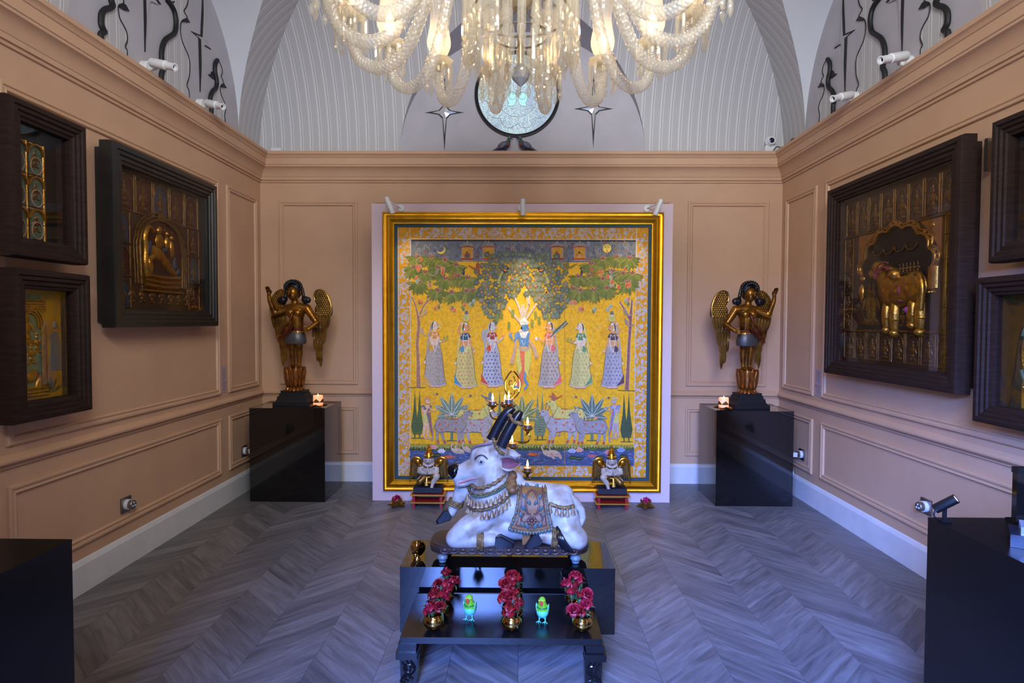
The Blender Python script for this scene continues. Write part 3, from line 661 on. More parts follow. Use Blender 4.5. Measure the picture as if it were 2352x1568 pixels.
woman(995, 738, 893, 1, (172, 160, 152), (190, 170, 120), (214, 140, 56), (220, 160, 50), (222, 188, 160), 'tray')
woman(1067, 741, 896, 1, (206, 192, 112), (206, 120, 112), (56, 84, 104), (84, 140, 170), (214, 148, 96), 'pot')
woman(1129, 740, 893, 1, (178, 176, 188), (76, 90, 120), (166, 62, 48), (206, 84, 46), (196, 186, 178), 'fan')
woman(1262, 739, 895, -1, (176, 166, 156), (150, 110, 90), (222, 108, 72), (226, 104, 104), (226, 160, 100), 'lute')
woman(1334, 742, 896, -1, (206, 196, 126), (170, 170, 120), (96, 140, 92), (112, 150, 104), (222, 200, 178), 'tray')
woman(1408, 742, 896, -1, (172, 166, 176), (88, 116, 160), (84, 62, 72), (92, 66, 78), (206, 160, 112), 'pot')
def fl(pts, w_, c, dl=0): P.line(pts, w_, c, dl)
fl([(1208, 775), (1226, 800), (1232, 824)], [6, 8, 9], (196, 160, 124)); fl([(1186, 775), (1180, 810), (1174, 838)], [6, 7, 9], (196, 160, 124)); P.up()
fl([(1192, 852), (1196, 872), (1190, 890)], [9, 7, 5], BLU); fl([(1206, 850), (1203, 870), (1212, 888)], [9, 7, 5], BLU); P.leaf(1194, 890, 175, 16, 6, BLU); P.leaf(1210, 889, 130, 12, 6, BLU); P.up()
P.poly([(1187, 800), (1220, 800), (1218, 840), (1210, 868), (1203, 850), (1200, 872), (1190, 860), (1184, 830)], (206, 196, 92)); P.poly([(1192, 806), (1204, 806), (1204, 850), (1200, 885), (1186, 892), (1188, 870), (1198, 850)], (222, 112, 76), 1); P.up(2)
P.ell(1203, 800, 15, 9, (190, 160, 122), 14); P.poly([(1188, 762), (1216, 764), (1212, 798), (1193, 796)], BLU, 1); P.poly([(1190, 760), (1214, 762), (1208, 778), (1196, 777)], WHI, 2); fl([(1194, 776), (1202, 794), (1210, 778)], 1.4, WHI, 2); P.up(3)
fl([(1190, 766), (1180, 786), (1172, 774)], [6, 5, 4], BLU); fl([(1214, 767), (1206, 784), (1186, 776)], [6, 5, 4], BLU); P.ell(1171, 770, 4, 5, (104, 150, 190), dl=1); P.ell(1184, 772, 3.6, 5, (104, 150, 190), dl=1); fl([(1166, 768), (1222, 760)], 1.2, (196, 140, 90), 2); P.up(3)
P.ell(1205, 754, 7.5, 9, BLU, 14); P.poly([(1211, 750), (1216, 757), (1211, 759)], BLU); P.ell(1197, 757, 2.4, 6, (46, 44, 56), dl=1); P.poly([(1194, 748), (1212, 746), (1215, 742), (1208, 736), (1204, 730), (1197, 734), (1193, 740)], (236, 226, 206), 1); P.ell(1196, 760, 2, 3, WHI, dl=2); P.ell(1209, 752, 1.3, .8, INK, dl=2); fl([(1198, 767), (1210, 768)], 2.6, WHI, 2); fl([(1195, 741), (1213, 743)], 1, (206, 150, 110), 2)
P.up(4)
# lower field: cypresses, plantains, herdsmen and cattle
def cypress(x, y0, y1, c=(92, 108, 56)):
    for dx in (-6, 5):
        fl([(x + dx, y1), (x + dx, y1 - 12)], 3, (84, 98, 62)); w_ = 10
        P.poly([(x + dx, y0), (x + dx + w_ * .35, y0 + (y1 - y0) * .45), (x + dx + w_ * .85, y0 + (y1 - y0) * .75), (x + dx + w_ * .5, y1 - 10), (x + dx, y1 - 8), (x + dx - w_ * .5, y1 - 10), (x + dx - w_ * .85, y0 + (y1 - y0) * .75), (x + dx - w_ * .35, y0 + (y1 - y0) * .45)], c, 1)
        for k in range(14):
            yy = y0 + (y1 - y0) * (.25 + .05 * k); ww = min(8, 1 + .7 * k)
            if yy < y1 - 12: fl([(x + dx - ww, yy - 3), (x + dx, yy), (x + dx + ww, yy - 3)], .7, (50, 66, 46), 2)
        P.up(1)
    fl([(x - 14, y1), (x + 14, y1)], 1.6, (80, 96, 62), 1)
for x, y0, y1, c in ((955, 897, 1010, (84, 102, 52)), (1152, 900, 1010, (104, 122, 92)), (1240, 902, 1014, (122, 140, 108)), (1440, 906, 1019, (66, 86, 58))): cypress(x, y0, y1, c); P.up()
def palm(x, y0, y1, c):
    fl([(x, y1), (x, y0 + 52)], [7, 4], (104, 124, 104)); fl([(x - 12, y1), (x + 12, y1)], 1.6, (80, 96, 62)); P.up()
    for a, l in ((-90, 52), (-122, 52), (-58, 52), (-150, 46), (-30, 46), (-186, 36), (6, 36)):
        P.leaf(x, y0 + 56, a, l, 13.5, c, (196, 200, 190)); 
        for k in range(2, 9):
            t = l * k / 10; bx, by = x + t * math.cos(R(a)), y0 + 56 + t * math.sin(R(a))
            for sx in (-1, 1): fl([(bx, by), (bx + 4 * math.cos(R(a + sx * 45)), by + 4 * math.sin(R(a + sx * 45)))], .5, (70, 84, 66), 2)
        fl([(x, y0 + 56), (x + l * .95 * math.cos(R(a)), y0 + 56 + l * .95 * math.sin(R(a)))], 1.2, (206, 208, 200), 3); P.up(.5)
palm(1035, 900, 1016, (124, 140, 112)); palm(1198, 906, 1018, (134, 138, 62)); palm(1360, 904, 1016, (96, 120, 104)); P.up(2)
def herd(x, s, sk, cl):
    def q(a, b): return (x + s * a, b)
    def p2(pts, c, dl=0): P.poly([q(a, b) for a, b in pts], c, dl)
    p2([(-6, 965), (8, 965), (6, 1006), (1, 1008), (-1, 985), (-4, 1008), (-9, 1008), (-8, 985)], sk); P.leaf(*q(-6, 1010), 0 if s > 0 else 180, 11, 4, sk); P.leaf(*q(2, 1010), 0 if s > 0 else 180, 11, 4, sk)
    p2([(-7, 950), (8, 948), (10, 975), (-9, 974)], (196, 190, 110), 1); p2([(0, 950), (10, 950), (13, 985), (15, 1000), (10, 996), (6, 980)], cl, 2); p2([(-9, 934), (7, 932), (8, 952), (-7, 954)], sk, 1); p2([(-14, 936), (-6, 932), (2, 944), (10, 932), (13, 938), (4, 950), (-8, 942)], cl, 2)
    P.ell(*q(3, 924), 5.4, 7, sk, 12, dl=2); p2([(7, 920), (11, 926), (7, 928)], sk, 2); p2([(-5, 922), (-4, 915), (2, 913), (8, 917), (9, 921), (2, 920)], (214, 150, 90) if s > 0 else (196, 180, 120), 3); P.ell(*q(5, 923), 1.1, .7, INK, 6, dl=3)
    fl([q(-8, 938), q(-10, 948), q(4, 944)], 3.4, sk, 3); fl([q(6, 938), q(14, 947), q(24, 943)], 3, sk, 3); P.ell(*q(25, 940), 2.4, 2.4, (150, 160, 150), dl=4); fl([q(4, 942), q(10, 985), q(15, 1012)], 1.4, (190, 80, 44), 4)
    P.up(3)
herd(976, 1, (222, 178, 138), (120, 112, 116)); herd(1414, -1, (182, 162, 160), (130, 140, 176)); P.up()
def cow2(x, y, s, c, hd=0):
    def q(a, b): return (x + s * a, y + b)
    def p2(pts, cc, dl=0): P.poly([q(a, b) for a, b in pts], cc, dl)
    ed = tuple(int(v * .55) for v in c)
    for a0, a1, a2 in ((-24, -25, -22), (-14, -12, -6), (22, 26, 27), (29, 33, 36)):
        fl([q(a0, 16), q(a1, 32), q(a2, 50)], [10, 6, 5], c); fl([q(a1 * .5 + a2 * .5, 41), q(a2, 48)], 5.4, RED, 1); P.ell(*q(a2 + 1, 51), 3.6, 3, (150, 146, 150), 8, dl=1)
    fl([q(-28, 0), q(-34, 12), q(-35, 30), q(-37, 42)], [2.6, 2.4, 2.2, 4], c, 1); P.up(.5)
    body = [(-28, -2), (-20, -9), (0, -8), (18, -7), (30, -14), (40, -8), (42, 6), (36, 16), (28, 22), (0, 20), (-18, 22), (-28, 16)]
    body = [(v.x, v.y) for v in spline([(a, b, 0) for a, b in body], 4, True)]
    cxm = 5; P.poly([q(cxm + (a - cxm) * 1.03, 5 + (b - 5) * 1.06) for a, b in body], ed); p2(body, c, 1); P.up(.5)
    p2([(30, -8), (38, -26), (48, -30), (58, -24), (57, -18), (48, -14), (44, 2)], c); fl([q(40, -28), q(34, -34), q(36, -40)], 2.2, GRY, 1); fl([q(44, -30), q(42, -38), q(46, -43)], 2.2, GRY, 1); P.ell(*q(49, -25), 1.5, 1.5, INK, 6, dl=1); P.ell(*q(38, -25), 3.5, 1.8, c, 8, 20 * s, dl=1); P.ell(*q(56.5, -21), 1.6, 2, (60, 56, 58), 6, dl=1)
    fl([q(32, -12), q(40, 4), q(44, 8)], 2, (150, 140, 90), 1); fl([q(8, -8.5), q(24, -8.5)], 1.8, (206, 70, 44), 1)
    for a, b in ((-20, 4), (-14, 16), (2, 6), (20, 0), (18, 15), (-6, 0)): P.ell(*q(a, b), 1.9, 2.6, (206, 86, 50), 8, dl=2)
    P.up(2)
cow2(1079, 953, 1, (206, 192, 96)); cow2(1085, 975, 1, (172, 160, 152)); cow2(1026, 974, 1, (154, 142, 134))
cow2(1312, 951, -1, (206, 196, 112)); cow2(1296, 974, -1, (170, 164, 170)); cow2(1364, 978, -1, (150, 146, 152))
for x, y in ((999, 907), (1077, 911), (1321, 914), (1397, 916)): P.ell(x - 2, y, 3.4, 2, (190, 170, 140), 8, -30); P.ell(x + 2, y, 3.4, 2, (112, 90, 70), 8, 30, dl=1)
for x, y in ((1023, 957), (1369, 963)): P.ell(x, y, 4, 3.4, (222, 150, 112), 8)
P.up(2)
# grassy bank and the river
P.poly([(938, 1023), (1457, 1026), (1457, 1040), (938, 1037)], (158, 148, 52)); P.up()
P.poly([(938, 1035), (1457, 1039), (1457, 1075), (938, 1072)], (70, 84, 122)); P.up()
for i in range(80): x = 940 + i * 6.5; P.poly([(x - 5, 1039), (x - 2, 1032 + rnd.uniform(-2, 2)), (x, 1029 + rnd.uniform(-2, 3)), (x + 2, 1033), (x + 5, 1039)], rnd.choice([(70, 84, 48), (84, 96, 46), (60, 74, 52)])); P.ell(x + rnd.uniform(-3, 3), 1029 + rnd.uniform(-2, 4), 1, 1, rnd.choice([(206, 120, 110), (220, 214, 200)]), 6, dl=1)
for i in range(420):
    x, y = rnd.uniform(940, 1452), rnd.uniform(1040, 1071); fl([(x - 4, y), (x - 1.5, y - 1.2), (x + 1.5, y + .6), (x + 4, y - .6)], .9, rnd.choice([(120, 138, 176), (52, 62, 96), (140, 156, 190), (44, 54, 84), (96, 112, 152)]))
P.up(2)
def fish(x, y, s, c): P.leaf(x + s * 14, y, 180 if s > 0 else 0, 26, 8, c, (110, 50, 40)); P.poly([(x - s * 9, y), (x - s * 17, y - 4), (x - s * 14, y), (x - s * 17, y + 4)], c, 1)
fish(1028, 1054, -1, (206, 100, 50)); fish(1224, 1048, -1, (206, 100, 50)); fish(1362, 1052, -1, (176, 96, 104)); fish(1150, 1056, 1, (180, 96, 70))
def duck(x, y, s, c=(196, 172, 146), k=1.0): P.ell(x, y, 11 * k, 5.5 * k, c, 12, 22 * s); P.line([(x - s * 8 * k, y - 3 * k), (x - s * 11 * k, y - 10 * k), (x - s * 8 * k, y - 15 * k)], [4, 3, 2.6], c, 1); P.ell(x - s * 8.5 * k, y - 16 * k, 2.6, 2.2, c, 8, dl=1); P.line([(x - s * 10 * k, y - 16 * k), (x - s * 14 * k, y - 15 * k)], 1.2, (190, 110, 70), 1); P.line([(x - s * 6, y + 2), (x + s * 8, y + 4)], .7, GRY, 2)
for x, y in ((1044, 1040), (1054, 1040), (1070, 1036)): duck(x, y, 1); P.up(1)
for x, y in ((1177, 1045), (1258, 1046), (1275, 1046)): duck(x, y, 1, k=1.25); P.ell(x + 10, y + 6, 9, 4, (186, 150, 140), 10, 55, dl=3); P.up(1)
def lotus(x, y, c):
    for a in (-90, -60, -120, -30, -150): P.leaf(x, y, a, 11, 5, c, (230, 210, 204))
for x, y, c in ((992, 1035, (214, 140, 136)), (1011, 1044, (196, 200, 206)), (1314, 1044, (150, 170, 196)), (1331, 1042, (214, 140, 136)), (1398, 1048, (214, 120, 130)), (1427, 1042, (120, 150, 196))): lotus(x, y, c)
P.ell(1331, 1040, 2.6, 2.6, (206, 150, 70), dl=3)
for x, y in ((1000, 1050), (1316, 1056), (1330, 1058), (1380, 1055), (1433, 1053)): P.ell(x, y, 10, 5, (44, 60, 40), 14); P.line([(x - 7, y), (x + 7, y)], .8, (150, 150, 80), 1)
P.line([(1297.5, 524), (1296.5, 1102)], .8, (196, 140, 40), 60)             # seam of the cloth
canvas = mat('painted_cotton', (200, 150, 40), 0.62, vcol='Col', col2=(226, 220, 216), scale=55, thr=(0.3, 0.62), bump=0.12, bscale=400, spec=0.3)
cme = P.mb.mesh('canvas', canvas, 0, fix=False)
ca = cme.color_attributes.new('Col', 'FLOAT_COLOR', 'CORNER')
i = 0
for pl, c in zip(cme.polygons, P.mb.c):
    c4 = lin(c) + (1,)
    for li in pl.loop_indices: ca.data[li].color = c4
link('canvas', cme, art)
MB().box(((FX0 + FX1) / 2, -0.005, (FZ0 + FZ1) / 2), (FX1 - FX0 - 0.16, 0.008, FZ1 - FZ0 - 0.16)).build('backing_board', mat('backing_board', (150, 110, 50), 0.7), art, 0)

# ------------------------------------------------------------------ black plinths
def pedestal(name, label, x0, x1, y0, y1, h, mt):
    t = thing(name, label, 'plinth', ((x0 + x1) / 2, (y0 + y1) / 2, 0)); w_, d_ = x1 - x0, y1 - y0
    MB().box((0, 0, (h - 0.012) / 2), (w_, d_, h - 0.012)).build('body', mt, t, 0)
    MB().box((0, 0, h - 0.006), (w_ + 0.001, d_ + 0.001, 0.0115)).build('top', mt, t, 0)
    return t
PZ = 0.755
pedestal('plinth', 'glossy black square plinth carrying the winged statue against the left wall', -2.157, -1.552, 4.79, 5.24, PZ, black_gloss)
pedestal('plinth', 'glossy black square plinth carrying the winged statue near the right wall socket', 1.556, 2.162, 4.765, 5.22, PZ, black_gloss)
pedestal('plinth', 'empty-topped black plinth cut off at the near left corner of the room', -2.16, -1.42, 0.75, 1.885, PZ, black_satin)
pedestal('plinth', 'matt black plinth with a small spotlight on it at the near right corner', 1.47, 2.2, 0.95, 2.17, PZ, black_satin)
pedestal('plinth', 'low wide glossy black plinth under the reclining bull statue', -0.551, 0.448, 2.772, 3.115, 0.311, black_gloss)

# ------------------------------------------------------------------ low carved table
tb = thing('low_table', 'low black wooden table with carved scroll legs holding roses and parrots', 'table', (-0.068, 2.545, 0))
tw = mat('black_table_wood', (13, 12, 14), 0.17, col2=(20, 18, 20), scale=5, stretch=(1, 12, 1), bump=0.06, bscale=60)
MB().box((0, 0, 0.188), (0.80, 0.385, 0.026)).build('table_top', tw, tb, 0)
for sx in (-1, 1):
    for sy in (-1, 1):
        o = MB().box((sx * 0.372, sy * 0.165, 0.155), (0.072, 0.06, 0.04)); o.box((sx * 0.374, sy * 0.168, 0.128), (0.084, 0.07, 0.028))
        o.box((sx * 0.366, sy * 0.163, 0.058), (0.062, 0.05, 0.116), None, 1.15)
        lg = o.build('leg', tw, tb, 0)
        c = MB(); fy = sy * .1885
        for k, (x_, z0_, z1_) in enumerate(((-.022, .10, .012), (-.006, .108, .02), (.012, .106, .03))):
            c.tube([(sx * .366 - sx * v.x, fy + sy * .003, v.y) for v in spline([(x_ - .004, z0_, 0), (x_ + .014, z0_ - .03, 0), (x_ + .004, (z0_ + z1_) / 2 - .012, 0), (x_ - .010, z1_ + .012, 0), (x_ + .006, z1_, 0)], 5)], .0042, 6)
        c.tube([(sx * .366 + .020 * math.cos(R(a_)), fy + sy * .003, .075 + .016 * math.sin(R(a_))) for a_ in range(0, 300, 30)], .004, 6)
        for k in range(4): c.tube([(sx * .398, sy * .165 + (.02 - .012 * q) , .02 + .026 * k + .008 * q) for q in range(4)], [.003, .006, .006, .002], 6)
        c.build('carved_scroll', tw, lg)
    MB().box((sx * 0.366, 0, 0.145), (0.05, 0.27, 0.055)).build('end_rail', tw, tb, 0)
MB().box((0, 0.12, 0.165), (0.66, 0.02, 0.02)).build('stretcher', tw, tb, 0)

# ------------------------------------------------------------------ deep shadow-box pictures with gilded relief
glass_pane = None
def pane_mat():
    M = bpy.data.materials.new('picture_glass'); M.use_nodes = True; nt = M.node_tree; N = nt.nodes; L = nt.links
    for n in list(N): N.remove(n)
    out = N.new('ShaderNodeOutputMaterial'); tr = N.new('ShaderNodeBsdfTransparent'); tr.inputs[0].default_value = (0.86, 0.86, 0.84, 1); g = N.new('ShaderNodeBsdfGlossy'); g.inputs['Roughness'].default_value = 0.015
    mx = N.new('ShaderNodeMixShader'); L.new(facing(N, L, 0.045, 0.5), mx.inputs[0]); L.new(tr.outputs[0], mx.inputs[1]); L.new(g.outputs[0], mx.inputs[2]); L.new(mx.outputs[0], out.inputs[0]); return M
glass_pane = pane_mat()
rel_gold = mat('embossed_gold_foil', (176, 124, 40), 0.26, 0.75, col2=(120, 70, 22), scale=40, thr=(0.4, 0.8), bump=0.35, bscale=110)
rel_gold2 = mat('tarnished_gold_relief', (118, 80, 30), 0.36, 0.55, col2=(70, 40, 18), scale=30, thr=(0.4, 0.75), bump=0.4, bscale=120)
rel_red = mat('dark_red_ground', (74, 18, 16), 0.5, col2=(60, 22, 14), scale=25)
rel_brown = mat('dark_umber_ground', (44, 28, 18), 0.5, col2=(64, 36, 20), scale=20)
rel_green = mat('verdigris_enamel', (88, 112, 90), 0.35, col2=(60, 84, 74), scale=30)
rel_blue = mat('slate_blue_enamel', (44, 54, 74), 0.4)
rel_rose = mat('rose_enamel', (120, 50, 56), 0.35)
rel_violet = mat('magenta_enamel', (150, 50, 116), 0.35)
rel_pearl = mat('pale_beading', (176, 158, 120), 0.3, 0.4)
rel_yel = mat('enamel_and_reflection_yellow', (170, 122, 26), 0.35, col2=(150, 96, 22), scale=12)  # also colours a painted reflection in the lower left relief
class Box:
    """shadow box on a side wall; local u runs along the picture (left to right as seen), v up, d out of the picture"""
    def __init__(s, label, side, y0, y1, z0, z1, fm, fw, ground, proud=0.13, rec=0.055):
        s.t = thing('shadow_box_picture', label, 'picture', (side * WX, (y0 + y1) / 2, (z0 + z1) / 2)); s.side = side
        s.W, s.H = y1 - y0, z1 - z0; s.pr = proud; s.rec = rec; s.fw = fw
        s.d0 = proud - rec                                        # depth of the glass and the picture behind it
        hw, hh = s.W / 2, s.H / 2
        pr = [(0.0, 0.05), (0.0, proud - 0.02), (0.005, proud - 0.003), (fw * .14, proud), (fw * .32, proud), (fw * .38, proud - 0.008), (fw * .55, proud - 0.006), (fw * .62, proud - 0.016), (fw * .8, proud - 0.014), (fw * .86, proud - 0.022), (fw, proud - 0.026), (fw, s.d0 - 0.03)]
        rect_frame(MB(), -hw, -hh, hw, hh, pr, s.P).build('frame', fm, s.t, 25)
        MB().prism([(-hw + .03, -hh + .03), (hw - .03, -hh + .03), (hw - .03, hh - .03), (-hw + .03, hh - .03)], s.P, 0.004, s.d0 - 0.037).build('back_box', fm, s.t, 0)
        a, b = hw - fw + .004, hh - fw + .004; s.a, s.b = hw - fw, hh - fw
        MB().prism([(-a, -b), (a, -b), (a, b), (-a, b)], s.P, s.d0 - 0.036, s.d0 - 0.03).build('picture_ground', ground, s.t, 0)
        MB().add([s.P(u, v, s.d0 + 0.018) for u, v in ((-a, -b), (a, -b), (a, b), (-a, b))], [(0, 1, 2, 3)]).build('glass', glass_pane, s.t, 0)
        s.q = s.d0 - 0.03
    def P(s, u, v, d):
        # left wall: u grows toward the back wall (+y); right wall: u grows toward the camera (-y)
        return (-s.side * d, (u if s.side < 0 else -u), v)
    def E(s, mb, u, v, ru, rv, d=0.008, rot=0, n=10):
        c, q = math.cos(R(rot)), math.sin(R(rot)); vs = [s.P(u, v, s.q + d)]; m_ = 3; fs = []
        for i in range(1, m_ + 1):
            t = PI / 2 * i / m_
            for k in range(n):
                p = 2 * PI * k / n; a, b = ru * math.sin(t) * math.cos(p), rv * math.sin(t) * math.sin(p)
                vs.append(s.P(u + a * c - b * q, v + a * q + b * c, s.q + d * math.cos(t) - 0.001))
        for k in range(n): fs.append((0, 1 + k, 1 + (k + 1) % n))
        for i in range(m_ - 1):
            for k in range(n): fs.append((1 + i * n + k, 1 + (i + 1) * n + k, 1 + (i + 1) * n + (k + 1) % n, 1 + i * n + (k + 1) % n))
        mb.add(vs, fs)
    def T(s, mb, pts, r, d=0.003, n=6): mb.tube([s.P(a, b, s.q + d) for a, b in pts], r, n)
    def B(s, mb, u0, v0, u1, v1, d=0.004): mb.prism([(u0, v0), (u1, v0), (u1, v1), (u0, v1)], s.P, s.q - 0.002, s.q + d)
    def G(s, mb, poly, d=0.004): mb.prism(poly, s.P, s.q - 0.002, s.q + d)
    def done(s, name, mb, mt, sm=60): return mb.build(name, mt, s.t, sm)
    def figure(s, mb, u, v, k):
        """tiny embossed figure, k = height"""
        s.E(mb, u, v + k * .40, k * .09, k * .11, .007); s.E(mb, u, v + k * .54, k * .06, k * .1, .006); s.E(mb, u, v + k * .16, k * .15, k * .18, .009); s.E(mb, u, v - k * .06, k * .13, k * .12, .008)
        for q in (-1, 1): s.E(mb, u + q * k * .19, v + k * .16, k * .05, k * .16, .006, q * 22); s.E(mb, u + q * k * .12, v - k * .22, k * .16, k * .07, .007, -q * 16)
    def niche(s, bg, go, fg, u0, v0, u1, v1, ground=True):
        w_, h_ = u1 - u0, v1 - v0; uc = (u0 + u1) / 2
        if ground: s.G(bg, [(u0 + w_ * .12, v0 + h_ * .06), (u1 - w_ * .12, v0 + h_ * .06), (u1 - w_ * .12, v0 + h_ * .7), (uc + w_ * .2, v0 + h_ * .9), (uc, v0 + h_ * .95), (uc - w_ * .2, v0 + h_ * .9), (u0 + w_ * .12, v0 + h_ * .7)], .001)
        for u in (u0 + w_ * .05, u1 - w_ * .05): s.T(go, [(u, v0), (u, v1)], w_ * .035)
        s.T(go, [(u0, v0 + h_ * .02), (u1, v0 + h_ * .02)], w_ * .03); s.T(go, arc(uc, v0 + h_ * .62, w_ * .4, h_ * .32, 0, 180, 8), w_ * .03)
        s.figure(fg, uc, v0 + h_ * .33, h_ * .72)
def beads(bx, mb, pts, r, d=.006):
    for a, b in pts: bx.E(mb, a, b, r, r, d, 0, 6)

# large dark picture on the left wall: reclining figure under an arch
b = Box('large black-framed gilded relief of a reclining figure under an arch, left wall', -1, 3.28, 4.41, 1.41, 2.428, black_wood_frame, 0.105, rel_brown)
A_, B_ = b.a, b.b; go, fg, rd, bl = MB(), MB(), MB(), MB()
for k in range(5):
    u0 = -A_ + .02 + k * (2 * A_ - .04) / 5; b.niche(rd if k != 2 else bl, go, fg, u0, B_ - .235, u0 + (2 * A_ - .04) / 5, B_ - .01)
for k in range(3):
    for u0 in (-A_ + .005, A_ - .155): b.niche(rd if (k + (u0 > 0)) % 2 else bl, go, fg, u0, B_ - .425 - k * .19, u0 + .15, B_ - .245 - k * .19)
b.G(rd, [(-.21, -.12), (.21, -.12), (.21, .05), (.14, .14), (.04, .155), (0, .165), (-.04, .155), (-.14, .14), (-.21, .05)], .001)
for q, r in ((1.0, .014), (1.13, .008), (1.24, .006)):
    b.T(go, [(-.22 * q, -.25), (-.23 * q, 0)] + [(a * q, v * q) for a, v in arc(0, .02, .22, .145, 180, 0, 14)] + [(.23 * q, 0), (.22 * q, -.25)], r, .005)
for k in range(9): beads(b, go, [(-.245, -.24 + k * .035), (.245, -.24 + k * .035)], .012, .012)
b.E(go, 0, .185, .045, .035, .02); b.E(go, -.03, .18, .02, .02, .02); b.E(go, .03, .18, .02, .02, .02); beads(b, go, [(-.2 + .04 * k, .11) for k in range(11)], .008)
sn = MB()                                                         # serpent hood and coils the figure lies on
b.T(sn, [(p.x, p.y) for p in spline([(-.10, .085, 0), (-.15, .10, 0), (-.185, .05, 0), (-.18, -.04, 0), (-.185, -.12, 0), (-.17, -.2, 0)], 5)], .022, .008)
b.E(sn, -.115, .085, .035, .02, .018, -15); b.E(sn, -.16, .075, .03, .025, .018, 40)
for k in range(3): b.T(sn, [(-.19, -.19 - k * .03), (0, -.2 - k * .03), (.19, -.19 - k * .03)], .017, .006)
b.T(sn, [(-.22, -.285), (.22, -.285)], .012, .006); beads(b, sn, [(-.2 + k * .025, -.285) for k in range(17)], .009, .014); b.done('serpent_couch', sn, rel_gold)
bd = MB()
for a in ((-.02, .03, .045, .055, 0), (-.02, .10, .025, .03, 0), (-.03, -.05, .09, .045, -20), (.05, -.10, .10, .035, -32), (.11, -.145, .07, .025, -25), (-.09, -.07, .06, .022, 35), (-.12, -.13, .02, .06, 10), (.06, .03, .022, .05, 0), (.06, .09, .016, .02, 0), (.11, .0, .02, .06, 6), (.11, .07, .016, .02, 0)): b.E(bd, *a[:4], .02, a[4])
b.done('reclining_figure', bd, rel_gold)
mb = MB()
for a in ((-.12, -.02, .02, .05), (.04, -.02, .03, .018), (.15, -.1, .02, .05), (-.16, .03, .015, .06), (.19, -.15, .02, .03)): b.E(mb, *a, .012)
b.done('blue_enamel', mb, rel_blue)
for k in range(7): b.figure(fg, -.30 + k * .10, B_ * -1 + .075, .12)
b.done('red_ground', rd, rel_red, 0); b.done('blue_ground', bl, rel_blue, 0); b.done('gilded_arcade', go, rel_gold2); b.done('embossed_figures', fg, rel_gold2)

# two small pictures at the near left
b = Box('upper small brown-framed gilded relief of arched niches, left wall', -1, 2.61, 3.08, 1.73, 2.428, dark_wood_frame, 0.088, mat('near_black_ground', (18, 16, 16), 0.4), rec=0.065)
A_, B_ = b.a, b.b; go, fg, bg, pk = MB(), MB(), MB(), MB()
for j in range(3):
    for i in range(2):
        u0 = -A_ + .012 + i * .10; v0 = -B_ + .01 + j * .152
        b.B(bg, u0 + .004, v0 + .004, u0 + .094, v0 + .146, .001)
        b.T(go, [(u0, v0), (u0, v0 + .15)], .006); b.T(go, [(u0 + .098, v0), (u0 + .098, v0 + .15)], .006)
        b.T(go, arc(u0 + .049, v0 + .10, .045, .045, 0, 180, 8), .008, .006); beads(b, go, [(u0 + .012 + k * .012, v0 + .145) for k in range(7)], .007, .012)
        b.figure(fg, u0 + .049, v0 + .065, .10); b.T(pk, arc(u0 + .049, v0 + .045, .034, .04, 0, 360, 16), .003, .008)
b.done('green_ground', bg, rel_green, 0); b.done('gilded_arcade', go, rel_gold); b.done('embossed_figures', fg, rel_gold2); b.done('pearl_ring', pk, mat('pink_beading', (170, 128, 104), 0.35))
b = Box('lower small brown-framed gilded relief of a shrine beside a painted yellow reflection, left wall', -1, 2.615, 3.09, 0.987, 1.681, dark_wood_frame, 0.088, rel_yel, rec=0.065)  # yellow ground stands in for the big painting's reflection in the glass
A_, B_ = b.a, b.b; go, fg, bg, gy = MB(), MB(), MB(), MB()
b.B(bg, -A_ + .005, -B_ + .06, .02, B_ - .02, .001)
for k in range(5): b.T(go, [(-A_ + .004, B_ - .05 - k * .012), (.04, B_ - .05 - k * .012)], .005 + .002 * (k % 2), .006)
for q in (.06, .075, .09): b.T(go, arc(-.06, .09, q, q * 1.05, -10, 190, 14), .005, .006)
for u in (-.145, .03): b.T(go, [(u, -.19), (u, .09)], .012, .006); beads(b, go, [(u, -.18 + .03 * k) for k in range(9)], .014, .014)
for k in range(4): b.figure(fg, -.11 + .035 * k, -.06 + .05 * (k % 2), .11)
b.figure(fg, -.06, .05, .17); b.E(fg, -.04, -.15, .05, .03, .016, 20); b.E(fg, .0, -.19, .02, .05, .014, -20)
for k in range(3): b.T(go, [(-A_ + .004, -B_ + .02 + k * .016), (.05, -B_ + .02 + k * .016)], .007, .006)
b.G(gy, [(.075, -.13), (.145, -.13), (.14, 0), (.125, .06), (.095, .06), (.08, 0)], .004); b.E(gy, .11, .09, .018, .022, .008); b.G(gy, [(.06, .03), (.09, .05), (.09, .03)], .004)  # grey figure belongs to the painted reflection
lf = MB()
for a in (20, 60, 90, 120, 160): b.E(lf, .075 + .035 * math.cos(R(a)), -B_ + .02 + .045 * math.sin(R(a)), .035, .008, .008, a)
b.done('green_ground', bg, rel_green, 0); b.done('gilded_shrine', go, rel_gold); b.done('embossed_figures', fg, rel_gold); b.done('reflected_robed_figure', gy, mat('reflected_grey', (96, 90, 90), 0.5)); b.done('leaf_spray', lf, mat('dark_leaf', (40, 44, 34), 0.4))

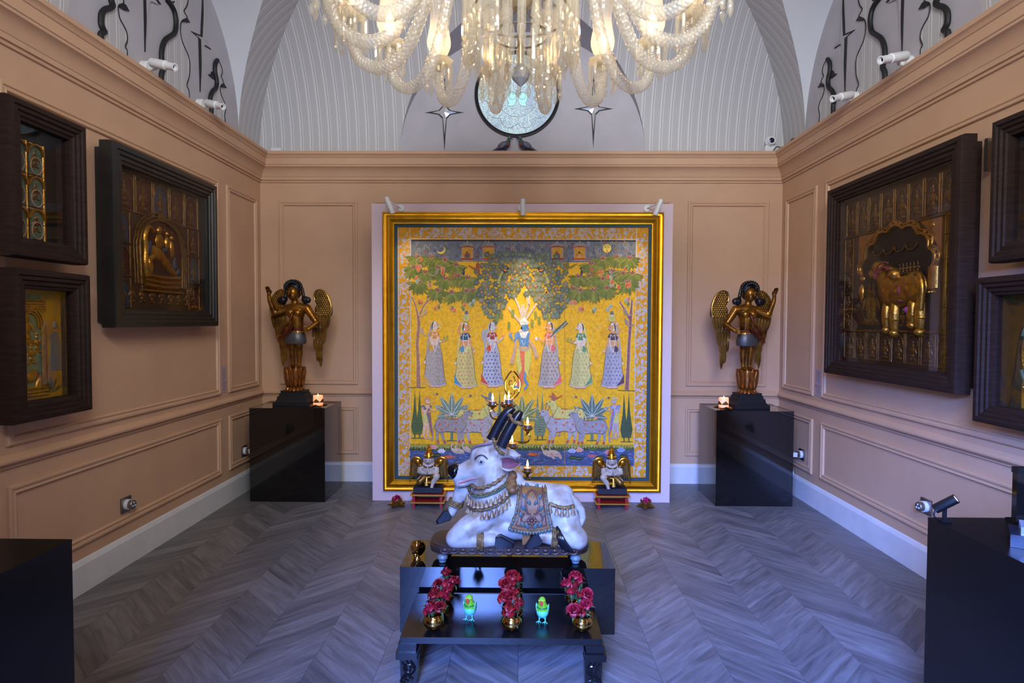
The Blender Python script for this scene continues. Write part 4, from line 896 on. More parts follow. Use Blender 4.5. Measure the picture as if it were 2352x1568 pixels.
# large dark picture on the right wall: gilded cow under a scalloped arch
b = Box('large brown-framed gilded relief of a standing cow under a scalloped arch, right wall', 1, 3.077, 4.40, 1.09, 2.398, dark_wood_frame, 0.10, rel_brown)
A_, B_ = b.a, b.b; go, fg, dk = MB(), MB(), MB()
for k in range(8): b.niche(dk, go, fg, -A_ + .02 + k * .135, B_ - .25, -A_ + .02 + k * .135 + .13, B_ - .03, False)
for k in range(8): b.niche(dk, go, fg, -A_ + .02 + k * .135, -B_ + .02, -A_ + .02 + k * .135 + .13, -B_ + .2, False)
for k in range(5):
    for u0 in (-A_ + .01, A_ - .12): b.niche(dk, go, fg, u0, -B_ + .22 + k * .13, u0 + .11, -B_ + .345 + k * .13, False)
b.T(go, [(-A_ + .02, -B_ + .21), (A_ - .02, -B_ + .21)], .008, .006); b.T(go, [(-A_ + .02, B_ - .26), (A_ - .02, B_ - .26)], .008, .006)
sc = []
for k in range(7):
    t0, t1 = 180 - k * 180 / 7, 180 - (k + 1) * 180 / 7
    for q in range(5):
        t = t0 + (t1 - t0) * q / 4; r = 1 - .1 * math.sin(PI * q / 4) * -1; sc.append((.02 + .33 * r * math.cos(R(t)), .02 + .25 * r * math.sin(R(t))))
b.G(dk, [(-.31, -.33)] + [(a, v) for a, v in sc] + [(.35, -.33)], .001); b.done('dark_niche', dk, mat('smoky_black', (20, 17, 16), 0.45), 0)
arch = MB()
for q, r in ((1.03, .012), (1.12, .007)): b.T(arch, [(.02 + (a - .02) * q, .02 + (v - .02) * q) for a, v in sc], r, .008)
beads(b, arch, [(.02 + (a - .02) * 1.07, .02 + (v - .02) * 1.07) for a, v in sc], .013, .018); b.T(arch, [(.37, .02), (.37, -.10)], .03, .004); beads(b, arch, [(.352, .0 - k * .02) for k in range(7)] + [(.375, .0 - k * .02) for k in range(7)], .012, .03)
for s_ in (-1, 1): b.G(arch, [(.02 + s_ * .40, .07), (.02 + s_ * .40, .30), (.02 + s_ * .2, .30), (.02 + s_ * .33, .2)], .003)
b.E(arch, .34, .25, .022, .022, .014); b.E(arch, -.33, .0, .025, .02, .02); b.E(arch, -.34, -.09, .025, .06, .02); b.done('scalloped_arch', arch, rel_gold)
cw = MB(); k_ = 1.0
for a in ((.11, -.10, .20, .095, 6, .05), (.20, -.085, .11, .10, 0, .05), (-.02, -.09, .12, .11, -20, .05), (-.08, -.03, .06, .11, 25, .045), (-.14, .055, .06, .05, -20, .045), (-.19, .02, .045, .032, -40, .04), (-.06, .045, .07, .025, -12, .035), (.03, .0, .035, .045, 0, .05)): b.E(cw, a[0], a[1], a[2], a[3], a[5], a[4], 14)
for u, v, r, l in ((-.045, -.24, .028, .12), (.035, -.25, .03, .13), (.20, -.225, .032, .10), (.265, -.24, .034, .13)): b.E(cw, u, v, r, l, .04, 0, 12); b.E(cw, u + .008, v - l * .8, r * .9, .03, .045); b.E(cw, u, v - .02, r * 1.1, .025, .04)
b.T(cw, [(p.x, p.y) for p in spline([(.24, -.01, 0), (.275, -.02, 0), (.30, -.09, 0), (.295, -.17, 0), (.29, -.22, 0)], 5)], .016, .02); b.done('gilded_cow', cw, rel_gold)
mb = MB(); b.E(mb, .13, -.10, .035, .05, .056); b.E(mb, .125, -.16, .03, .015, .05); b.T(mb, arc(-.02, -.08, .10, .13, 60, 150, 10), .006, .05); b.T(mb, arc(-.02, -.07, .125, .15, 70, 150, 10), .005, .05); b.done('saddle_ornament', mb, rel_rose)
mb = MB(); b.E(mb, .185, -.215, .025, .03, .05); b.E(mb, -.04, .045, .045, .011, .042, -12); b.done('pink_enamel', mb, rel_violet)
for u in (-.255, -.21): b.figure(fg, u, -.22, .30)
for k in range(6): b.figure(fg, .06 + k * .033, .02, .07)
b.figure(fg, .1, -.28, .12); b.figure(fg, .14, -.28, .12)
for k in range(4): b.T(go, arc(-.16 + .11 * k, .17, .05, .035, 180, 360, 8), .005, .006)
b.done('gilded_arcade', go, rel_gold2); b.done('embossed_figures', fg, rel_gold2)
MB().box((-0.03, -b.W / 2 - .05, b.H / 2 - .12), (0.03, 0.022, 0.16)).build('hanging_bracket', steel, b.t, 0)

b = Box('upper small brown-framed gilded relief with medallions, right wall', 1, 2.30, 2.888, 1.733, 2.391, dark_wood_frame, 0.088, rel_brown, rec=0.065)
A_, B_ = b.a, b.b; go, fg, pk = MB(), MB(), MB()
for j in range(4):
    for i in range(4):
        u0 = -A_ + .055 + i * .09; v0 = -B_ + .01 + j * .105
        if i in (1, 2) and j > 0: continue
        b.T(go, arc(u0 + .04, v0 + .055, .034, .036, 0, 180, 8), .006, .006); b.T(go, [(u0, v0), (u0, v0 + .10)], .004); b.figure(fg, u0 + .04, v0 + .05, .08); b.T(pk, arc(u0 + .04, v0 + .038, .026, .028, 0, 360, 14), .003, .008)
b.T(go, arc(-A_ + .235, .05, .085, .15, 180, 0, 14), .012, .006); beads(b, go, arc(-A_ + .235, .05, .085, .15, 180, 0, 22), .01, .02); b.T(go, [(-A_ + .15, -.12), (-A_ + .15, .05)], .012); b.T(go, [(-A_ + .32, -.12), (-A_ + .32, .05)], .012); b.figure(fg, -A_ + .235, .0, .24); b.E(go, -A_ + .1, B_ - .05, .022, .025, .02); b.E(go, -A_ + .1, B_ - .085, .035, .012, .016)
b.done('gilded_arcade', go, rel_gold); b.done('embossed_figures', fg, rel_gold2); b.done('pearl_ring', pk, rel_pearl)
b = Box('lower small brown-framed gilded relief of a round beaded medallion, right wall', 1, 2.30, 2.96, 0.975, 1.671, dark_wood_frame, 0.088, rel_brown, rec=0.065)
A_, B_ = b.a, b.b; go, fg, bg, pk = MB(), MB(), MB(), MB()
b.B(bg, -A_ + .09, -B_ + .004, A_ - .01, B_ - .004, .001)
for r in (.19, .175, .115): b.T(go, arc(.03, -.005, r * .92, r, 0, 360, 30), .007, .006)
beads(b, go, arc(.03, -.005, .182 * .92, .182, 0, 360, 54), .009, .016); beads(b, go, arc(.03, -.005, .1, .108, 0, 360, 34), .008, .016)
for k in range(14): b.figure(fg, .03 + .133 * math.cos(2 * PI * k / 14), -.02 + .143 * math.sin(2 * PI * k / 14), .055)
b.figure(fg, .03, -.02, .14); b.T(pk, arc(.03, .0, .19, .215, 95, 160, 10), .01, .006); b.T(pk, arc(.03, -.01, .19, .215, 200, 265, 10), .009, .006)
for k in range(5): beads(b, go, [(-A_ + .11 + .01 * k, -B_ + .1 - .018 * k), (-A_ + .15 + .01 * k, -B_ + .07 - .01 * k)], .01, .02)
b.done('yellow_ground', bg, rel_yel, 0); b.done('gilded_medallion', go, rel_gold); b.done('embossed_figures', fg, rel_gold); b.done('green_scroll', pk, rel_green)
# ------------------------------------------------------------------ tall winged statues
stat_gold = mat('dark_gilded_wood', (158, 104, 32), 0.3, 0.8, col2=(60, 28, 10), scale=12, thr=(0.40, 0.68), bump=0.15, bscale=40)
wing_gold = mat('wing_gilding', (150, 112, 50), 0.32, 0.85, col2=(70, 46, 20), scale=14, thr=(0.45, 0.8), bump=0.2, bscale=60)
wing_dark = mat('wing_dark_wood', (30, 20, 14), 0.45, 0.2)
skirt_blue = mat('slate_blue_skirt', (62, 66, 76), 0.4, 0.2, col2=(78, 64, 48), scale=20, stretch=(3, 3, 1))
lotus_gold = mat('red_gold_lotus', (158, 100, 40), 0.3, 0.75, col2=(92, 40, 20), scale=16, thr=(0.4, 0.75), bump=0.15, bscale=60)
lip_red = mat('dark_red_sash', (104, 44, 26), 0.4, 0.5, col2=(74, 26, 16), scale=20)
def angel(name, label, x, y, z, rz, sx):
    t = thing(name, label, 'statue', (x, y, z), rz); U = 0.000643
    def p(a, b, d=0.0): return (sx * (a - 420) * U, d, (1669 - b) * U)
    # black stepped base
    mb = MB()
    for w_, d_, z0, z1, tp in ((.30, .19, 0, .03, .985), (.27, .17, .03, .05, .9), (.245, .155, .05, .075, .96), (.215, .135, .075, .10, .97), (.19, .125, .10, .122, 1)): mb.box((0, 0, (z0 + z1) / 2), (w_, d_, z1 - z0), None, tp)
    mb.build('base', black_paint, t, 0)
    # lotus with upright petals
    zb, zt = p(0, 1440)[2], p(0, 1192)[2]
    lp = MB().lathe([(.05, .12), (.062, .122), (.05, zb - .005), (.042, zb + .01), (.06, zb + .03), (.075, zb + .07), (.085, zt - .02), (.088, zt), (.07, zt - .004), (0.0001, zt - .004)], 20).build('lotus_core', lotus_gold, t)
    for k in range(12):
        a = 2 * PI * k / 12; o = (0.074 * math.cos(a), 0.074 * math.sin(a), zb + .085)
        MB().ell((0, 0, 0), (.012, .021, .083), None, 8, 8).build('lotus_petal', lotus_gold, t, loc=o).rotation_euler = (0, R(7), a)
    for k in range(12):
        a = 2 * PI * (k + .5) / 12
        MB().ell((0, 0, 0), (.012, .016, .028), None, 8, 6).build('lotus_petal', lotus_gold, t, loc=(.062 * math.cos(a), .062 * math.sin(a), zb - .012)).rotation_euler = (0, R(-38), a)
    sd = MB()
    for k in range(20): sd.ell((.081 * math.cos(2 * PI * k / 20), .081 * math.sin(2 * PI * k / 20), zt + .002), .006, None, 6, 4)
    sd.build('bead_rim', lotus_gold, t)
    # body
    b = MB()
    b.ell(p(415, 225, -.012), (.046, .050, .060), None, 16, 12); b.ell(p(415, 265, -.022), (.036, .040, .042), None, 14, 10)
    b.cap(p(428, 320, -.004), p(430, 395, 0), .026, .032)
    b.limb([p(345, 425, 0), p(440, 415, 0), p(580, 425, 0)], [.034, .045, .036])
    b.ell(p(440, 480, 0), (.078, .048, .075)); b.ell(p(382, 482, -.032), (.034, .030, .034)); b.ell(p(480, 485, -.032), (.036, .030, .035))
    b.cap(p(448, 540, 0), p(455, 650, 0), .058, .052); b.ell(p(430, 740, .002), (.080, .056, .06))
    b.limb([p(340, 428, 0), p(185, 495, -.035), p(140, 330, -.065), p(135, 262, -.07)], [.033, .027, .018, .016])     # raised arm
    b.limb([p(588, 425, 0), p(690, 590, .012), p(715, 610, .008), p(640, 690, -.05)], [.036, .026, .024, .017])        # arm on the hip
    for xh, xk, xa in ((378, 384, 394), (482, 482, 474)):
        b.limb([p(xh, 800, 0), p(xk, 940, -.006), p(xk + 2, 990, 0), p(xa, 1150, .006)], [.038, .028, .027, .0165]); b.limb([p(xa, 1168, .008), p(xa - 3, 1182, -.055)], [.019, .014])
    # hands: a palm in the body skin, four fingers and a thumb each
    b.ell(p(140, 245, -.075), (.015, .011, .021)); b.ell(p(628, 695, -.056), (.018, .012, .017))
    hands = []
    for k in range(4): hands.append(([p(122 + 12 * k, 232, -.076), p(114 + 14 * k, 192 - 5 * (k in (1, 2)), -.086), p(120 + 14 * k, 164 - 6 * (k in (1, 2)), -.106)], [.0064, .0056, .0042]))
    hands.append(([p(158, 250, -.082), p(184, 228, -.094), p(186, 203, -.102)], [.0070, .0058, .0044]))
    for k in range(4): hands.append(([p(616, 678 + 14 * k, -.060), p(588, 686 + 14 * k, -.070), p(570, 702 + 13 * k, -.064)], [.0064, .0056, .0042]))
    hands.append(([p(630, 676, -.058), p(608, 658, -.068), p(588, 656, -.072)], [.0070, .0058, .0044]))
    body = blob(b, 'body', stat_gold, t, 0.0045, 5)
    for i_, (ps, rs) in enumerate(hands): MB().limb(ps, rs, 10).build('thumb' if i_ in (4, 9) else 'finger', stat_gold, body)
    # face
    f = MB(); f.cap(p(400, 215, -.060), p(396, 252, -.072), .005, .009)
    for q in (-1, 1): f.ell(p(398 + q * 5, 256, -.070), (.005, .005, .004), None, 8, 6)
    f.build('nose', stat_gold, body)
    for q in (-1, 1):
        MB().ell(p(400 + q * 27, 213, -.055), (.0105, .008, .0045), None, 10, 6).build('eye', mat('dull_eye_white', (150, 140, 112), 0.4), body); MB().ell(p(400 + q * 26, 213, -.062), (.004, .003, .004), None, 8, 6).build('pupil', black_paint, body)
        MB().tube([p(400 + q * (12 + 11 * k), 196 - 7 * math.sin(k * PI / 4), -.060 + .004 * k) for k in range(5)], .0018, 6).build('eyebrow', black_paint, body)
        MB().ell(p(415 + q * 93, 225, 0), (.009, .014, .026), None, 10, 8).build('ear', stat_gold, body)
    mb = MB(); mb.ell(p(397, 283, -.066), (.012, .006, .0035), None, 10, 6); mb.ell(p(397, 290, -.064), (.010, .006, .004), None, 10, 6); mb.build('mouth', lip_red, body)
    # hair: cap, crown of curls and two side rolls
    h = MB(); h.ell(p(421, 160, .012), (.067, .048, .066), None, 18, 12); h.ell(p(418, 215, .022), (.052, .046, .060))
    for q in (-1, 1): h.limb([p(418 + q * 105, 170, .005), p(418 + q * 118, 250, .008), p(418 + q * 120, 320, .005)], [.012, .013, .018]); h.ell(p(418 + q * 150, 318, .0), (.034, .03, .033)); h.ell(p(418 + q * 185, 320, -.004), (.026, .024, .028))
    hair = blob(h, 'hair', dark_hair, t, 0.005, 3)
    for k in range(13):
        a = R(-8 + 196 * k / 12); MB().ell(p(420 - 108 * math.cos(a), 160 - 88 * math.sin(a), -.028), (.0115, .0115, .0115), None, 10, 7).build('curl', dark_hair, hair)
    for k in range(9):
        a = R(10 + 160 * k / 8); MB().ell(p(420 - 80 * math.cos(a), 158 - 62 * math.sin(a), -.044), .010, None, 8, 6).build('curl', dark_hair, hair)
    # skirt, belt, necklace and looped garland
    mb = MB()
    prof = [(.062, p(0, 700)[2]), (.072, p(0, 730)[2]), (.083, p(0, 770)[2]), (.090, p(0, 840)[2]), (.083, p(0, 882)[2]), (.070, p(0, 880)[2])]
    mb.lathe(prof, 28, (sx * (432 - 420) * U, 0, 0), None, lambda i, ph: 1 + .035 * math.sin(ph * 9) * (i / 5), .72); mb.build('skirt', skirt_blue, t)
    mb = MB()
    for dz_ in (690, 705): mb.tube([(sx * (440 - 420) * U + .066 * math.cos(R(a)), .048 * math.sin(R(a)), p(0, dz_)[2]) for a in range(0, 360, 15)], .007, 8, closed=True)
    mb.build('belt', lip_red, t)
    mb = MB()
    for k in range(17):
        a = R(180 + 180 * k / 16); mb.ell((p(430, 0)[0] + .052 * math.cos(a), .050 * math.sin(a) + .004, p(0, 378)[2] + .012 * math.sin(a)), .0045, None, 6, 5)
    mb.build('necklace', wing_gold, t)
    pts = spline([p(435, 480, -.058), p(415, 560, -.066), p(395, 610, -.068), p(345, 650, -.07), (p(290, 720, -.07)), p(285, 775, -.066), p(330, 760, -.068), p(385, 690, -.07), p(425, 600, -.066)], 6)
    MB().tube(pts, .011, 8).build('sash', lip_red, t)
    mb = MB()
    for k in range(0, len(pts), 2): mb.ell(pts[k] + Vector((0, -.008, 0)), .008, None, 6, 5)
    mb.build('garland', stat_gold, t)
    mb = MB().grid(lambda u, v: Vector(p(300 + 150 * u - 60 * v * (1 - u), 640 + 60 * u * (1 - v) + 210 * v * (1 - u) ** .5, -.064 - .012 * math.sin(v * 9) * .5)), 10, 10); mb.build('drape', lip_red, t, 180)
    # wings
    for side in (1, -1):
        def wpt(a, b, d): 
            aa = a if side > 0 else 965 - a
            return p(aa, b, d)
        out = [(665, 262), (688, 208), (745, 188), (810, 222), (860, 300), (888, 400), (880, 522), (760, 540), (690, 520), (672, 445), (702, 382), (672, 318)]
        pl = [(q.x, q.y) for q in spline([(a, b_, 0) for a, b_ in out], 3, True)]
        wg = MB().prism(pl, lambda a, b_, d: wpt(a, b_, d), .030, .052).build('wing', wing_dark, t, 0)
        mb = MB(); rg = random.Random(5)
        for j in range(12):
            for i in range(7):
                a = 690 + i * 30 + (15 if j % 2 else 0); b_ = 215 + j * 27
                if inside(a, b_, out, 9): mb.ell(wpt(a, b_, .029), (.0135, .006, .0155), None, 8, 6)
        mb.build('scale_feather', wing_gold, wg)
        mb = MB().tube([wpt(q.x, q.y, .028) for q in spline([(672, 318, 0), (665, 262, 0), (688, 208, 0), (745, 188, 0), (810, 222, 0), (860, 300, 0), (888, 400, 0), (880, 522, 0)], 5)], .008, 8); mb.build('wing_rim', wing_gold, wg)
        rows = [((700, 515, 668, 690), (740, 520, 712, 700), (782, 525, 762, 700), (825, 525, 800, 700), (866, 520, 832, 690)), ((665, 640, 640, 800), (700, 670, 682, 880), (740, 680, 722, 885), (780, 680, 762, 885), (814, 680, 782, 880)), ((662, 820, 660, 960), (690, 860, 690, 1010), (725, 870, 716, 1015), (757, 870, 745, 1000)), ((697, 980, 692, 1110), (722, 990, 720, 1130), (744, 985, 735, 1185))]
        for ri, rw in enumerate(reversed(rows)):
            for a0, b0, a1, b1 in rw:
                P0, P1 = Vector(wpt(a0, b0, .040 - .005 * ri)), Vector(wpt(a1, b1, .046 - .005 * ri)); n = 7
                mb = MB().tube([P0 + (P1 - P0) * k / n for k in range(n + 1)], [.010, .0135, .0145, .0145, .0138, .012, .009, .003], 8, flat=.42)
                MBo = mb.build('long_feather', wing_gold, wg)
    return t
def inside(x, y, pg, mar=0):
    c = False; n = len(pg); j = n - 1
    for i in range(n):
        if (pg[i][1] > y) != (pg[j][1] > y) and x < (pg[j][0] - pg[i][0]) * (y - pg[i][1]) / (pg[j][1] - pg[i][1]) + pg[i][0]: c = not c
        j = i
    return c
angel('winged_statue', 'dark gilded winged statue on a lotus in the left corner, hand on hip', -1.862, 4.99, PZ + .001, R(-4), 1)
angel('winged_statue', 'dark gilded winged statue on a lotus in the right corner, hand raised beside the wall', 1.868, 4.97, PZ + .001, R(8), -1)

# ------------------------------------------------------------------ lotus candle holders and lotus flower bowls
def leaf_blade(mb, L, W, up, n=8, base=0.015, thick=.0012):
    """one cupped leaf growing along +x from the origin"""
    def fn(u, v):
        s_ = u; w_ = W * math.sin(PI * min(1, .12 + .88 * s_)) ** .8 * (1 - s_ ** 6); y = (v - .5) * w_
        return Vector((base + L * s_, y, up(s_) + 1.6 * y * y / max(W, 1e-4)))
    mb.grid(fn, n, 4); return mb
def lotus_holder(name, label, cat, loc, group, k=1.0, rz=0.0):
    t = thing(name, label, cat, loc, rz, group)
    MB().lathe([(.0001, .004 * k), (.03 * k, .004 * k), (.034 * k, .010 * k), (.028 * k, .014 * k), (.0001, .014 * k)], 16).build('foot', brass_dark, t)
    for i in range(5):
        lf = leaf_blade(MB(), .075 * k, .052 * k, lambda s_: (.004 + .012 * s_ ** 2.5) * k, base=.01 * k); o = lf.build('leaf', brass_dark, t, 180); o.rotation_euler = (0, 0, 2 * PI * i / 5 + .3)
    for i in range(5):
        def upf(s_): return 0
        mb = MB()
        def fn(u, v):
            h = u; wd = .046 * k * math.sin(PI * min(1, .16 + .84 * h)) ** .75 * (1 - h ** 8); a = (v - .5) * wd / (.036 * k)
            r = (.018 + .024 * math.sin(h * PI * .62)) * k
            return Vector((r * math.cos(a), r * math.sin(a), (.012 + .058 * h) * k))
        mb.grid(fn, 8, 6); o = mb.build('petal', brass_dark, t, 180); o.rotation_euler = (0, 0, 2 * PI * i / 5 - PI / 2)
    return t
glow = mat('glowing_wax', (250, 190, 150), 0.5, emit=(255, 150, 90), estr=0.9)
flame = mat('candle_flame', (255, 220, 150), 0.5, emit=(255, 196, 96), estr=14.0)
def pedestal_candle(label, x, y):
    z = PZ + .001
    lotus_holder('lotus_candle_holder', label + ' lotus candle holder of aged brass on the black plinth', 'candle holder', (x, y, z), 'lotus candle holders on the plinths', 1.05)
    c = thing('pillar_candle', label + ' short glowing pillar candle in a brass lotus holder', 'candle', (x, y, z + .018), 0, 'lit pillar candles')
    MB().lathe([(.0001, 0), (.037, 0), (.0385, .004), (.0385, .072), (.036, .078), (.032, .076), (.028, .066), (.0001, .064)], 24).build('wax', glow, c)
    MB().lathe([(.0001, 0.062), (.004, .066), (.0055, .074), (.003, .084), (.0001, .092)], 10).build('flame', flame, c)
    MB().tube([(0, 0, .06), (0, 0, .07)], .001, 5).build('wick', black_paint, c)
pedestal_candle('left-hand', -1.622, 4.845); pedestal_candle('right-hand', 1.637, 4.845)
for lab, x in (('left', -.957), ('right', .993)):
    y = 4.70
    lotus_holder('lotus_bowl', 'brass lotus bowl on the floor at the %s edge of the lilac panel' % lab, 'bowl', (x, y, 0.0005), 'brass lotus bowls on the floor', 1.0, .4)
    rg = random.Random(x); pet = mat('magenta_petal', (196, 30, 110), 0.5, col2=(160, 16, 60), scale=20)
    f = thing('flower_head', 'loose magenta flower petals heaped in the %s brass lotus bowl' % lab, 'flowers', (x, y, .02), 0, 'magenta flowers in lotus bowls')
    for i in range(16):
        a = rg.uniform(0, 6.28); rr = rg.uniform(0, .026); h = .03 + .022 * (1 - rr / .03) + rg.uniform(-.004, .006)
        mb = MB().grid(lambda u, v: Vector((.016 * (u - .5) * 2, .014 * (v - .5) * 2, .012 * ((u - .5) ** 2 + (v - .5) ** 2) * 2.2 - .003)), 4, 4)
        o = mb.build('petal', pet if i < 12 else mat('crimson_petal', (130, 12, 34), 0.5), f, 180, (rr * math.cos(a), rr * math.sin(a), h)); o.rotation_euler = (rg.uniform(-.9, .9), rg.uniform(-.9, .9), a)
    MB().ell((0, 0, .02), (.026, .026, .022), None, 12, 8).build('flower_bed', pet, f)
# ------------------------------------------------------------------ kneeling winged figures on red and gold stools
ivory = mat('ivory_painted_wood', (176, 166, 156), 0.4, col2=(150, 132, 116), scale=22, thr=(0.45, 0.8), bump=0.1, bscale=60)
bronze = mat('bronze_gold_paint', (130, 98, 48), 0.35, 0.75, col2=(80, 54, 26), scale=30, thr=(0.45, 0.8))
gold_trim = mat('gold_edge_paint', (206, 160, 66), 0.35, 0.7)
crown_gold = mat('crown_gold', (196, 138, 36), 0.28, 0.9, col2=(140, 84, 20), scale=40)
dark_ink = mat('ink_line', (30, 26, 30), 0.5); eye_white = mat('painted_eye_white', (222, 220, 216), 0.35)
plum = mat('plum_mark', (110, 24, 60), 0.5); pinkish = mat('painted_pink', (168, 92, 96), 0.45)
def stool(x, y, side):
    t = thing('stepped_stool', 'two-tier red stool with gold edges under the kneeling figure, %s of the gilt frame' % side, 'stool', (x, y, 0))
    for z in (.046, .104):
        MB().box((0, 0, z), (.250, .140, .012)).build('shelf', red_paint, t, 0)
        rect_frame(MB(), -.133, -.078, .133, .078, [(0, .004), (0, .010), (.010, .013), (.014, .006)], lambda a, b, h: (a, b, z - .006 + h)).build('gold_edge', gold_trim, t, 0)
    for sx in (-1, 1):
        for sy in (-1, 1): MB().box((sx * .106, sy * .052, .05), (.020, .018, .098)).build('leg', red_paint, t, 0)
    for sx in (-1, 1): MB().box((sx * .106, 0, .020), (.014, .09, .014)).build('side_bar', red_paint, t, 0)
def kneeler(x, y, sx, side):
    t = thing('kneeling_figure', 'small kneeling winged figure with praying hands and tall gold crown, %s of the gilt frame' % side, 'statue', (x, y, .118))
    U = .000386
    def p(a, b, d=0.0): return (sx * (a - 1060) * U, d, (1000 - b) * U)
    MB().box((0, 0, .021), (.222, .125, .042)).build('base_block', mat('blue_black_block', (20, 24, 38), 0.5), t, 0)
    z0 = 0
    b = MB()
    b.ell(p(1060, 570, 0), (.044, .032, .052)); b.cap(p(950, 492, 0), p(1172, 492, 0), .024, .024); b.cap(p(1062, 480, 0), p(1062, 425, -.004), .017, .016)
    b.ell(p(1062, 356, -.006), (.034, .033, .040), None, 16, 12); b.ell(p(1062, 392, -.012), (.025, .026, .024))
    for q in (-1, 1):
        b.limb([p(1060 + q * 150, 490, -.002), p(1060 + q * 178, 588, -.022), p(1060 + q * 40, 600, -.058)], [.025, .019, .013])
        b.limb([p(1060 + q * 26, 598, -.060), p(1060 + q * 15, 555, -.062), p(1060 + q * 10, 520, -.060)], [.012, .010, .006])
    b.ell(p(1060, 655, 0), (.050, .036, .03))
    b.limb([p(1010, 670, -.01), p(900, 760, -.042), p(890, 790, -.03)], [.030, .026, .022]); b.limb([p(890, 800, -.038), p(930, 830, .03)], [.022, .018])   # folded leg
    b.limb([p(1110, 680, -.01), p(1240, 672, -.045), p(1170, 790, -.050), p(1150, 845, -.05)], [.032, .027, .019, .014]); b.limb([p(1150, 862, -.048), p(1152, 866, -.072)], [.015, .012])
    body = blob(b, 'body', ivory, t, .0034, 4)
    for q in (-1, 1):
        MB().ell(p(1062 + q * 34, 344, -.0345), (.0095, .005, .0055), None, 10, 6).build('eye', eye_white, body); MB().ell(p(1062 + q * 33, 344, -.0390), (.0040, .002, .0045), None, 8, 6).build('pupil', dark_ink, body)
        MB().tube([p(1062 + q * (14 + 12 * k), 320 - 8 * math.sin(k * PI / 4), -.0375 + .0022 * k) for k in range(5)], .0013, 5).build('eyebrow', dark_ink, body)
        e = MB().ell(p(1062 + q * 92, 372, 0), (.007, .012, .017), None, 10, 8); e.ell(p(1062 + q * 96, 420, 0), (.008, .008, .009), None, 10, 8); e.build('ear_with_earring', ivory, body)
        MB().ell(p(1060 + q * 165, 470, 0), (.030, .031, .018), None, 12, 8).build('shoulder_plate', bronze, body)
        MB().tube([p(1060 + q * (168 + 30 * math.cos(R(a))), 520, -.006) for a in (0,)] + [p(1060 + q * 168, 520, -.030)], .004, 6).build('arm_band', gold_trim, body)
        for k in range(4): MB().limb([p(1060 + q * (14 - 0 * k), 560 - 2 * k, -.066 + .003 * k), p(1060 + q * 9, 522 - 3 * k, -.064 + .004 * k), p(1060 + q * 4, 492 - 4 * abs(k - 1.5), -.062 + .004 * k)], [.0042, .0038, .003], 8).build('finger', ivory, body)
        MB().limb([p(1060 + q * 22, 580, -.070), p(1060 + q * 10, 548, -.072)], [.0042, .003], 8).build('thumb', ivory, body)
    for k in range(5): MB().ell(p(1130 + 11 * k, 874, -.083), (.0035, .006, .004), None, 8, 6).build('toe', ivory, body)
    MB().cap(p(1062, 350, -.038), p(1062, 382, -.044), .003, .006).build('nose', ivory, body); MB().ell(p(1062, 406, -.0385), (.010, .004, .0035), None, 10, 6).build('mouth', plum, body)
    MB().prism([(-.002, 0), (.002, 0), (.002, .03), (-.002, .03)], lambda a, c, d: (p(1060, 0)[0] + a, -.071 - d, p(0, 600)[2] + c), 0, .002).build('forehead_mark', plum, body, 0)
    z = p(0, 286)[2]
    MB().lathe([(r_, z + q_ * .74) for r_, q_ in ((.0345, -.012), (.038, -.004), (.034, .006), (.030, .030), (.024, .046), (.027, .050), (.024, .056), (.018, .066), (.022, .071), (.018, .077), (.012, .090), (.015, .094), (.010, .100), (.006, .108), (.009, .113), (.004, .120), (.001, .132))], 20, (p(1066, 0)[0], -.004, 0)).build('crown', crown_gold, t)
    mb = MB()
    for k in range(11): a = R(180 + 18 * k); mb.ell((p(1066, 0)[0] + .034 * math.cos(a), -.004 + .036 * math.sin(a), z + .010), .004, None, 6, 5)
    mb.build('crown_bead', gold_trim, t)
    mb = MB().tube([(p(1062, 0)[0] + .040 * math.cos(R(a)), -.006 + .036 * math.sin(R(a)), p(0, 460)[2] + .012 * math.sin(R(a))) for a in range(180, 361, 15)], .0055, 8); mb.build('collar', bronze, t)
    # loincloth: thigh wrap, belt and hanging end
    mb = MB(); mb.cap(p(1000, 690, -.014), p(905, 775, -.046), .034, .0285); mb.cap(p(1105, 690, -.012), p(1180, 678, -.036), .034, .030); mb.build('loincloth', bronze, t)
    mb = MB().tube([p(960 + 20 * k, 668 + 18 * math.sin(PI * k / 10), -.040 - .012 * math.sin(PI * k / 10)) for k in range(11)], .0035, 8); mb.build('belt', gold_trim, t)
    mb = MB().tube([p(1045, 690, -.055), p(1040, 760, -.062), p(1038, 850, -.064)], [.006, .008, .014], 8, flat=.5); mb.build('cloth_end', gold_trim, t)
    for q in (-1, 1):
        def wp_(a, b_, d): return p(1060 + q * a, b_, d)
        pl = [(v.x, v.y) for v in spline([(120, 470, 0), (150, 400, 0), (200, 335, 0), (270, 318, 0), (330, 350, 0), (355, 420, 0), (362, 560, 0), (340, 600, 0), (240, 500, 0)], 4, True)]
        wg = MB().prism(pl, lambda a, c, d: wp_(a, c, d), .012, .022).build('wing', bronze, t, 30)
        MB().tube([wp_(v.x, v.y, .012) for v in spline([(120, 470, 0), (150, 400, 0), (200, 335, 0), (270, 318, 0), (330, 350, 0), (358, 430, 0), (366, 560, 0), (376, 690, 0)], 5)], .0085, 8).build('wing_rim', crown_gold, wg)
        MB().ell(wp_(235, 412, .012), (.026, .010, .024), None, 14, 8).build('wing_boss', crown_gold, wg)
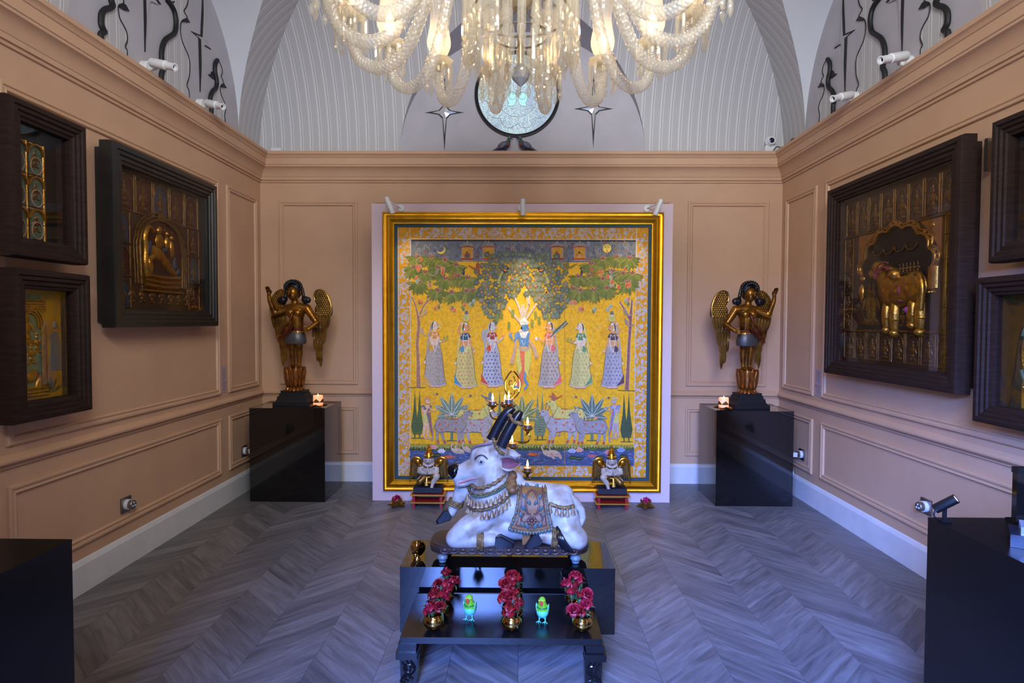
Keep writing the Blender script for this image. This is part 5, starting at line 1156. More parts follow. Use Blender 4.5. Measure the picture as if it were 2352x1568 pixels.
        for k, (a0, b0, a1, b1) in enumerate(((170, 470, 190, 620), (200, 470, 215, 660), (232, 470, 248, 700), (265, 470, 282, 730), (298, 470, 318, 760), (325, 480, 350, 780), (345, 520, 392, 850), (210, 600, 225, 720), (250, 620, 262, 745))):
            A0, A1 = Vector(wp_(a0, b0, .012)), Vector(wp_(a1, b1, .014)); MB().tube([A0 + (A1 - A0) * i / 5 for i in range(6)], [.005, .0075, .0078, .007, .005, .0015], 8, flat=.6).build('feather', bronze, wg)
for lab, x, sx in (('left', -.710, 1), ('right', .727, -1)):
    stool(x, 4.708, lab); kneeler(x, 4.718, sx, lab)

# ------------------------------------------------------------------ reclining bull on its carved board
U = .000652; BY = 2.915; BZ = .3115
bull_white = mat('worn_white_paint', (170, 168, 164), 0.45, col2=(116, 96, 74), scale=11, thr=(0.44, 0.72), bump=0.12, bscale=40, detail=9)
horn_black = mat('black_horn_paint', (12, 14, 22), 0.28, col2=(26, 26, 34), scale=10)
rope_brown = mat('ochre_rope_carving', (132, 104, 60), 0.5, col2=(72, 54, 34), scale=60, thr=(0.35, 0.65), bump=0.4, bscale=120)
bell_mat = mat('worn_bell_paint', (150, 128, 92), 0.45, col2=(92, 52, 44), scale=40, thr=(0.4, 0.65))
green_bead = mat('green_bead_paint', (40, 92, 76), 0.4, col2=(110, 104, 70), scale=40)
saddle_mat = mat('saddle_cloth_paint', (134, 92, 44), 0.5, col2=(80, 56, 42), scale=14, bump=0.25, bscale=60)
teal_vine = mat('teal_vine_paint', (44, 88, 100), 0.45, col2=(92, 90, 60), scale=30)
plum_vine = mat('plum_vine_paint', (92, 58, 48), 0.45)
board_mat = mat('dark_brown_board', (58, 40, 32), 0.4, col2=(36, 28, 28), scale=7, bump=0.1)
frieze_mat = mat('carved_frieze_paint', (96, 74, 58), 0.45, 0.2, col2=(50, 46, 62), scale=40, thr=(0.4, 0.65))
blue_foot = mat('worn_blue_paint', (84, 120, 140), 0.45, col2=(120, 100, 80), scale=14, thr=(0.4, 0.8))
bull = thing('bull_statue', 'white painted wooden bull statue with black horns lying on a carved board', 'statue', (-.045, BY, BZ))
def p(a, b, d=0.0): return ((a - 862) * U, d, (1450 - b) * U)
def hp(a, b, d=0.0): return p(a, b + 16 + max(0, 700 - a) * .10, d)
def rrect(hx, hy, r, n=8):
    out = []
    for cx_, cy_, a0 in ((hx - r, hy - r, 0), (-hx + r, hy - r, 90), (-hx + r, -hy + r, 180), (hx - r, -hy + r, 270)): out += [(cx_ + r * math.cos(R(a0 + 90 * k / n)), cy_ + r * math.sin(R(a0 + 90 * k / n))) for k in range(n + 1)]
    return out
bt = .088
mb = MB(); rings = [(0, .050), (0, .056), (.004, .060), (.004, .062), (-.003, .066), (-.003, .080), (.004, .083), (.004, bt), (.012, bt + .001)]
vs = []
for ins, z in rings: vs += [(a, b, z) for a, b in rrect(.377 - ins, .118 - ins, .08)]
n = len(vs) // len(rings); fs = [(i * n + k, i * n + (k + 1) % n, (i + 1) * n + (k + 1) % n, (i + 1) * n + k) for i in range(len(rings) - 1) for k in range(n)] + [tuple(reversed(range(n))), tuple((len(rings) - 1) * n + k for k in range(n))]
mb.add(vs, fs); brd = mb.build('base_board', board_mat, bull, 40)
for k in range(15):
    x = -.30 + .60 * k / 14
    m2 = MB().tube([(v.x, -.1225, v.y) for v in spline([(x - .016, .081, 0), (x - .018, .064, 0), (x, .056, 0), (x + .018, .064, 0), (x + .016, .081, 0)], 4)], .0026, 6); m2.ell((x, -.121, .072), (.009, .004, .006), None, 8, 6); m2.build('frieze_petal', frieze_mat, brd)
for sx in (-1, 1):
    for sy in (-1, 1): MB().lathe([(.006, 0), (.016, .002), (.018, .006), (.014, .010), (.024, .018), (.026, .026), (.022, .036), (.014, .042), (.014, .052)], 18, (sx * .315, sy * .085, 0)).build('ball_foot', blue_foot, bull)
    MB().box((sx * .255, -.05, .047), (.05, .09, .010)).build('foot_block', board_mat, bull, 0)
b = MB()
# trunk
b.ell(p(1000, 1090, 0), (.21, .095, .112), None, 18, 12); b.ell(p(740, 1080, -.005), (.125, .092, .115), None, 16, 12); b.ell(p(1225, 1080, 0), (.098, .096, .104), None, 16, 12); b.ell(p(900, 1215, 0), (.22, .088, .070), None, 16, 10)
b.cap(p(960, 950, 0), p(1265, 985, 0), .045, .05); b.ell(p(905, 900, 0), (.045, .042, .055))
# neck and dewlap
b.cap(p(760, 800, 0), p(735, 1010, 0), .072, .100); b.cap(p(690, 900, 0), p(680, 1010, 0), .055, .07)
# head
b.ell(hp(735, 735, 0), (.082, .058, .072), None, 16, 12); b.ell(hp(770, 660, 0), (.056, .054, .052)); b.ell(hp(660, 690, 0), (.062, .052, .056)); b.cap(hp(690, 735, 0), hp(520, 790, 0), .056, .044); b.cap(hp(650, 790, 0), hp(545, 845, 0), .044, .030)
b.cap(hp(600, 850, 0), hp(484, 874, 0), .025, .022); b.ell(hp(478, 800, 0), (.034, .040, .048)); b.ell(hp(700, 815, 0), (.062, .05, .045)); b.ell(hp(508, 868, 0), (.040, .033, .021))
b.cap(hp(620, 640, 0), hp(740, 606, 0), .026, .030)
for q in (-1, 1): b.ell(hp(658, 704, q * .046), (.020, .012, .018))
# near folded front leg, far raised front leg
b.limb([p(660, 1150, -.055), p(560, 1200, -.082), p(475, 1272, -.088)], [.062, .056, .048]); b.limb([p(475, 1278, -.088), p(660, 1288, -.092), p(750, 1285, -.088)], [.046, .036, .030])
b.limb([p(620, 1060, .050), p(540, 985, .062), p(500, 980, .062)], [.055, .042, .040]); b.limb([p(500, 985, .062), p(455, 1080, .060), p(420, 1155, .056)], [.040, .028, .024]); b.ell(p(408, 1165, .056), (.025, .024, .018))
# hind quarters
b.ell(p(1275, 1180, -.045), (.074, .06, .092)); b.limb([p(1285, 1220, -.06), p(1352, 1275, -.078)], [.066, .056]); b.limb([p(1358, 1280, -.08), p(1200, 1262, -.092), p(1095, 1245, -.092)], [.050, .040, .032]); b.ell(p(1085, 1262, -.092), (.030, .028, .026)); b.ell(p(1290, 1200, .05), (.07, .05, .09))
body = blob(b, 'body', bull_white, bull, .0058, 7)
MB().limb([p(1270, 985, -.02), p(1345, 1020, -.03), p(1392, 1085, -.036), p(1402, 1140, -.038), p(1385, 1190, -.036), p(1340, 1220, -.05)], [.024, .021, .018, .016, .014, .012]).build('tail', bull_white, bull)
# muzzle, lips, nostril
mb = MB(); mb.ell(hp(458, 778, 0), (.030, .042, .042)); mb.cap(hp(444, 768, 0), hp(494, 832, 0), .032, .027); blob(mb, 'muzzle', mat('glossy_black_muzzle', (8, 9, 14), 0.16), bull, .004, 4)
for q in (-1, 1): MB().ell(hp(470, 748, q * .030), (.011, .008, .006)).build('nostril', mat('nostril_brown', (30, 26, 26), 0.5), bull)
mb = MB().tube([hp(462, 856, -.010), hp(490, 860, -.027), hp(530, 850, -.033), hp(580, 834, -.042), hp(640, 826, -.051)], [.003, .0045, .004, .003, .001], 8); mb.build('lip', pinkish, bull)
for q in (-1, 1):
    e = MB().ell(hp(656, 705, q * .056), (.0108, .007, .0105), None, 16, 10).build('eye', eye_white, bull); MB().ell(hp(656, 704, q * .0605), (.0082, .0045, .0084), None, 14, 8).build('iris', mat('blue_grey_iris', (60, 78, 104), 0.2), e); MB().ell(hp(657, 703, q * .0632), (.0045, .0025, .005), None, 10, 6).build('pupil', black_paint, e)
    MB().tube([hp(656 + 20 * math.cos(R(a)), 706 + 17 * math.sin(R(a)), q * .0570) for a in range(0, 360, 20)], .0018, 6, closed=True).build('eyelid', mat('eyelid_umber', (150, 134, 120), 0.5), e)
    MB().tube([hp(v.x, v.y, q * (.0585 - .000018 * abs(v.x - 655))) for v in spline([(607, 682, 0), (628, 660, 0), (655, 654, 0), (680, 664, 0), (703, 690, 0)], 5)], [.001] + [.0028] * 19 + [.001], 6).build('brow', dark_ink, bull)
# horns with bead garlands
for q, dx, dz_ in ((-1, 0, 0), (1, -74, -30)):
    hp = spline([p(800 + dx, 618 + dz_, q * .026), p(842 + dx, 530 + dz_, q * .026), p(893 + dx, 440 + dz_, q * .024), p(925 + dx * .85, 390 + dz_ * .7, q * .022), p(946 + dx * .7, 358 + dz_ * .4, q * .021)], 5); k = len(hp)
    MB().tube(hp, [.0265 - .005 * i / k - (.012 * max(0, (i - k * .66) / (k * .34))) for i in range(k)], 16).build('horn', horn_black, bull)
def garland(name, pts, r, mt, step=2, sub=6):
    mb = MB(); s_ = spline(pts, sub)
    for i in range(0, len(s_), step): mb.ell(s_[i], r, None, 8, 6)
    return mb.build(name, mt, bull)
garland('horn_garland', [p(835, 395, .03), p(868, 400, -.01), p(890, 428, -.045), p(925, 440, -.052), p(950, 455, -.034), p(935, 430, .0), p(890, 400, .03), p(840, 390, .034)], .0105, rope_brown, 2)
garland('horn_garland', [p(700, 575, .05), p(735, 565, .01), p(758, 600, -.048), p(790, 650, -.056), p(812, 668, -.044)], .0095, rope_brown, 2)
def rope(name, a, mid, c, ry, r, mt, back=True, n=90):
    """a cord lying round the neck: near side through mid, far side mirrored"""
    A, B, Mv = Vector(p(*a)), Vector(p(*c)), Vector(p(*mid)); C = (A + B) / 2; h = (A - B) / 2; s_ = Mv - C; pts = []
    for k in range(n):
        t = 2 * PI * k / n; pts.append(C + h * math.cos(t) + s_ * max(0, math.sin(t)) + s_ * .4 * min(0, math.sin(t)) + Vector((0, -ry * math.sin(t), 0)))
    if mt: MB().tube(pts, r, 8, closed=True, mod=lambda i, ph: 1 + .34 * math.sin(ph * 2 + i * 1.4)).build(name, mt, bull)
    return pts
rope('neck_rope', (576, 905), (720, 888), (842, 790), .086, .0085, rope_brown)
pr = rope('', (560, 945), (720, 950), (880, 835), .098, .01, None, n=64); mb = MB()
for q in pr: mb.ell(q, .0062, None, 8, 6)
mb.build('green_bead_collar', green_bead, bull)
rope('neck_rope', (552, 935), (715, 935), (875, 822), .097, .0045, rope_brown)
def bells(pts, k0, k1, step, L, name='bell'):
    for i in range(k0, k1, step):
        q = pts[i]; MB().lathe([(.003, 0), (.005, -.004), (.007, -.016 * L), (.012, -.028 * L), (.013, -.031 * L), (.0001, -.029 * L)], 10, q + Vector((0, -.006, -.003))).build(name, bell_mat, bull)
br = rope('', (548, 968), (715, 975), (885, 862), .103, .01, None, n=64); bells(br, 1, 32, 2, 1.0)
rope('bell_cord', (545, 1020), (715, 1048), (900, 905), .106, .0065, rope_brown); b2 = rope('', (548, 1030), (720, 1056), (905, 915), .108, .01, None, n=64); bells(b2, 1, 32, 2, 1.05)
mb = MB()
for i in range(7): mb.ell(p(880 + 9 * math.sin(i * 2.2), 822 + 16 * i, -.030 - .011 * i), (.022, .016, .018))
blob(mb, 'mane_ornament', saddle_mat, bull, .004, 2)
# saddle cloth over the back
def cloth(u, v, R0=1.0):
    x0, x1 = 925 - 150 * max(0, v - .45) ** 1.3, 1130 + 75 * max(0, v - .4)
    x = x0 + (x1 - x0) * u; q = v * (1 - .09 * (2 * u - 1) ** 2); ph = R(-24 + 116 * min(1, q / .62)); dr = max(0, q - .62) / .38
    zc = 1080; rz = (.120 - .016 * max(0, u - .3)) * R0; ry = (.104 + .010 * math.sin(PI * .5 * min(1, dr * 1.5))) * R0
    c = p(x, zc, 0); zz = c[2] + rz * math.cos(ph) - .082 * dr
    return Vector((c[0], -ry * math.sin(ph) - .004 * dr, zz))
mb = MB().grid(lambda u, v: cloth(u, v), 20, 22); mb.grid(lambda u, v: cloth(u, v, .95), 20, 22); sad = mb.build('saddle_cloth', saddle_mat, bull, 180)
def edge(d, v0=.12): return [cloth(d, v0 + (1 - d - v0) * k / 14, 1.015) for k in range(15)] + [cloth(d + (1 - 2 * d) * k / 14, 1 - d, 1.015) for k in range(1, 15)] + [cloth(1 - d, 1 - d - (1 - d - v0) * k / 14, 1.015) for k in range(1, 15)]
MB().tube(edge(.02, .0), .0062, 8, mod=lambda i, ph: 1 + .25 * math.sin(ph * 2 + i * 2.4)).build('edge_cord', rope_brown, sad)
mb = MB()
for q in spline(edge(.02, .05)[::2], 2): mb.ell(q + Vector((0, -.003, -.005)), (.007, .005, .009), None, 8, 6)
mb.build('fringe', teal_vine, sad)
MB().tube(edge(.12, .12), .0036, 6).build('inner_cord', plum_vine, sad)
cw_ = lambda pts, k=6: [cloth(v.x, v.y, 1.02) for v in spline([(a, c, 0) for a, c in pts], k)]
mb = MB()
for m_ in (0, 1):
    f_ = (lambda a: a) if not m_ else (lambda a: 1 - a)
    mb.tube(cw_([(f_(.5), .30), (f_(.36), .36), (f_(.28), .48), (f_(.34), .60), (f_(.46), .62)]), .005, 6); mb.tube(cw_([(f_(.40), .72), (f_(.26), .78), (f_(.20), .70), (f_(.26), .62)]), .005, 6)
mb.build('vine_relief', plum_vine, sad)
mb = MB()
for m_ in (0, 1):
    for a, c in ((.24, .42), (.22, .56), (.28, .84), (.40, .86), (.18, .66), (.38, .48), (.34, .24)):
        MB().ell(cloth(a if not m_ else 1 - a, c, 1.02), (.009, .005, .016), rotm(0, 30 if m_ else -30, 0), 8, 6).build('leaf_relief', teal_vine, sad)
mb = MB(); c0 = cloth(.5, .74, 1.04)
for k in range(8): mb.ell(c0 + Vector((.016 * math.cos(PI * k / 4), 0, .016 * math.sin(PI * k / 4))), (.0085, .005, .0085), None, 8, 6)
mb.ell(c0, (.009, .009, .009)); mb.build('flower_boss', plum_vine, sad)
MB().box(p(985, 1265, -.093), (.036, .010, .060)).build('hanging_tab', saddle_mat, bull, 0)
rb = [Vector(p(v.x, v.y, v.z)) for v in spline([(1150, 1015, -.085), (1215, 1035, -.094), (1270, 1042, -.094), (1330, 1036, -.076)], 6)]
MB().tube(rb, .009, 8, mod=lambda i, ph: 1 + .25 * math.sin(ph * 2 + i * 2.4)).build('rump_cord', rope_brown, bull); bells(rb, 1, 19, 4, 1.1)
for c_, d_, r_, tl in (((655, 1288), -.092, .041, 90), ((1190, 1262), -.092, .044, 95), ((452, 1082), .060, .034, 18)):
    C = Vector(p(c_[0], c_[1], d_)); M = rotm(0, tl, 0); mb = MB()
    for off in (-.010, 0, .010): mb.tube([C + M @ Vector((r_ * math.cos(R(a)), r_ * math.sin(R(a)), off)) for a in range(0, 360, 18)], .0065, 7, closed=True, mod=lambda i, ph: 1 + .2 * math.sin(i * 2.2))
    mb.build('anklet', rope_brown, bull)
def hoof(C, M, k=1.0):
    """wedge-shaped cloven hoof: local x forward along the leg, z up"""
    side = [(0, .019), (.020, .022), (.066, -.010), (.064, -.026), (.004, -.026), (-.006, -.012)]
    mb = MB(); w_ = .024 * k; C = Vector(C)
    for q in (-1, 1):
        n = len(side); rings = []
        for y, s_ in ((.0012, .93), (.004, 1.0), (.019, 1.0), (.024, .86)): rings.append([C + M @ Vector((a * s_ * k + .002, q * y * k, b_ * s_ * k)) for a, b_ in side])
        vs = [v for r_ in rings for v in r_]; fs = [(i_ * n + t, i_ * n + (t + 1) % n, (i_ + 1) * n + (t + 1) % n, (i_ + 1) * n + t) for i_ in range(3) for t in range(n)] + [tuple(range(n)), tuple(3 * n + t for t in range(n))]
        mb.add(vs, fs)
    mb.build('hoof', horn_black, bull, 25)
hoof(p(765, 1290, -.088), rotm(0, -6, 0), 1.3); hoof(p(1088, 1250, -.092), rotm(0, 22, 180), 1.3); hoof(p(412, 1158, .056), rotm(0, 18, 180), 1.15)
mb = MB()
for i in range(9):
    o_ = (i - 4) * 5; mb.tube([p(v.x, v.y, v.z) for v in spline([(1215 + o_ * .3, 1180, -.092), (1225 + o_, 1240, -.128 - .004 * (i % 3)), (1270 + o_ * 1.1, 1310, -.132), (1325 + o_ * .4, 1355, -.118)], 5)], [.005] * 4 + [.0085] * 8 + [.006, .005, .003, .001], 7)
mb.build('tail_tuft', horn_black, bull)
# ears
for q in (-1, 1):
    def ear(u, v, th=0):
        s_ = u; w_ = .036 * math.sin(PI * min(1, .14 + .86 * s_)) ** .7 * (1 - s_ ** 5) + .002; a = (v - .5) * 2
        base_ = Vector(p(795, 730, q * .060)); d1 = Vector((.098, q * .030, .003)); return base_ + d1 * s_ + Vector((0, 0, w_ * a)) + Vector((0, q * (.016 * a * a - .010 + th), 0))
    mb = MB().grid(lambda u, v: ear(u, v), 14, 8); mb.grid(lambda u, v: ear(u, v, .005 * -1), 14, 8); er = mb.build('ear', bull_white, bull, 180)
    MB().grid(lambda u, v: ear(.08 + u * .84, .14 + v * .72, .0018), 12, 8).build('inner_ear', mat('inner_ear_pink', (120, 62, 72), 0.5, col2=(84, 50, 60), scale=30), er, 180)
MB().tube([p(v.x, v.y, v.z) for v in spline([(580, 640, -.02), (640, 610, -.034), (735, 594, -.036)], 6)], .006, 8, mod=lambda i, ph: 1 + .25 * math.sin(ph * 2 + i * 2.4)).build('head_band', mat('faded_plum_cord', (110, 86, 96), 0.5), bull)
# ------------------------------------------------------------------ brass lamp stand with tealights behind the bull
LX, LY = -.048, 3.255
ls = thing('lamp_stand', 'tall polished brass lamp stand with leaf-shaped finial behind the bull', 'lamp stand', (LX, LY, 0))
MB().lathe([(.0001, 0), (.11, 0), (.112, .012), (.09, .02), (.06, .03), (.03, .05), (.02, .07), (.016, .1), (.024, .12), (.016, .14)], 28).build('base', brass, ls)
pf = [(.014, .13)]
for k in range(13): z = .16 + k * .062; pf += [(.010, z), (.013, z + .012), (.018, z + .022), (.013, z + .032), (.010, z + .044)]
pf += [(.012, .985), (.024, .990), (.032, 1.0), (.030, 1.004), (.012, 1.006), (.008, 1.02)]
MB().lathe(pf, 18).build('stem', brass, ls)
lz = 1.05; rp = [(.0, -.035), (.030, -.01), (.042, .035), (.034, .075), (.0, .115), (-.034, .075), (-.042, .035), (-.030, -.01)]
fi = MB().tube([(v.x + .012, .02, lz + v.y + .02) for v in spline([(a, c, 0) for a, c in rp], 5, True)], .0042, 8, closed=True).build('finial_ring', brass, ls)
mb = MB()
for pts in ([(0, -.03), (.012, .0), (.002, .03), (.014, .06), (.004, .085)], [(.002, .03), (-.018, .04), (-.016, .06), (-.004, .058)], [(.014, .06), (.022, .05), (.018, .035)], [(.004, .01), (.02, .02), (.028, .01)], [(0, -.01), (-.016, -.002), (-.02, .018)]): mb.tube([(v.x + .012, .02, lz + v.y + .02) for v in spline([(a, c, 0) for a, c in pts], 5)], .0032, 7)
mb.build('scroll_work', brass, fi); MB().tube([(.004, .008, 1.01), (.010, .02, 1.03)], .005, 8).build('finial_stem', brass, ls)
def tealight(x, y, z, lab):
    t = thing('tealight', 'lit tealight in a silver cup, %s' % lab, 'candle', (x, y, z), 0, 'tealights on the brass lamp stand')
    MB().lathe([(.0001, 0), (.0215, 0), (.0215, .021), (.0205, .021), (.0200, .003), (.0001, .003)], 24).build('cup', tin, t)
    MB().lathe([(.0198, .004), (.0198, .0165), (.0001, .0165)], 24).build('wax', glow, t)
    MB().lathe([(.0001, .020), (.004, .026), (.0062, .036), (.004, .050), (.0001, .064)], 12).build('flame', flame, t); MB().tube([(0, 0, .016), (0, 0, .024)], .0008, 5).build('wick', black_paint, t)
def holder(x, y, z, r0, at):
    """scroll arm from the stem to a cup whose floor is at z"""
    r = math.hypot(x, y); a = MB(); ux, uy = x / r, y / r
    a.tube([(ux * v.x, uy * v.x, v.y) for v in spline([(.010, z - .062, 0), (r * .55, z - .078, 0), (r * 1.0, z - .070, 0), (r + .014, z - .040, 0), (r, z - .024, 0), (r - .008, z - .034, 0)], 6)], .0042, 8)
    arm = a.build('arm', brass, ls); MB().lathe([(.003, -.026), (.008, -.020), (.010, -.014), (.022, -.006), (.032, .003), (.0325, .006), (.024, .001), (.0001, 0)], 20, (x, y, z)).build('cup', brass, arm)
spots = [(-.094, -.02, 1.003, 'left of the lamp stem beside the horn tips'), (.094, -.03, .878, 'right of the bull horns'), (.094, -.05, .652, 'lowest, right of the bull ear'), (.012, -.086, .790, 'partly behind the near horn'), (-.03, -.075, .716, 'peeping behind the bull head'), (-.03, .08, .988, 'behind the stem below the finial')]
for x, y, z, lab in spots:
    holder(x, y, z, 0, lab); tealight(LX + x, LY + y, z + .001, lab)
MB().lathe([(.014, -.01), (.026, -.004), (.030, .002), (.0001, .002)], 18, (-.008, -.024, 1.012)).build('top_cup', brass, ls)
tealight(LX - .008, LY - .024, 1.0145, 'topmost, just under the leaf-shaped finial')

# ------------------------------------------------------------------ brass shell on the low plinth
sh = thing('brass_shell', 'small shiny brass shell-shaped vessel on the left of the low plinth', 'ornament', (-.487, 2.865, .3115))
MB().lathe([(.0001, .006), (.018, .006), (.02, 0), (.012, .012), (.010, .016)], 16).build('foot', brass, sh)
def shell(u, v):
    a = (v - .5) * 2; w_ = .036 * math.sin(PI * (.12 + .86 * u)) ** .6; return Vector((w_ * a, -.006 + .020 * a * a - .012 * math.cos(a * PI) * math.sin(PI * u), .014 + .072 * u))
mb = MB().grid(shell, 16, 16); mb.grid(lambda u, v: shell(u, v) + Vector((0, .003, 0)), 16, 16); mb.build('shell', brass, sh, 180)
MB().tube([(v.x, v.y, v.z) for v in spline([(0, -.020, .018), (-.006, -.024, .04), (.004, -.02, .06), (.014, -.01, .082)], 5)], .006, 8).build('fold', brass, sh); MB().ell((-.004, -.024, .026), (.009, .007, .011)).build('knob', brass, sh)

# ------------------------------------------------------------------ brass pots of roses
rose_m = mat('crimson_rose_petal', (146, 8, 22), 0.5, col2=(100, 3, 16), scale=14)
rose_p = mat('pink_red_rose_petal', (160, 16, 44), 0.5, col2=(118, 6, 30), scale=14)
leaf_m = mat('rose_leaf_green', (58, 78, 44), 0.5, col2=(40, 58, 32), scale=20)
def rose_proto(mt, opened):
    t = thing('rose', 'x', 'rose', (0, 0, 0))
    rg = random.Random(int(opened * 100)); n = 15
    def petal(i):
        k = i / n; r0 = .005 + .019 * k * opened; h = .044 - .012 * k; span = 1.9 - .5 * k; tilt = (.15 + .75 * k) * opened
        def fn(u, v):
            a = (u - .5) * span * (.55 + .45 * math.sin(PI * min(1, v * .8 + .2))); rr = r0 * (.35 + .65 * min(1, v * 1.6)) + .014 * tilt * v ** 2.2; z = h * v - .010 * k * (v > .85) * (v - .85) * 20 * opened - .004 * abs(u - .5) * v
            return Vector((rr * math.cos(a), rr * math.sin(a), z + .012))
        return MB().grid(fn, 6, 5)
    for i in range(n):
        o = petal(i).build('petal', mt, t, 180); o.rotation_euler = (0, 0, i * 2.4)
    s = MB().lathe([(.0001, -.006), (.006, -.002), (.011, .008), (.012, .014), (.0001, .014)], 10); s.build('calyx', leaf_m, t)
    for k in range(4):
        o = leaf_blade(MB(), .030, .010, lambda s_: .010 + .012 * s_ - .02 * s_ * s_, base=.008).build('sepal', leaf_m, t, 180); o.rotation_euler = (0, 0, k * 1.57 + .4)
    MB().tube([(0, 0, 0), (.002, 0, -.045)], .0022, 6).build('stem', leaf_m, t)
    return t
protos = [rose_proto(rose_m, .75), rose_proto(rose_p, .95), rose_proto(rose_m, 1.1)]
used = [False] * 3
def pot_proto():
    t = thing('brass_pot', 'x', 'pot', (0, 0, 0), 0, 'brass pots of roses')
    MB().lathe([(.0001, 0), (.018, 0), (.022, .002), (.034, .012), (.0425, .026), (.0435, .036), (.040, .048), (.034, .055), (.032, .059), (.034, .063), (.0425, .068), (.0435, .070), (.042, .0705), (.0325, .064), (.030, .058), (.036, .048), (.038, .034), (.030, .014), (.0001, .008)], 36).build('bowl', brass, t); return t
pp = pot_proto(); first = True
COLS = (('left', -.343), ('middle', -.026), ('right', .258)); ROWS = (('front', 2.418), ('second', 2.532), ('back', 2.645)); rg = random.Random(11)
for cn, cx_ in COLS:
    for ri, (rn, cy_) in enumerate(ROWS):
        o = pp if first else copy_tree(pp); first = False
        x = cx_ + (.008 * ri if cn == 'left' else 0) - (.004 * ri if cn == 'right' else 0); o.location = (x, cy_, .2015); o['label'] = '%s brass pot of roses in the %s row on the low black table' % (rn, cn)
        for bi, (bn, dx, dy, dz, rx, ry) in enumerate((('leftmost', -.026, -.004, .072, .25, -.55), ('rightmost', .027, .006, .074, .15, .5), ('foremost', .002, -.022, .066, .62, .05), ('topmost', .004, .018, .096, -.1, .1))):
            if bi == 3 and (cn, rn) not in (('left', 'back'), ('left', 'front'), ('right', 'back'), ('middle', 'back')): continue
            pi = {'left': (0, 0, 1), 'middle': (2, 0, 2), 'right': (1, 1, 0)}[cn][bi % 3]
            r = protos[pi] if not used[pi] else copy_tree(protos[pi]); used[pi] = True
            r.location = (x + dx + rg.uniform(-.004, .004), cy_ + dy, .2015 + dz + rg.uniform(-.004, .006)); r.rotation_euler = (rx + rg.uniform(-.15, .15), ry + rg.uniform(-.15, .15), rg.uniform(0, 6))
            r['label'] = 'red rose, %s bloom in the %s brass pot of the %s row' % (bn, rn, cn); r['group'] = 'red roses in the brass pots'
        for k in range(3):
            a = rg.uniform(0, 6.28); lf = leaf_blade(MB(), .042, .018, lambda s_: .02 * s_, base=.012).build('rose_leaf', leaf_m, o, 180); lf.location = (0, 0, .066); lf.rotation_euler = (0, rg.uniform(-.9, -.3), a)

# ------------------------------------------------------------------ parrots and pigeons
par_g = mat('bright_green_plumage', (92, 176, 40), 0.45, col2=(140, 190, 40), scale=30); par_t = mat('pale_turquoise_plumage', (96, 198, 176), 0.45); par_r = mat('coral_beak', (196, 62, 48), 0.35); par_d = mat('dark_green_collar', (24, 120, 46), 0.45)
def parrot(label, x, y):
    t = thing('parrot_figurine', label, 'parrot', (x, y, .2015), R(-12), 'painted parrots on the low table')
    b = MB(); b.ell((0, .006, .052), (.0255, .024, .032)); b.cap((0, 0, .066), (0, -.004, .088), .019, .016); b.ell((0, -.004, .092), (.0155, .0175, .0155))
    blob(b, 'body', par_g, t, .0026, 4)
    b = MB(); b.ell((0, .005, .041), (.0262, .0245, .026)); 
    for q in (-1, 1): b.cap((q * .010, .002, .03), (q * .012, 0, .013), .009, .004)
    blob(b, 'belly', par_t, t, .0026, 4)
    for q in (-1, 1):
        w = MB().ell((q * .0225, .010, .050), (.0055, .017, .027), rotm(20, q * 8, 0)); w.build('wing', mat('sea_green_wing', (96, 188, 136), 0.45), t)
        MB().ell((q * .0105, -.0165, .095), (.0042, .003, .0042), None, 10, 8).build('eye_ring', mat('yellow_eye_ring', (206, 190, 60), 0.4), t); MB().ell((q * .0112, -.019, .095), (.002, .002, .002), None, 8, 6).build('eye', black_paint, t)
        f = MB().tube([(q * .012, 0, .014), (q * .013, -.002, .004)], .0022, 6)
        for a in (-40, 0, 40, 180): f.tube([(q * .013, -.002, .003), (q * .013 + .016 * math.sin(R(a)), -.002 - .014 * math.cos(R(a)), .0016)], .0018, 6)
        f.build('foot', par_t, t)
    MB().tube([(0, -.019, .093), (0, -.0255, .089), (0, -.0265, .081), (0, -.023, .075)], [.006, .0066, .0048, .001], 10).build('beak', par_r, t)
    MB().tube([(.0215 * math.cos(R(a)), .001 + .0205 * math.sin(R(a)), .0635) for a in range(0, 360, 20)], .0032, 8, closed=True).build('collar', par_d, t)
    MB().tube([(0, .024, .036), (0, .040, .020), (0, .052, .008)], [.010, .008, .003], 8, flat=.5).build('tail', par_t, t)
parrot('green and turquoise parrot figurine between the left and middle rows of pots', -.205, 2.50)
parrot('green and turquoise parrot figurine between the middle and right rows of pots', .100, 2.485)
pg_b = mat('slate_grey_plumage', (62, 64, 80), 0.45, col2=(44, 44, 58), scale=20); pg_w = mat('blue_grey_wing', (96, 98, 118), 0.45, col2=(72, 72, 92), scale=20); pg_n = mat('iridescent_green_neck', (40, 84, 64), 0.3); pg_c = mat('rusty_breast', (112, 48, 36), 0.4); pg_h = mat('grey_head', (86, 88, 104), 0.45)
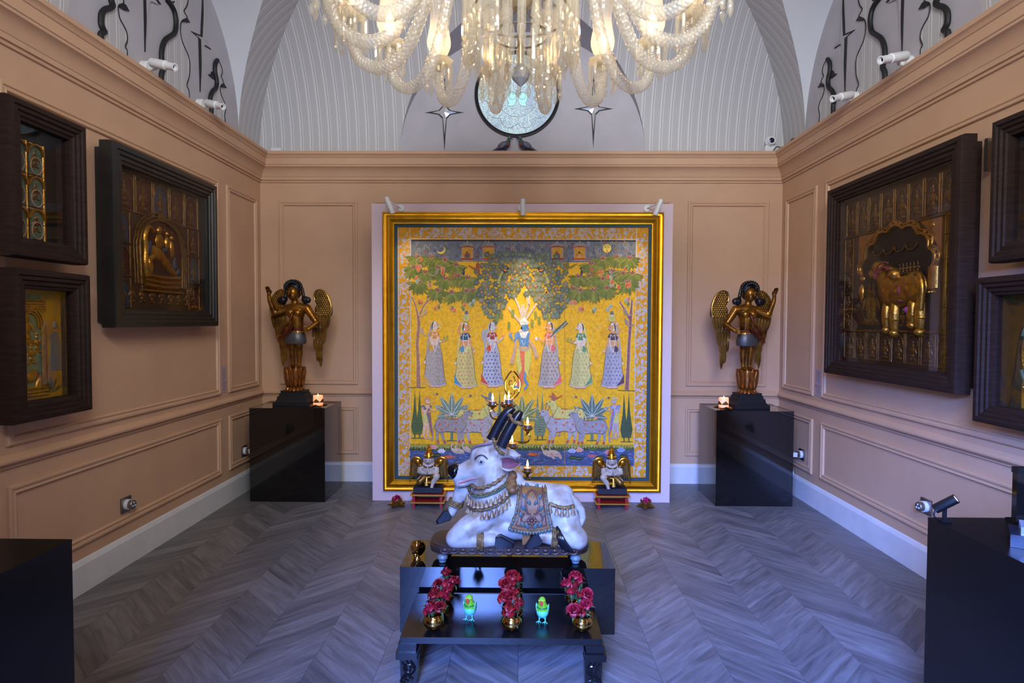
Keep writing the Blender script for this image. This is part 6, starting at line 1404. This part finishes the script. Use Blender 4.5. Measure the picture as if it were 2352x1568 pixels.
def pigeon(label, x, s):
    t = thing('pigeon_figurine', label, 'pigeon', (x, 5.375, 2.941), 0, 'pigeons on the cornice'); t.scale = (.78, .9, .95)
    X = lambda a, y, z: (s * a, y, z)
    b = MB(); b.cap(X(-.01, 0, .055), X(.04, 0, .075), .034, .032); b.cap(X(-.01, 0, .05), X(-.085, 0, .018), .026, .010); b.cap(X(.03, 0, .03), X(.028, 0, .018), .014, .007); blob(b, 'body', pg_b, t, .004, 4)
    MB().tube([X(-.06, 0, .032), X(-.10, 0, .012), X(-.128, 0, .004)], [.016, .014, .010], 10, flat=.6).build('tail', pg_b, t)
    MB().ell(X(.054, 0, .072), (.026, .0285, .028)).build('breast', pg_c, t); b = MB(); b.cap(X(.056, 0, .088), X(.064, 0, .118), .026, .018); b.build('neck', pg_n, t); MB().ell(X(.070, 0, .130), (.020, .017, .017)).build('head', pg_h, t)
    MB().tube([X(.086, 0, .129), X(.098, 0, .123), X(.110, 0, .117)], [.0065, .006, .002], 8).build('beak', black_paint, t)
    for q in (-1, 1):
        MB().ell(X(.074, q * .0155, .133), (.003, .002, .003), None, 8, 6).build('eye', mat('orange_eye', (150, 60, 40), 0.3), t); MB().ell(X(-.012, q * .030, .060), (.056, .010, .026), rotm(0, -s * 26, 0)).build('wing', pg_w, t)
        for k in range(2): MB().tube([X(-.03 + .02 * k, q * .041, .050 + .012 * k), X(-.045 + .02 * k, q * .039, .036 + .010 * k)], .003, 6).build('wing_bar', pg_b, t)
        f = MB().tube([X(.028, q * .012, .02), X(.028, q * .013, .004)], .004, 6)
        for a in (-30, 0, 30): f.tube([X(.026, q * .013, .003), X(.026 + .03 * math.cos(R(a)), q * .013 + .02 * math.sin(R(a)), .003)], .0025, 6)
        f.build('foot', pg_c, t)
pigeon('left pigeon figurine on the back cornice, facing the other', -.150, 1); pigeon('right pigeon figurine on the back cornice, beak to beak', .052, -1)

# ------------------------------------------------------------------ white spotlights, camera and small fittings
lens = mat('dark_lens', (18, 18, 22), 0.15)
def barrel(mb_parent, a, b_, r, name='barrel', mt=white_metal):
    a, b_ = Vector(a), Vector(b_); d = (b_ - a); L_ = d.length; M = d.to_track_quat('Z', 'Y').to_matrix()
    o = MB().lathe([(.0001, 0), (r * .9, 0), (r, .006), (r, L_ * .62), (r * .8, L_ * .64), (r * .8, L_ * .97), (r * .85, L_), (r * .6, L_), (r * .55, L_ - .015), (.0001, L_ - .016)], 20, a, M).build(name, mt, mb_parent)
    MB().lathe([(r * .56, 0), (.0001, .002)], 16, a + d * ((L_ - .016) / L_), M).build('lens', lens, o); return o
def track(label, side, yb, back, tip):
    """fixture on the side cornice: disc base on the lunette wall, arm, barrel aimed into the room"""
    t = thing('spotlight', label, 'spotlight', (side * 2.325, yb, 2.998), 0, 'white spotlights on the side cornices')
    L2 = lambda q: Vector((side * (q[0] - 2.325), q[1] - yb, q[2] - 2.998))
    MB().lathe([(.0001, 0), (.050, 0), (.050, .034), (.043, .040), (.0001, .040)], 24, (0, 0, 0), rotm(0, -side * 90, 0)).build('base_disc', white_metal, t)
    B_, T_ = L2(back), L2(tip); md = B_ + (T_ - B_) * .3
    MB().tube([(-side * .03, 0, .0), (-side * .07, -.01, .0), md + Vector((0, 0, -.012))], .011, 10).build('arm', white_metal, t)
    barrel(t, B_, T_, .027)
track('white wall spotlight above the large left picture, nearer one', -1, 3.76, (2.20, 3.63, 2.985), (2.04, 3.60, 2.945)); track('white wall spotlight on the left cornice, farther one near the corner', -1, 4.40, (2.20, 4.27, 2.975), (2.05, 4.20, 2.925))
track('white wall spotlight above the large right picture, nearer one', 1, 3.70, (2.20, 3.53, 2.975), (2.02, 3.47, 2.925)); track('white wall spotlight on the right cornice, farther one near the corner', 1, 4.27, (2.20, 4.10, 2.965), (2.04, 4.03, 2.915))
def picture_light(label, bx, a, b_):
    t = thing('picture_spotlight', label, 'spotlight', (bx, PY - .001, 2.352), 0, 'white picture spotlights above the big painting')
    MB().lathe([(.0001, 0), (.028, 0), (.029, .010), (.024, .014), (.0001, .014)], 24, (0, 0, 0), rotm(90)).build('base_disc', white_metal, t)
    m_ = (Vector(a) + Vector(b_)) / 2 + Vector((0, 0, .03)); MB().tube([(0, -.01, 0), m_ * .98], .006, 8).build('arm', white_metal, t); 
    d = (Vector(b_) - Vector(a)); M = d.to_track_quat('Z', 'Y').to_matrix(); L_ = d.length
    MB().lathe([(.0001, 0), (.018, 0), (.019, .004), (.019, L_), (.015, L_), (.014, L_ - .012), (.0001, L_ - .012)], 18, a, M).build('barrel', white_metal, t)
    return t
picture_light('left white picture spotlight over the gilt frame corner', -.948, (-.085, -.16, .055), (-.038, -.14, -.066)); picture_light('middle white picture spotlight over the gilt frame', .008, (.014, -.16, .045), (.016, -.14, -.078)); picture_light('right white picture spotlight over the gilt frame corner', 1.006, (.080, -.16, .040), (.036, -.14, -.075))
cam_t = thing('security_camera', 'white dome security camera with dark lens on the back cornice', 'camera', (2.19, 5.395, 2.94))
MB().box((0, .01, .035), (.085, .05, .055)).build('mount_box', white_plastic, cam_t, 0); MB().ell((0, -.005, .098), (.047, .045, .047), None, 20, 14).build('dome', white_plastic, cam_t)
MB().lathe([(.036, 0), (.036, .006), (.030, .010), (.030, .004)], 24, (0, -.044, .098), rotm(90)).build('lens_ring', white_plastic, cam_t); MB().ell((0, -.036, .098), (.031, .018, .031), None, 16, 10).build('lens', mat('navy_glass', (16, 20, 52), 0.06), cam_t)
jb = thing('junction_box', 'small white junction box at the left end of the back cornice', 'box', (-2.165, 5.41, 2.941)); MB().box((0, 0, .022), (.09, .04, .04)).build('body', white_plastic, jb, 0); MB().box((0, -.022, .003), (.08, .006, .004)).build('slot', black_paint, jb, 0)
cb = thing('cable', 'short loop of black cable on the right corner of the cornice', 'cable', (2.24, 5.30, 2.942)); MB().tube([(v.x, v.y, v.z) for v in spline([(-.03, .08, .004), (-.02, .02, .03), (.0, -.04, .006), (.01, -.12, .004), (.02, -.2, .035), (.03, -.26, .004)], 6)], .004, 6).build('cord', black_paint, cb)
def socket(label, side, y, z, plug=None):
    t = thing('wall_socket', label, 'socket', (side * WX, y, z)); n = -side
    MB().box((n * .005, 0, 0), (.010, .088, .088)).build('plate', steel, t, 0)
    MB().lathe([(.0001, .008), (.031, .008), (.031, .030), (.0001, .030)], 24, (0, 0, 0), rotm(0, n * 90, 0)).build('adaptor', white_plastic, t)
    c = MB().lathe([(.026, .028), (.027, .032), (.027, .050), (.024, .054), (.0001, .054)], 24, (0, 0, 0), rotm(0, n * 90, 0)).build('steel_cap', steel, t)
    for a in (90, 210, 330): MB().lathe([(.0055, 0), (.0055, .003), (.0001, .003)], 10, (n * .0535, .012 * math.cos(R(a)), .012 * math.sin(R(a))), rotm(0, n * 90, 0)).build('contact', white_plastic, c)
    if plug:
        MB().box((n * .075, -.008, 0), (.045, .034, .036)).build('plug', white_plastic, t, 0); MB().tube([(n * .09, -.008, -.015), (n * .092, -.008, -.05), (n * .085, .0, -.11), (n * .06, .02, -.17)], .005, 8).build('cord', white_plastic, t)
socket('steel wall socket with round adaptor low on the left wall', -1, 3.52, .362); socket('steel wall socket half hidden by the left statue plinth', -1, 5.06, .352, True)
socket('steel wall socket with white plug beside the right statue plinth', 1, 4.97, .372, True); socket('steel wall socket behind the small black spotlight', 1, 3.448, .407)
for side, y, z, lab in ((-1, 4.73, .99, 'pale caption card beside the large left picture'), (1, 4.73, .99, 'pale caption card beside the large right picture')):
    t = thing('caption_card', lab, 'card', (side * WX, y, z)); MB().box((-side * .002, 0, 0), (.004, .085, .21)).build('card', mat('caption_paper', (176, 150, 150), 0.6), t, 0)
    mb = MB()
    for k in range(16): mb.box((-side * .0043, -.004 * (k % 3), .085 - .0105 * k - (.015 if k > 8 else 0)), (.0006, .062, .0025))
    mb.build('text_line', mat('caption_ink', (110, 88, 92), 0.6), t, 0); MB().lathe([(.007, 0), (.0001, .001)], 10, (-side * .0042, .034, -.03), rotm(0, -side * 90, 0)).build('red_dot', mat('red_dot', (190, 40, 36), 0.5), t)

# ------------------------------------------------------------------ things on the near right plinth
sp = thing('black_spotlight', 'small lit black spotlight on the back corner of the right-hand plinth', 'spotlight', (1.500, 2.132, PZ + .0005)); sp.scale = (.78, .78, .78)
MB().box((0, 0, .004), (.045, .045, .008)).build('foot_plate', black_paint, sp, 0); MB().box((.002, -.0, .035), (.018, .006, .06)).build('bracket', black_paint, sp, 0)
d0, d1 = Vector((-.028, .020, .046)), Vector((.032, -.030, .110)); dm = (d1 - d0); Mq = dm.to_track_quat('Z', 'Y').to_matrix(); L_ = dm.length
MB().lathe([(.0001, 0), (.020, 0), (.021, .003), (.021, L_), (.018, L_), (.0175, L_ - .006), (.0001, L_ - .006)], 20, d0, Mq).build('barrel', black_paint, sp)
MB().lathe([(.017, 0), (.0001, .001)], 16, d0 + dm * ((L_ - .004) / L_), Mq).build('lit_lens', mat('lit_spot_lens', (255, 240, 210), 0.4, emit=(255, 226, 180), estr=3.0), sp)
MB().tube([(v.x, v.y, v.z) for v in spline([(-.03, 0, .05), (-.045, 0, .035), (-.04, 0, .014), (-.012, 0, .006)], 5)], .004, 8).build('cord', black_paint, sp); MB().lathe([(.004, 0), (.004, .005), (.0001, .006)], 10, (.002, -.004, .058), rotm(90)).build('screw', steel, sp)
fb = thing('black_stand', 'upright black stand at the right edge of the right-hand plinth', 'stand', (1.770, 2.09, PZ + .0005)); MB().box((.03, 0, .006), (.16, .10, .012)).build('foot', black_gloss, fb, 0); MB().box((.03, .02, .10), (.15, .02, .18)).build('back_plate', black_gloss, fb, 0); MB().box((.03, .018, .187), (.154, .03, .02)).build('top_rail', black_paint, fb, 0)
gb = thing('glass_block', 'clear stepped glass block holding a dark book-like slab on the right-hand plinth', 'block', (1.596, 1.912, PZ + .0005), R(-36)); MB().box((.04, 0, .020), (.15, .12, .040)).build('slab', mat('blue_black_slab', (20, 28, 44), 0.3), gb, 0)
gl = crystal('clear_block_glass', (224, 232, 244), .45, .04, .6, .3); MB().box((.05, -.01, .053), (.12, .09, .026)).build('glass_base', gl, gb, 0); MB().box((.055, .015, .078), (.09, .045, .024)).build('glass_step', gl, gb, 0)
mb = MB().lathe([(.006, .09), (.012, .10), (.007, .125), (.010, .15), (.006, .17), (.0001, .178)], 14, (.075, .015, 0)); mb.build('gilt_figure', gold_dull, gb)
# ------------------------------------------------------------------ painted bird silhouettes and stars on the lunettes
SIL = {
'a': dict(left=[(3.444, 3.301), (3.448, 3.256), (3.46, 3.233), (3.432, 3.203), (3.397, 3.179), (3.37, 3.145), (3.362, 3.115), (3.363, 3.079), (3.378, 3.061), (3.387, 3.05), (3.365, 3.035), (3.356, 3.014), (3.354, 2.93)],
 right=[(3.58, 3.366), (3.568, 3.319), (3.565, 3.297), (3.53, 3.271), (3.519, 3.251), (3.521, 3.22), (3.533, 3.192), (3.564, 3.17), (3.59, 3.144), (3.596, 3.102), (3.576, 3.053), (3.592, 3.034), (3.591, 2.93)],
 top=[(3.46, 3.37), (3.50, 3.43), (3.55, 3.42)], beaks=[[(3.53, 3.273), (3.567, 3.298), (3.583, 3.299), (3.615, 3.278), (3.593, 3.274), (3.577, 3.263), (3.561, 3.264), (3.529, 3.258)]]),
'b': dict(left=[(3.983, 3.581), (4.008, 3.545), (4.049, 3.533), (4.082, 3.509), (4.098, 3.462), (4.094, 3.409), (4.072, 3.363), (4.023, 3.321), (3.971, 3.274), (3.938, 3.217), (3.926, 3.159), (3.932, 3.115), (3.948, 3.084), (3.923, 3.036), (3.919, 2.93)],
 right=[(4.269, 3.734), (4.26, 3.664), (4.236, 3.615), (4.21, 3.58), (4.235, 3.566), (4.247, 3.55), (4.189, 3.505), (4.167, 3.468), (4.163, 3.422), (4.179, 3.369), (4.215, 3.333), (4.259, 3.295), (4.277, 3.245), (4.266, 3.158), (4.234, 3.084), (4.26, 3.053), (4.266, 2.93)],
 top=[(4.03, 3.70), (4.12, 3.79), (4.22, 3.79)], beaks=[[(4.182, 3.502), (4.219, 3.53), (4.247, 3.551), (4.28, 3.536), (4.257, 3.532), (4.249, 3.52), (4.227, 3.518), (4.208, 3.503), (4.185, 3.498)], [(3.991, 3.532), (4.042, 3.555), (4.091, 3.586), (4.084, 3.569), (4.053, 3.549), (4.028, 3.538)]]),
'c': dict(left=[(4.655, 3.437), (4.623, 3.399), (4.614, 3.359), (4.618, 3.33), (4.634, 3.296), (4.642, 3.263), (4.628, 3.218), (4.583, 3.178), (4.547, 3.129), (4.54, 3.083), (4.557, 3.054), (4.544, 2.93)],
 right=[(4.70, 3.44), (4.737, 3.41), (4.742, 3.371), (4.723, 3.34), (4.745, 3.326), (4.759, 3.302), (4.717, 3.267), (4.709, 3.221), (4.738, 3.186), (4.775, 3.158), (4.793, 3.118), (4.771, 3.057), (4.781, 3.021), (4.78, 2.93)],
 top=[(4.662, 3.446), (4.682, 3.45)], beaks=[[(4.713, 3.269), (4.763, 3.303), (4.805, 3.282), (4.774, 3.28), (4.739, 3.263)], [(4.529, 3.279), (4.563, 3.287), (4.586, 3.323), (4.606, 3.319), (4.62, 3.331), (4.633, 3.291), (4.603, 3.275), (4.567, 3.274)]])}
STARS = [[(4.471, 3.859), (4.433, 3.52), (4.302, 3.487), (4.404, 3.487), (4.415, 3.106), (4.447, 3.436), (4.478, 3.469), (4.576, 3.479), (4.488, 3.515), (4.471, 3.542)], [(3.777, 3.809), (3.76, 3.52), (3.67, 3.46), (3.765, 3.436), (3.768, 3.107), (3.786, 3.324), (3.806, 3.429), (3.833, 3.458), (3.945, 3.487), (3.80, 3.53)]]
cut_in = stripes('striped_cutout', 1); sil_black = mat('black_silhouette_paint', (20, 20, 21), 0.6); star_in = mat('pale_star_infill', (170, 168, 172), 0.5)
mirror = mat('silver_mirror', (226, 228, 232), 0.25, 0.6)
for side, fn, nm in ((-1, cL, 'left'), (1, cR, 'right')):
    for key, lab in (('a', 'nearest'), ('b', 'middle tall'), ('c', 'smallest, farthest')):
        d = SIL[key]; t = thing('bird_silhouette', 'bird silhouette cut-out with black outline, %s on the %s lunette' % (lab, nm), 'wall cut-out', (0, 0, 0))
        F = lambda a, b, h: fn(a, b, h)
        L_ = [(v.x, v.y) for v in spline([(a, b, 0) for a, b in d['left']], 4)]; Rr = [(v.x, v.y) for v in spline([(a, b, 0) for a, b in d['right']], 4)]
        poly = list(reversed(L_)) + d['top'] + Rr
        MB().prism(poly, F, .0045, .010).build('striped_infill', cut_in, t, 0)
        w0 = .016
        MB().tube([fn(a, b, .0185) for a, b in L_], [w0] * len(L_), 8).build('thick_outline', sil_black, t); MB().tube([fn(a, b, .010) for a, b in (d['top'] + Rr if d['top'] else Rr)], .0045, 6).build('thin_outline', sil_black, t)
        if d['top']: MB().tube([fn(a, b, .009) for a, b in [L_[0]] + d['top']], .008, 6).build('head_outline', sil_black, t)
        for bk in d['beaks']: MB().prism(bk, F, .005, .016).build('beak', sil_black, t, 0)
    for i, st in enumerate(STARS):
        t = thing('wall_star', 'black-edged long-tailed star on the %s lunette, %s bird' % (nm, ('beside the smallest', 'beside the nearest')[i]), 'star', (0, 0, 0))
        MB().prism(st, lambda a, b, h: fn(a, b, h), .0045, .012).build('star_plate', sil_black, t, 0)
        cx_ = sum(a for a, b in st[1:]) / (len(st) - 1); c = (st[9][0] * .5 + st[5][0] * .5, st[9][1] * .5 + st[5][1] * .5)
        MB().prism([(c[0] + (a - c[0]) * .72 + .012, c[1] + (b - c[1]) * .72) for a, b in st], lambda a, b, h: fn(a, b, h), .012, .014).build('star_infill', star_in, t, 0)
def star4(cx, cz, l, r, up_, dn, w_):
    P4 = [(cx, cz + up_), (cx + w_ * .45, cz + w_ * 1.3), (cx + w_ * 1.3, cz + w_ * .45), (cx + r, cz), (cx + w_ * 1.3, cz - w_ * .45), (cx + w_ * .45, cz - w_ * 1.3), (cx, cz - dn), (cx - w_ * .45, cz - w_ * 1.3), (cx - w_ * 1.3, cz - w_ * .45), (cx - l, cz), (cx - w_ * 1.3, cz + w_ * .45), (cx - w_ * .45, cz + w_ * 1.3)]
    return P4
for cx, cz, lab in ((-.674, 3.306, 'left'), (.648, 3.338, 'right')):
    t = thing('mirror_star', 'silver mirror star with black edging %s of the round window' % lab, 'star', (0, 0, 0))
    MB().prism(star4(cx, cz, .17, .17, .34, .345, .042), lambda a, b, h: (a, YB - h, b), .0045, .010).build('black_edging', sil_black, t, 0)
    k = MB(); P4 = star4(cx, cz, .11, .11, .22, .2, .033); n = len(P4); k.add([(cx, YB - .022, cz)] + [(a, YB - .012, b) for a, b in P4], [(0, 1 + i, 1 + (i + 1) % n) for i in range(n)]); k.build('mirror_facet', mirror, t, 0)

# ------------------------------------------------------------------ chandelier
CHX, CHY = 0.0, 2.56
ch = thing('chandelier', 'huge crystal chandelier with lit glass shades hanging in the middle of the room', 'chandelier', (CHX, CHY, 2.43))
ZO = 2.43
cr_arm = crystal('ribbed_glass_arm', (255, 253, 246), .38, .05, 1.0, .5); cr_pr = crystal('cut_crystal', (255, 252, 244), .20, .05, .9, .5); cr_bob = crystal('frosted_yellow_glass', (250, 246, 230), .62, .15, .6, .6)
def shade_mat():
    M = bpy.data.materials.new('etched_shade_glass'); M.use_nodes = True; nt = M.node_tree; N = nt.nodes; L = nt.links
    for n in list(N): N.remove(n)
    out = N.new('ShaderNodeOutputMaterial'); tr = N.new('ShaderNodeBsdfTransparent'); tl = N.new('ShaderNodeBsdfTranslucent'); tl.inputs[0].default_value = (1, .93, .82, 1); df = N.new('ShaderNodeBsdfDiffuse'); df.inputs[0].default_value = (.9, .85, .76, 1)
    m1 = N.new('ShaderNodeMixShader'); m1.inputs[0].default_value = .35; L.new(tl.outputs[0], m1.inputs[1]); L.new(df.outputs[0], m1.inputs[2])
    g = N.new('ShaderNodeBsdfGlossy'); g.inputs['Roughness'].default_value = .12; m2 = N.new('ShaderNodeMixShader'); m2.inputs[0].default_value = .12; L.new(m1.outputs[0], m2.inputs[1]); L.new(g.outputs[0], m2.inputs[2])
    m3 = N.new('ShaderNodeMixShader'); m3.inputs[0].default_value = .28; L.new(tr.outputs[0], m3.inputs[1]); L.new(m2.outputs[0], m3.inputs[2]); L.new(m3.outputs[0], out.inputs[0]); return M
sh_m = shade_mat(); bulb_m = mat('lit_bulb', (255, 236, 200), .4, emit=(255, 214, 140), estr=4.5)
silver = mat('silver_sleeve', (190, 180, 160), .25, 1.0)
prism_me = MB().lathe([(.0001, 0), (.007, -.003), (.0105, -.012), (.0105, -.095), (.006, -.104), (.0001, -.106)], 6).mesh('pendant', cr_pr, 20)
drop_me = MB().lathe([(.0001, 0), (.004, -.004), (.012, -.016), (.013, -.024), (.009, -.036), (.0001, -.052)], 8).mesh('drop', cr_pr, 20)
AP = [(.10, 3.30), (.20, 3.34), (.30, 3.22), (.375, 2.98), (.44, 2.76), (.52, 2.61), (.625, 2.56), (.72, 2.60), (.765, 2.70), (.766, 2.775)]
ap = spline([(r, 0, z - ZO) for r, z in AP], 52); na = len(ap)
arm_me = MB().tube(ap, [.022 + .004 * math.sin(PI * min(1, i / na)) for i in range(na)], 28, mod=lambda i, ph: 1 + .06 * math.sin(6 * ph + i * .8) + .06 * math.sin(6 * ph - i * .8)).mesh('arm', cr_arm, 180)
bz = 2.785 - ZO
bob_me = MB().lathe([(.012, bz - .008), (.03, bz - .004), (.062, bz + .010), (.072, bz + .026), (.069, bz + .027), (.056, bz + .014), (.03, bz + .004), (.014, bz + .002)], 24, wob=lambda i, ph: 1 + (.09 * math.sin(8 * ph) if 2 <= i <= 4 else 0)).mesh('drip_pan', cr_bob, 60)
slv_me = MB().lathe([(.016, bz - .03), (.018, bz), (.018, bz + .03), (.024, bz + .04), (.030, bz + .046), (.0001, bz + .046)], 16).mesh('sleeve', silver)
sz = bz + .042
shd_me = MB().lathe([(.030, sz), (.046, sz + .02), (.060, sz + .055), (.062, sz + .080), (.056, sz + .115), (.049, sz + .15), (.046, sz + .19), (.047, sz + .225), (.053, sz + .255), (.062, sz + .275)], 28, wob=lambda i, ph: 1 + (.05 * math.sin(12 * ph) if i == 9 else 0)).mesh('shade', sh_m, 180)
blb_me = MB().lathe([(.010, sz), (.012, sz + .03), (.020, sz + .05), (.024, sz + .075), (.018, sz + .10), (.0001, sz + .125)], 14).mesh('bulb', bulb_m)
for me in (shd_me,):
    pass
NA = 16
for i in range(NA):
    a = 2 * PI * (i + .5) / NA + PI / 2
    arm = link('arm', arm_me, ch, None, (0, 0, a))
    for nm, me in (('drip_pan', bob_me), ('sleeve', slv_me), ('shade', shd_me), ('bulb', blb_me)): link(nm, me, arm, (.766, 0, 0))
    for k in range(9):
        t = 2 * PI * (k + .3) / 9; x, y = .766 + .066 * math.cos(t), .066 * math.sin(t)
        link('pendant', prism_me, arm, (x, y, bz + .012), (0, 0, t)); link('drop', drop_me, arm, (x, y, bz - .096), (0, 0, t))
    L_ = bpy.data.lights.new('lamp', 'POINT'); L_.energy = LAMP_W; L_.color = WARM; L_.shadow_soft_size = .03
    lo = bpy.data.objects.new('lamp_light', L_); COL.objects.link(lo); lo.location = (CHX + .766 * math.cos(a), CHY + .766 * math.sin(a), ZO + sz + .085)
# central basket of spears, prisms and drops
spear_me = MB().lathe([(.0001, .56), (.005, .555), (.0065, .50), (.0155, .115), (.011, .108), (.016, .098), (.0165, .088), (.012, .078), (.017, .068), (.0165, .058), (.010, .035), (.0001, 0)], 6).mesh('spear', cr_pr, 20)
core = MB().lathe([(.03, .32), (.075, .36), (.10, .45), (.12, .60), (.10, .80), (.05, .95)], 24).build('stem_vase', crystal('ribbed_stem_glass', (206, 186, 150), .8, .2, .4, .3), ch)
for k in range(26):
    a = 2 * PI * (k + .5) / 26; link('spear', spear_me, ch, (.232 * math.cos(a), .232 * math.sin(a), 2.50 - ZO), (0, 0, a))
MB().tube([(.232 * math.cos(R(a)), .232 * math.sin(R(a)), 3.05 - ZO) for a in range(0, 360, 10)], .006, 8, closed=True).build('spear_ring', silver, ch)
MB().tube([(.205 * math.cos(R(a)), .205 * math.sin(R(a)), 2.73 - ZO) for a in range(0, 360, 10)], .005, 8, closed=True).build('prism_ring', silver, ch)
lp_me = MB().lathe([(.0001, 0), (.007, -.004), (.011, -.02), (.0115, -.15), (.007, -.165), (.0001, -.168)], 6).mesh('long_prism', cr_pr, 20)
for r, z, n, me2 in ((.200, 2.73, 24, drop_me), (.115, 2.64, 16, drop_me)):
    for k in range(n):
        a = 2 * PI * (k + .2) / n; link('long_prism', lp_me, ch, (r * math.cos(a), r * math.sin(a), z - ZO), (0, 0, a)); link('drop', drop_me, ch, (r * math.cos(a), r * math.sin(a), z - .165 - ZO), (0, 0, a))
MB().tube([(.115 * math.cos(R(a)), .115 * math.sin(R(a)), 2.64 - ZO) for a in range(0, 360, 12)], .005, 8, closed=True).build('prism_ring', silver, ch)
for z in (2.64, 2.73):
    mb = MB()
    for k in range(4): mb.tube([(.02 * math.cos(PI * k / 2), .02 * math.sin(PI * k / 2), z + .1 - ZO), ((.115 if z < 2.7 else .205) * math.cos(PI * k / 2), (.115 if z < 2.7 else .205) * math.sin(PI * k / 2), z - ZO)], .004, 6)
    mb.build('spoke', silver, ch)
MB().tube([(0, 0, .08), (0, 0, 1.78)], .014, 12).build('rod', silver, ch)
for z0, sc_ in ((0.045, 1.0),):
    MB().lathe([(.0001, -.045), (.012, -.036), (.034, -.014), (.040, .006), (.036, .026), (.022, .042), (.012, .05), (.0001, .052)], 10, (0, 0, .045)).build('finial_ball', crystal('frosted_ball_glass', (214, 214, 214), .7, .12, .45, .4), ch, 15)
for k in range(10):
    a = 2 * PI * k / 10; link('drop', drop_me, ch, (.06 * math.cos(a), .06 * math.sin(a), .105), (0, 0, a))
MB().lathe([(.02, 1.70), (.10, 1.73), (.11, 1.77), (.0001, 1.77)], 24).build('canopy', silver, ch)
tg = MB().tube([(v.x, v.y, v.z) for v in spline([(.10, -.27, .62), (.085, -.285, .42), (.115, -.29, .36), (.14, -.275, .45), (.12, -.265, .62)], 6)], .0015, 5).build('tag_string', white_plastic, ch); MB().box((.115, -.29, .29), (.008, .03, .13), rotm(0, 4, 20)).build('paper_tag', white_plastic, ch, 0)

# warm spotlights of the room
spot_light('painting_spot', (.03, 4.30, 2.62), (.05, 4.83, 1.60), 105, (1.0, .80, .46), 26, 1.0, .03)
for sx in (-1, 1): spot_light('picture_light_beam', (sx * .97, 4.62, 2.25), (sx * .45, 4.83, .95), 9, (1.0, .84, .58), 100, 1.0, .02)
pl_ = bpy.data.lights.new('candle_glow', 'POINT'); pl_.energy = 1.6; pl_.color = (1, .6, .25); pl_.shadow_soft_size = .03; po = bpy.data.objects.new('candle_glow', pl_); COL.objects.link(po); po.location = (LX + .02, LY - .0, 1.10)
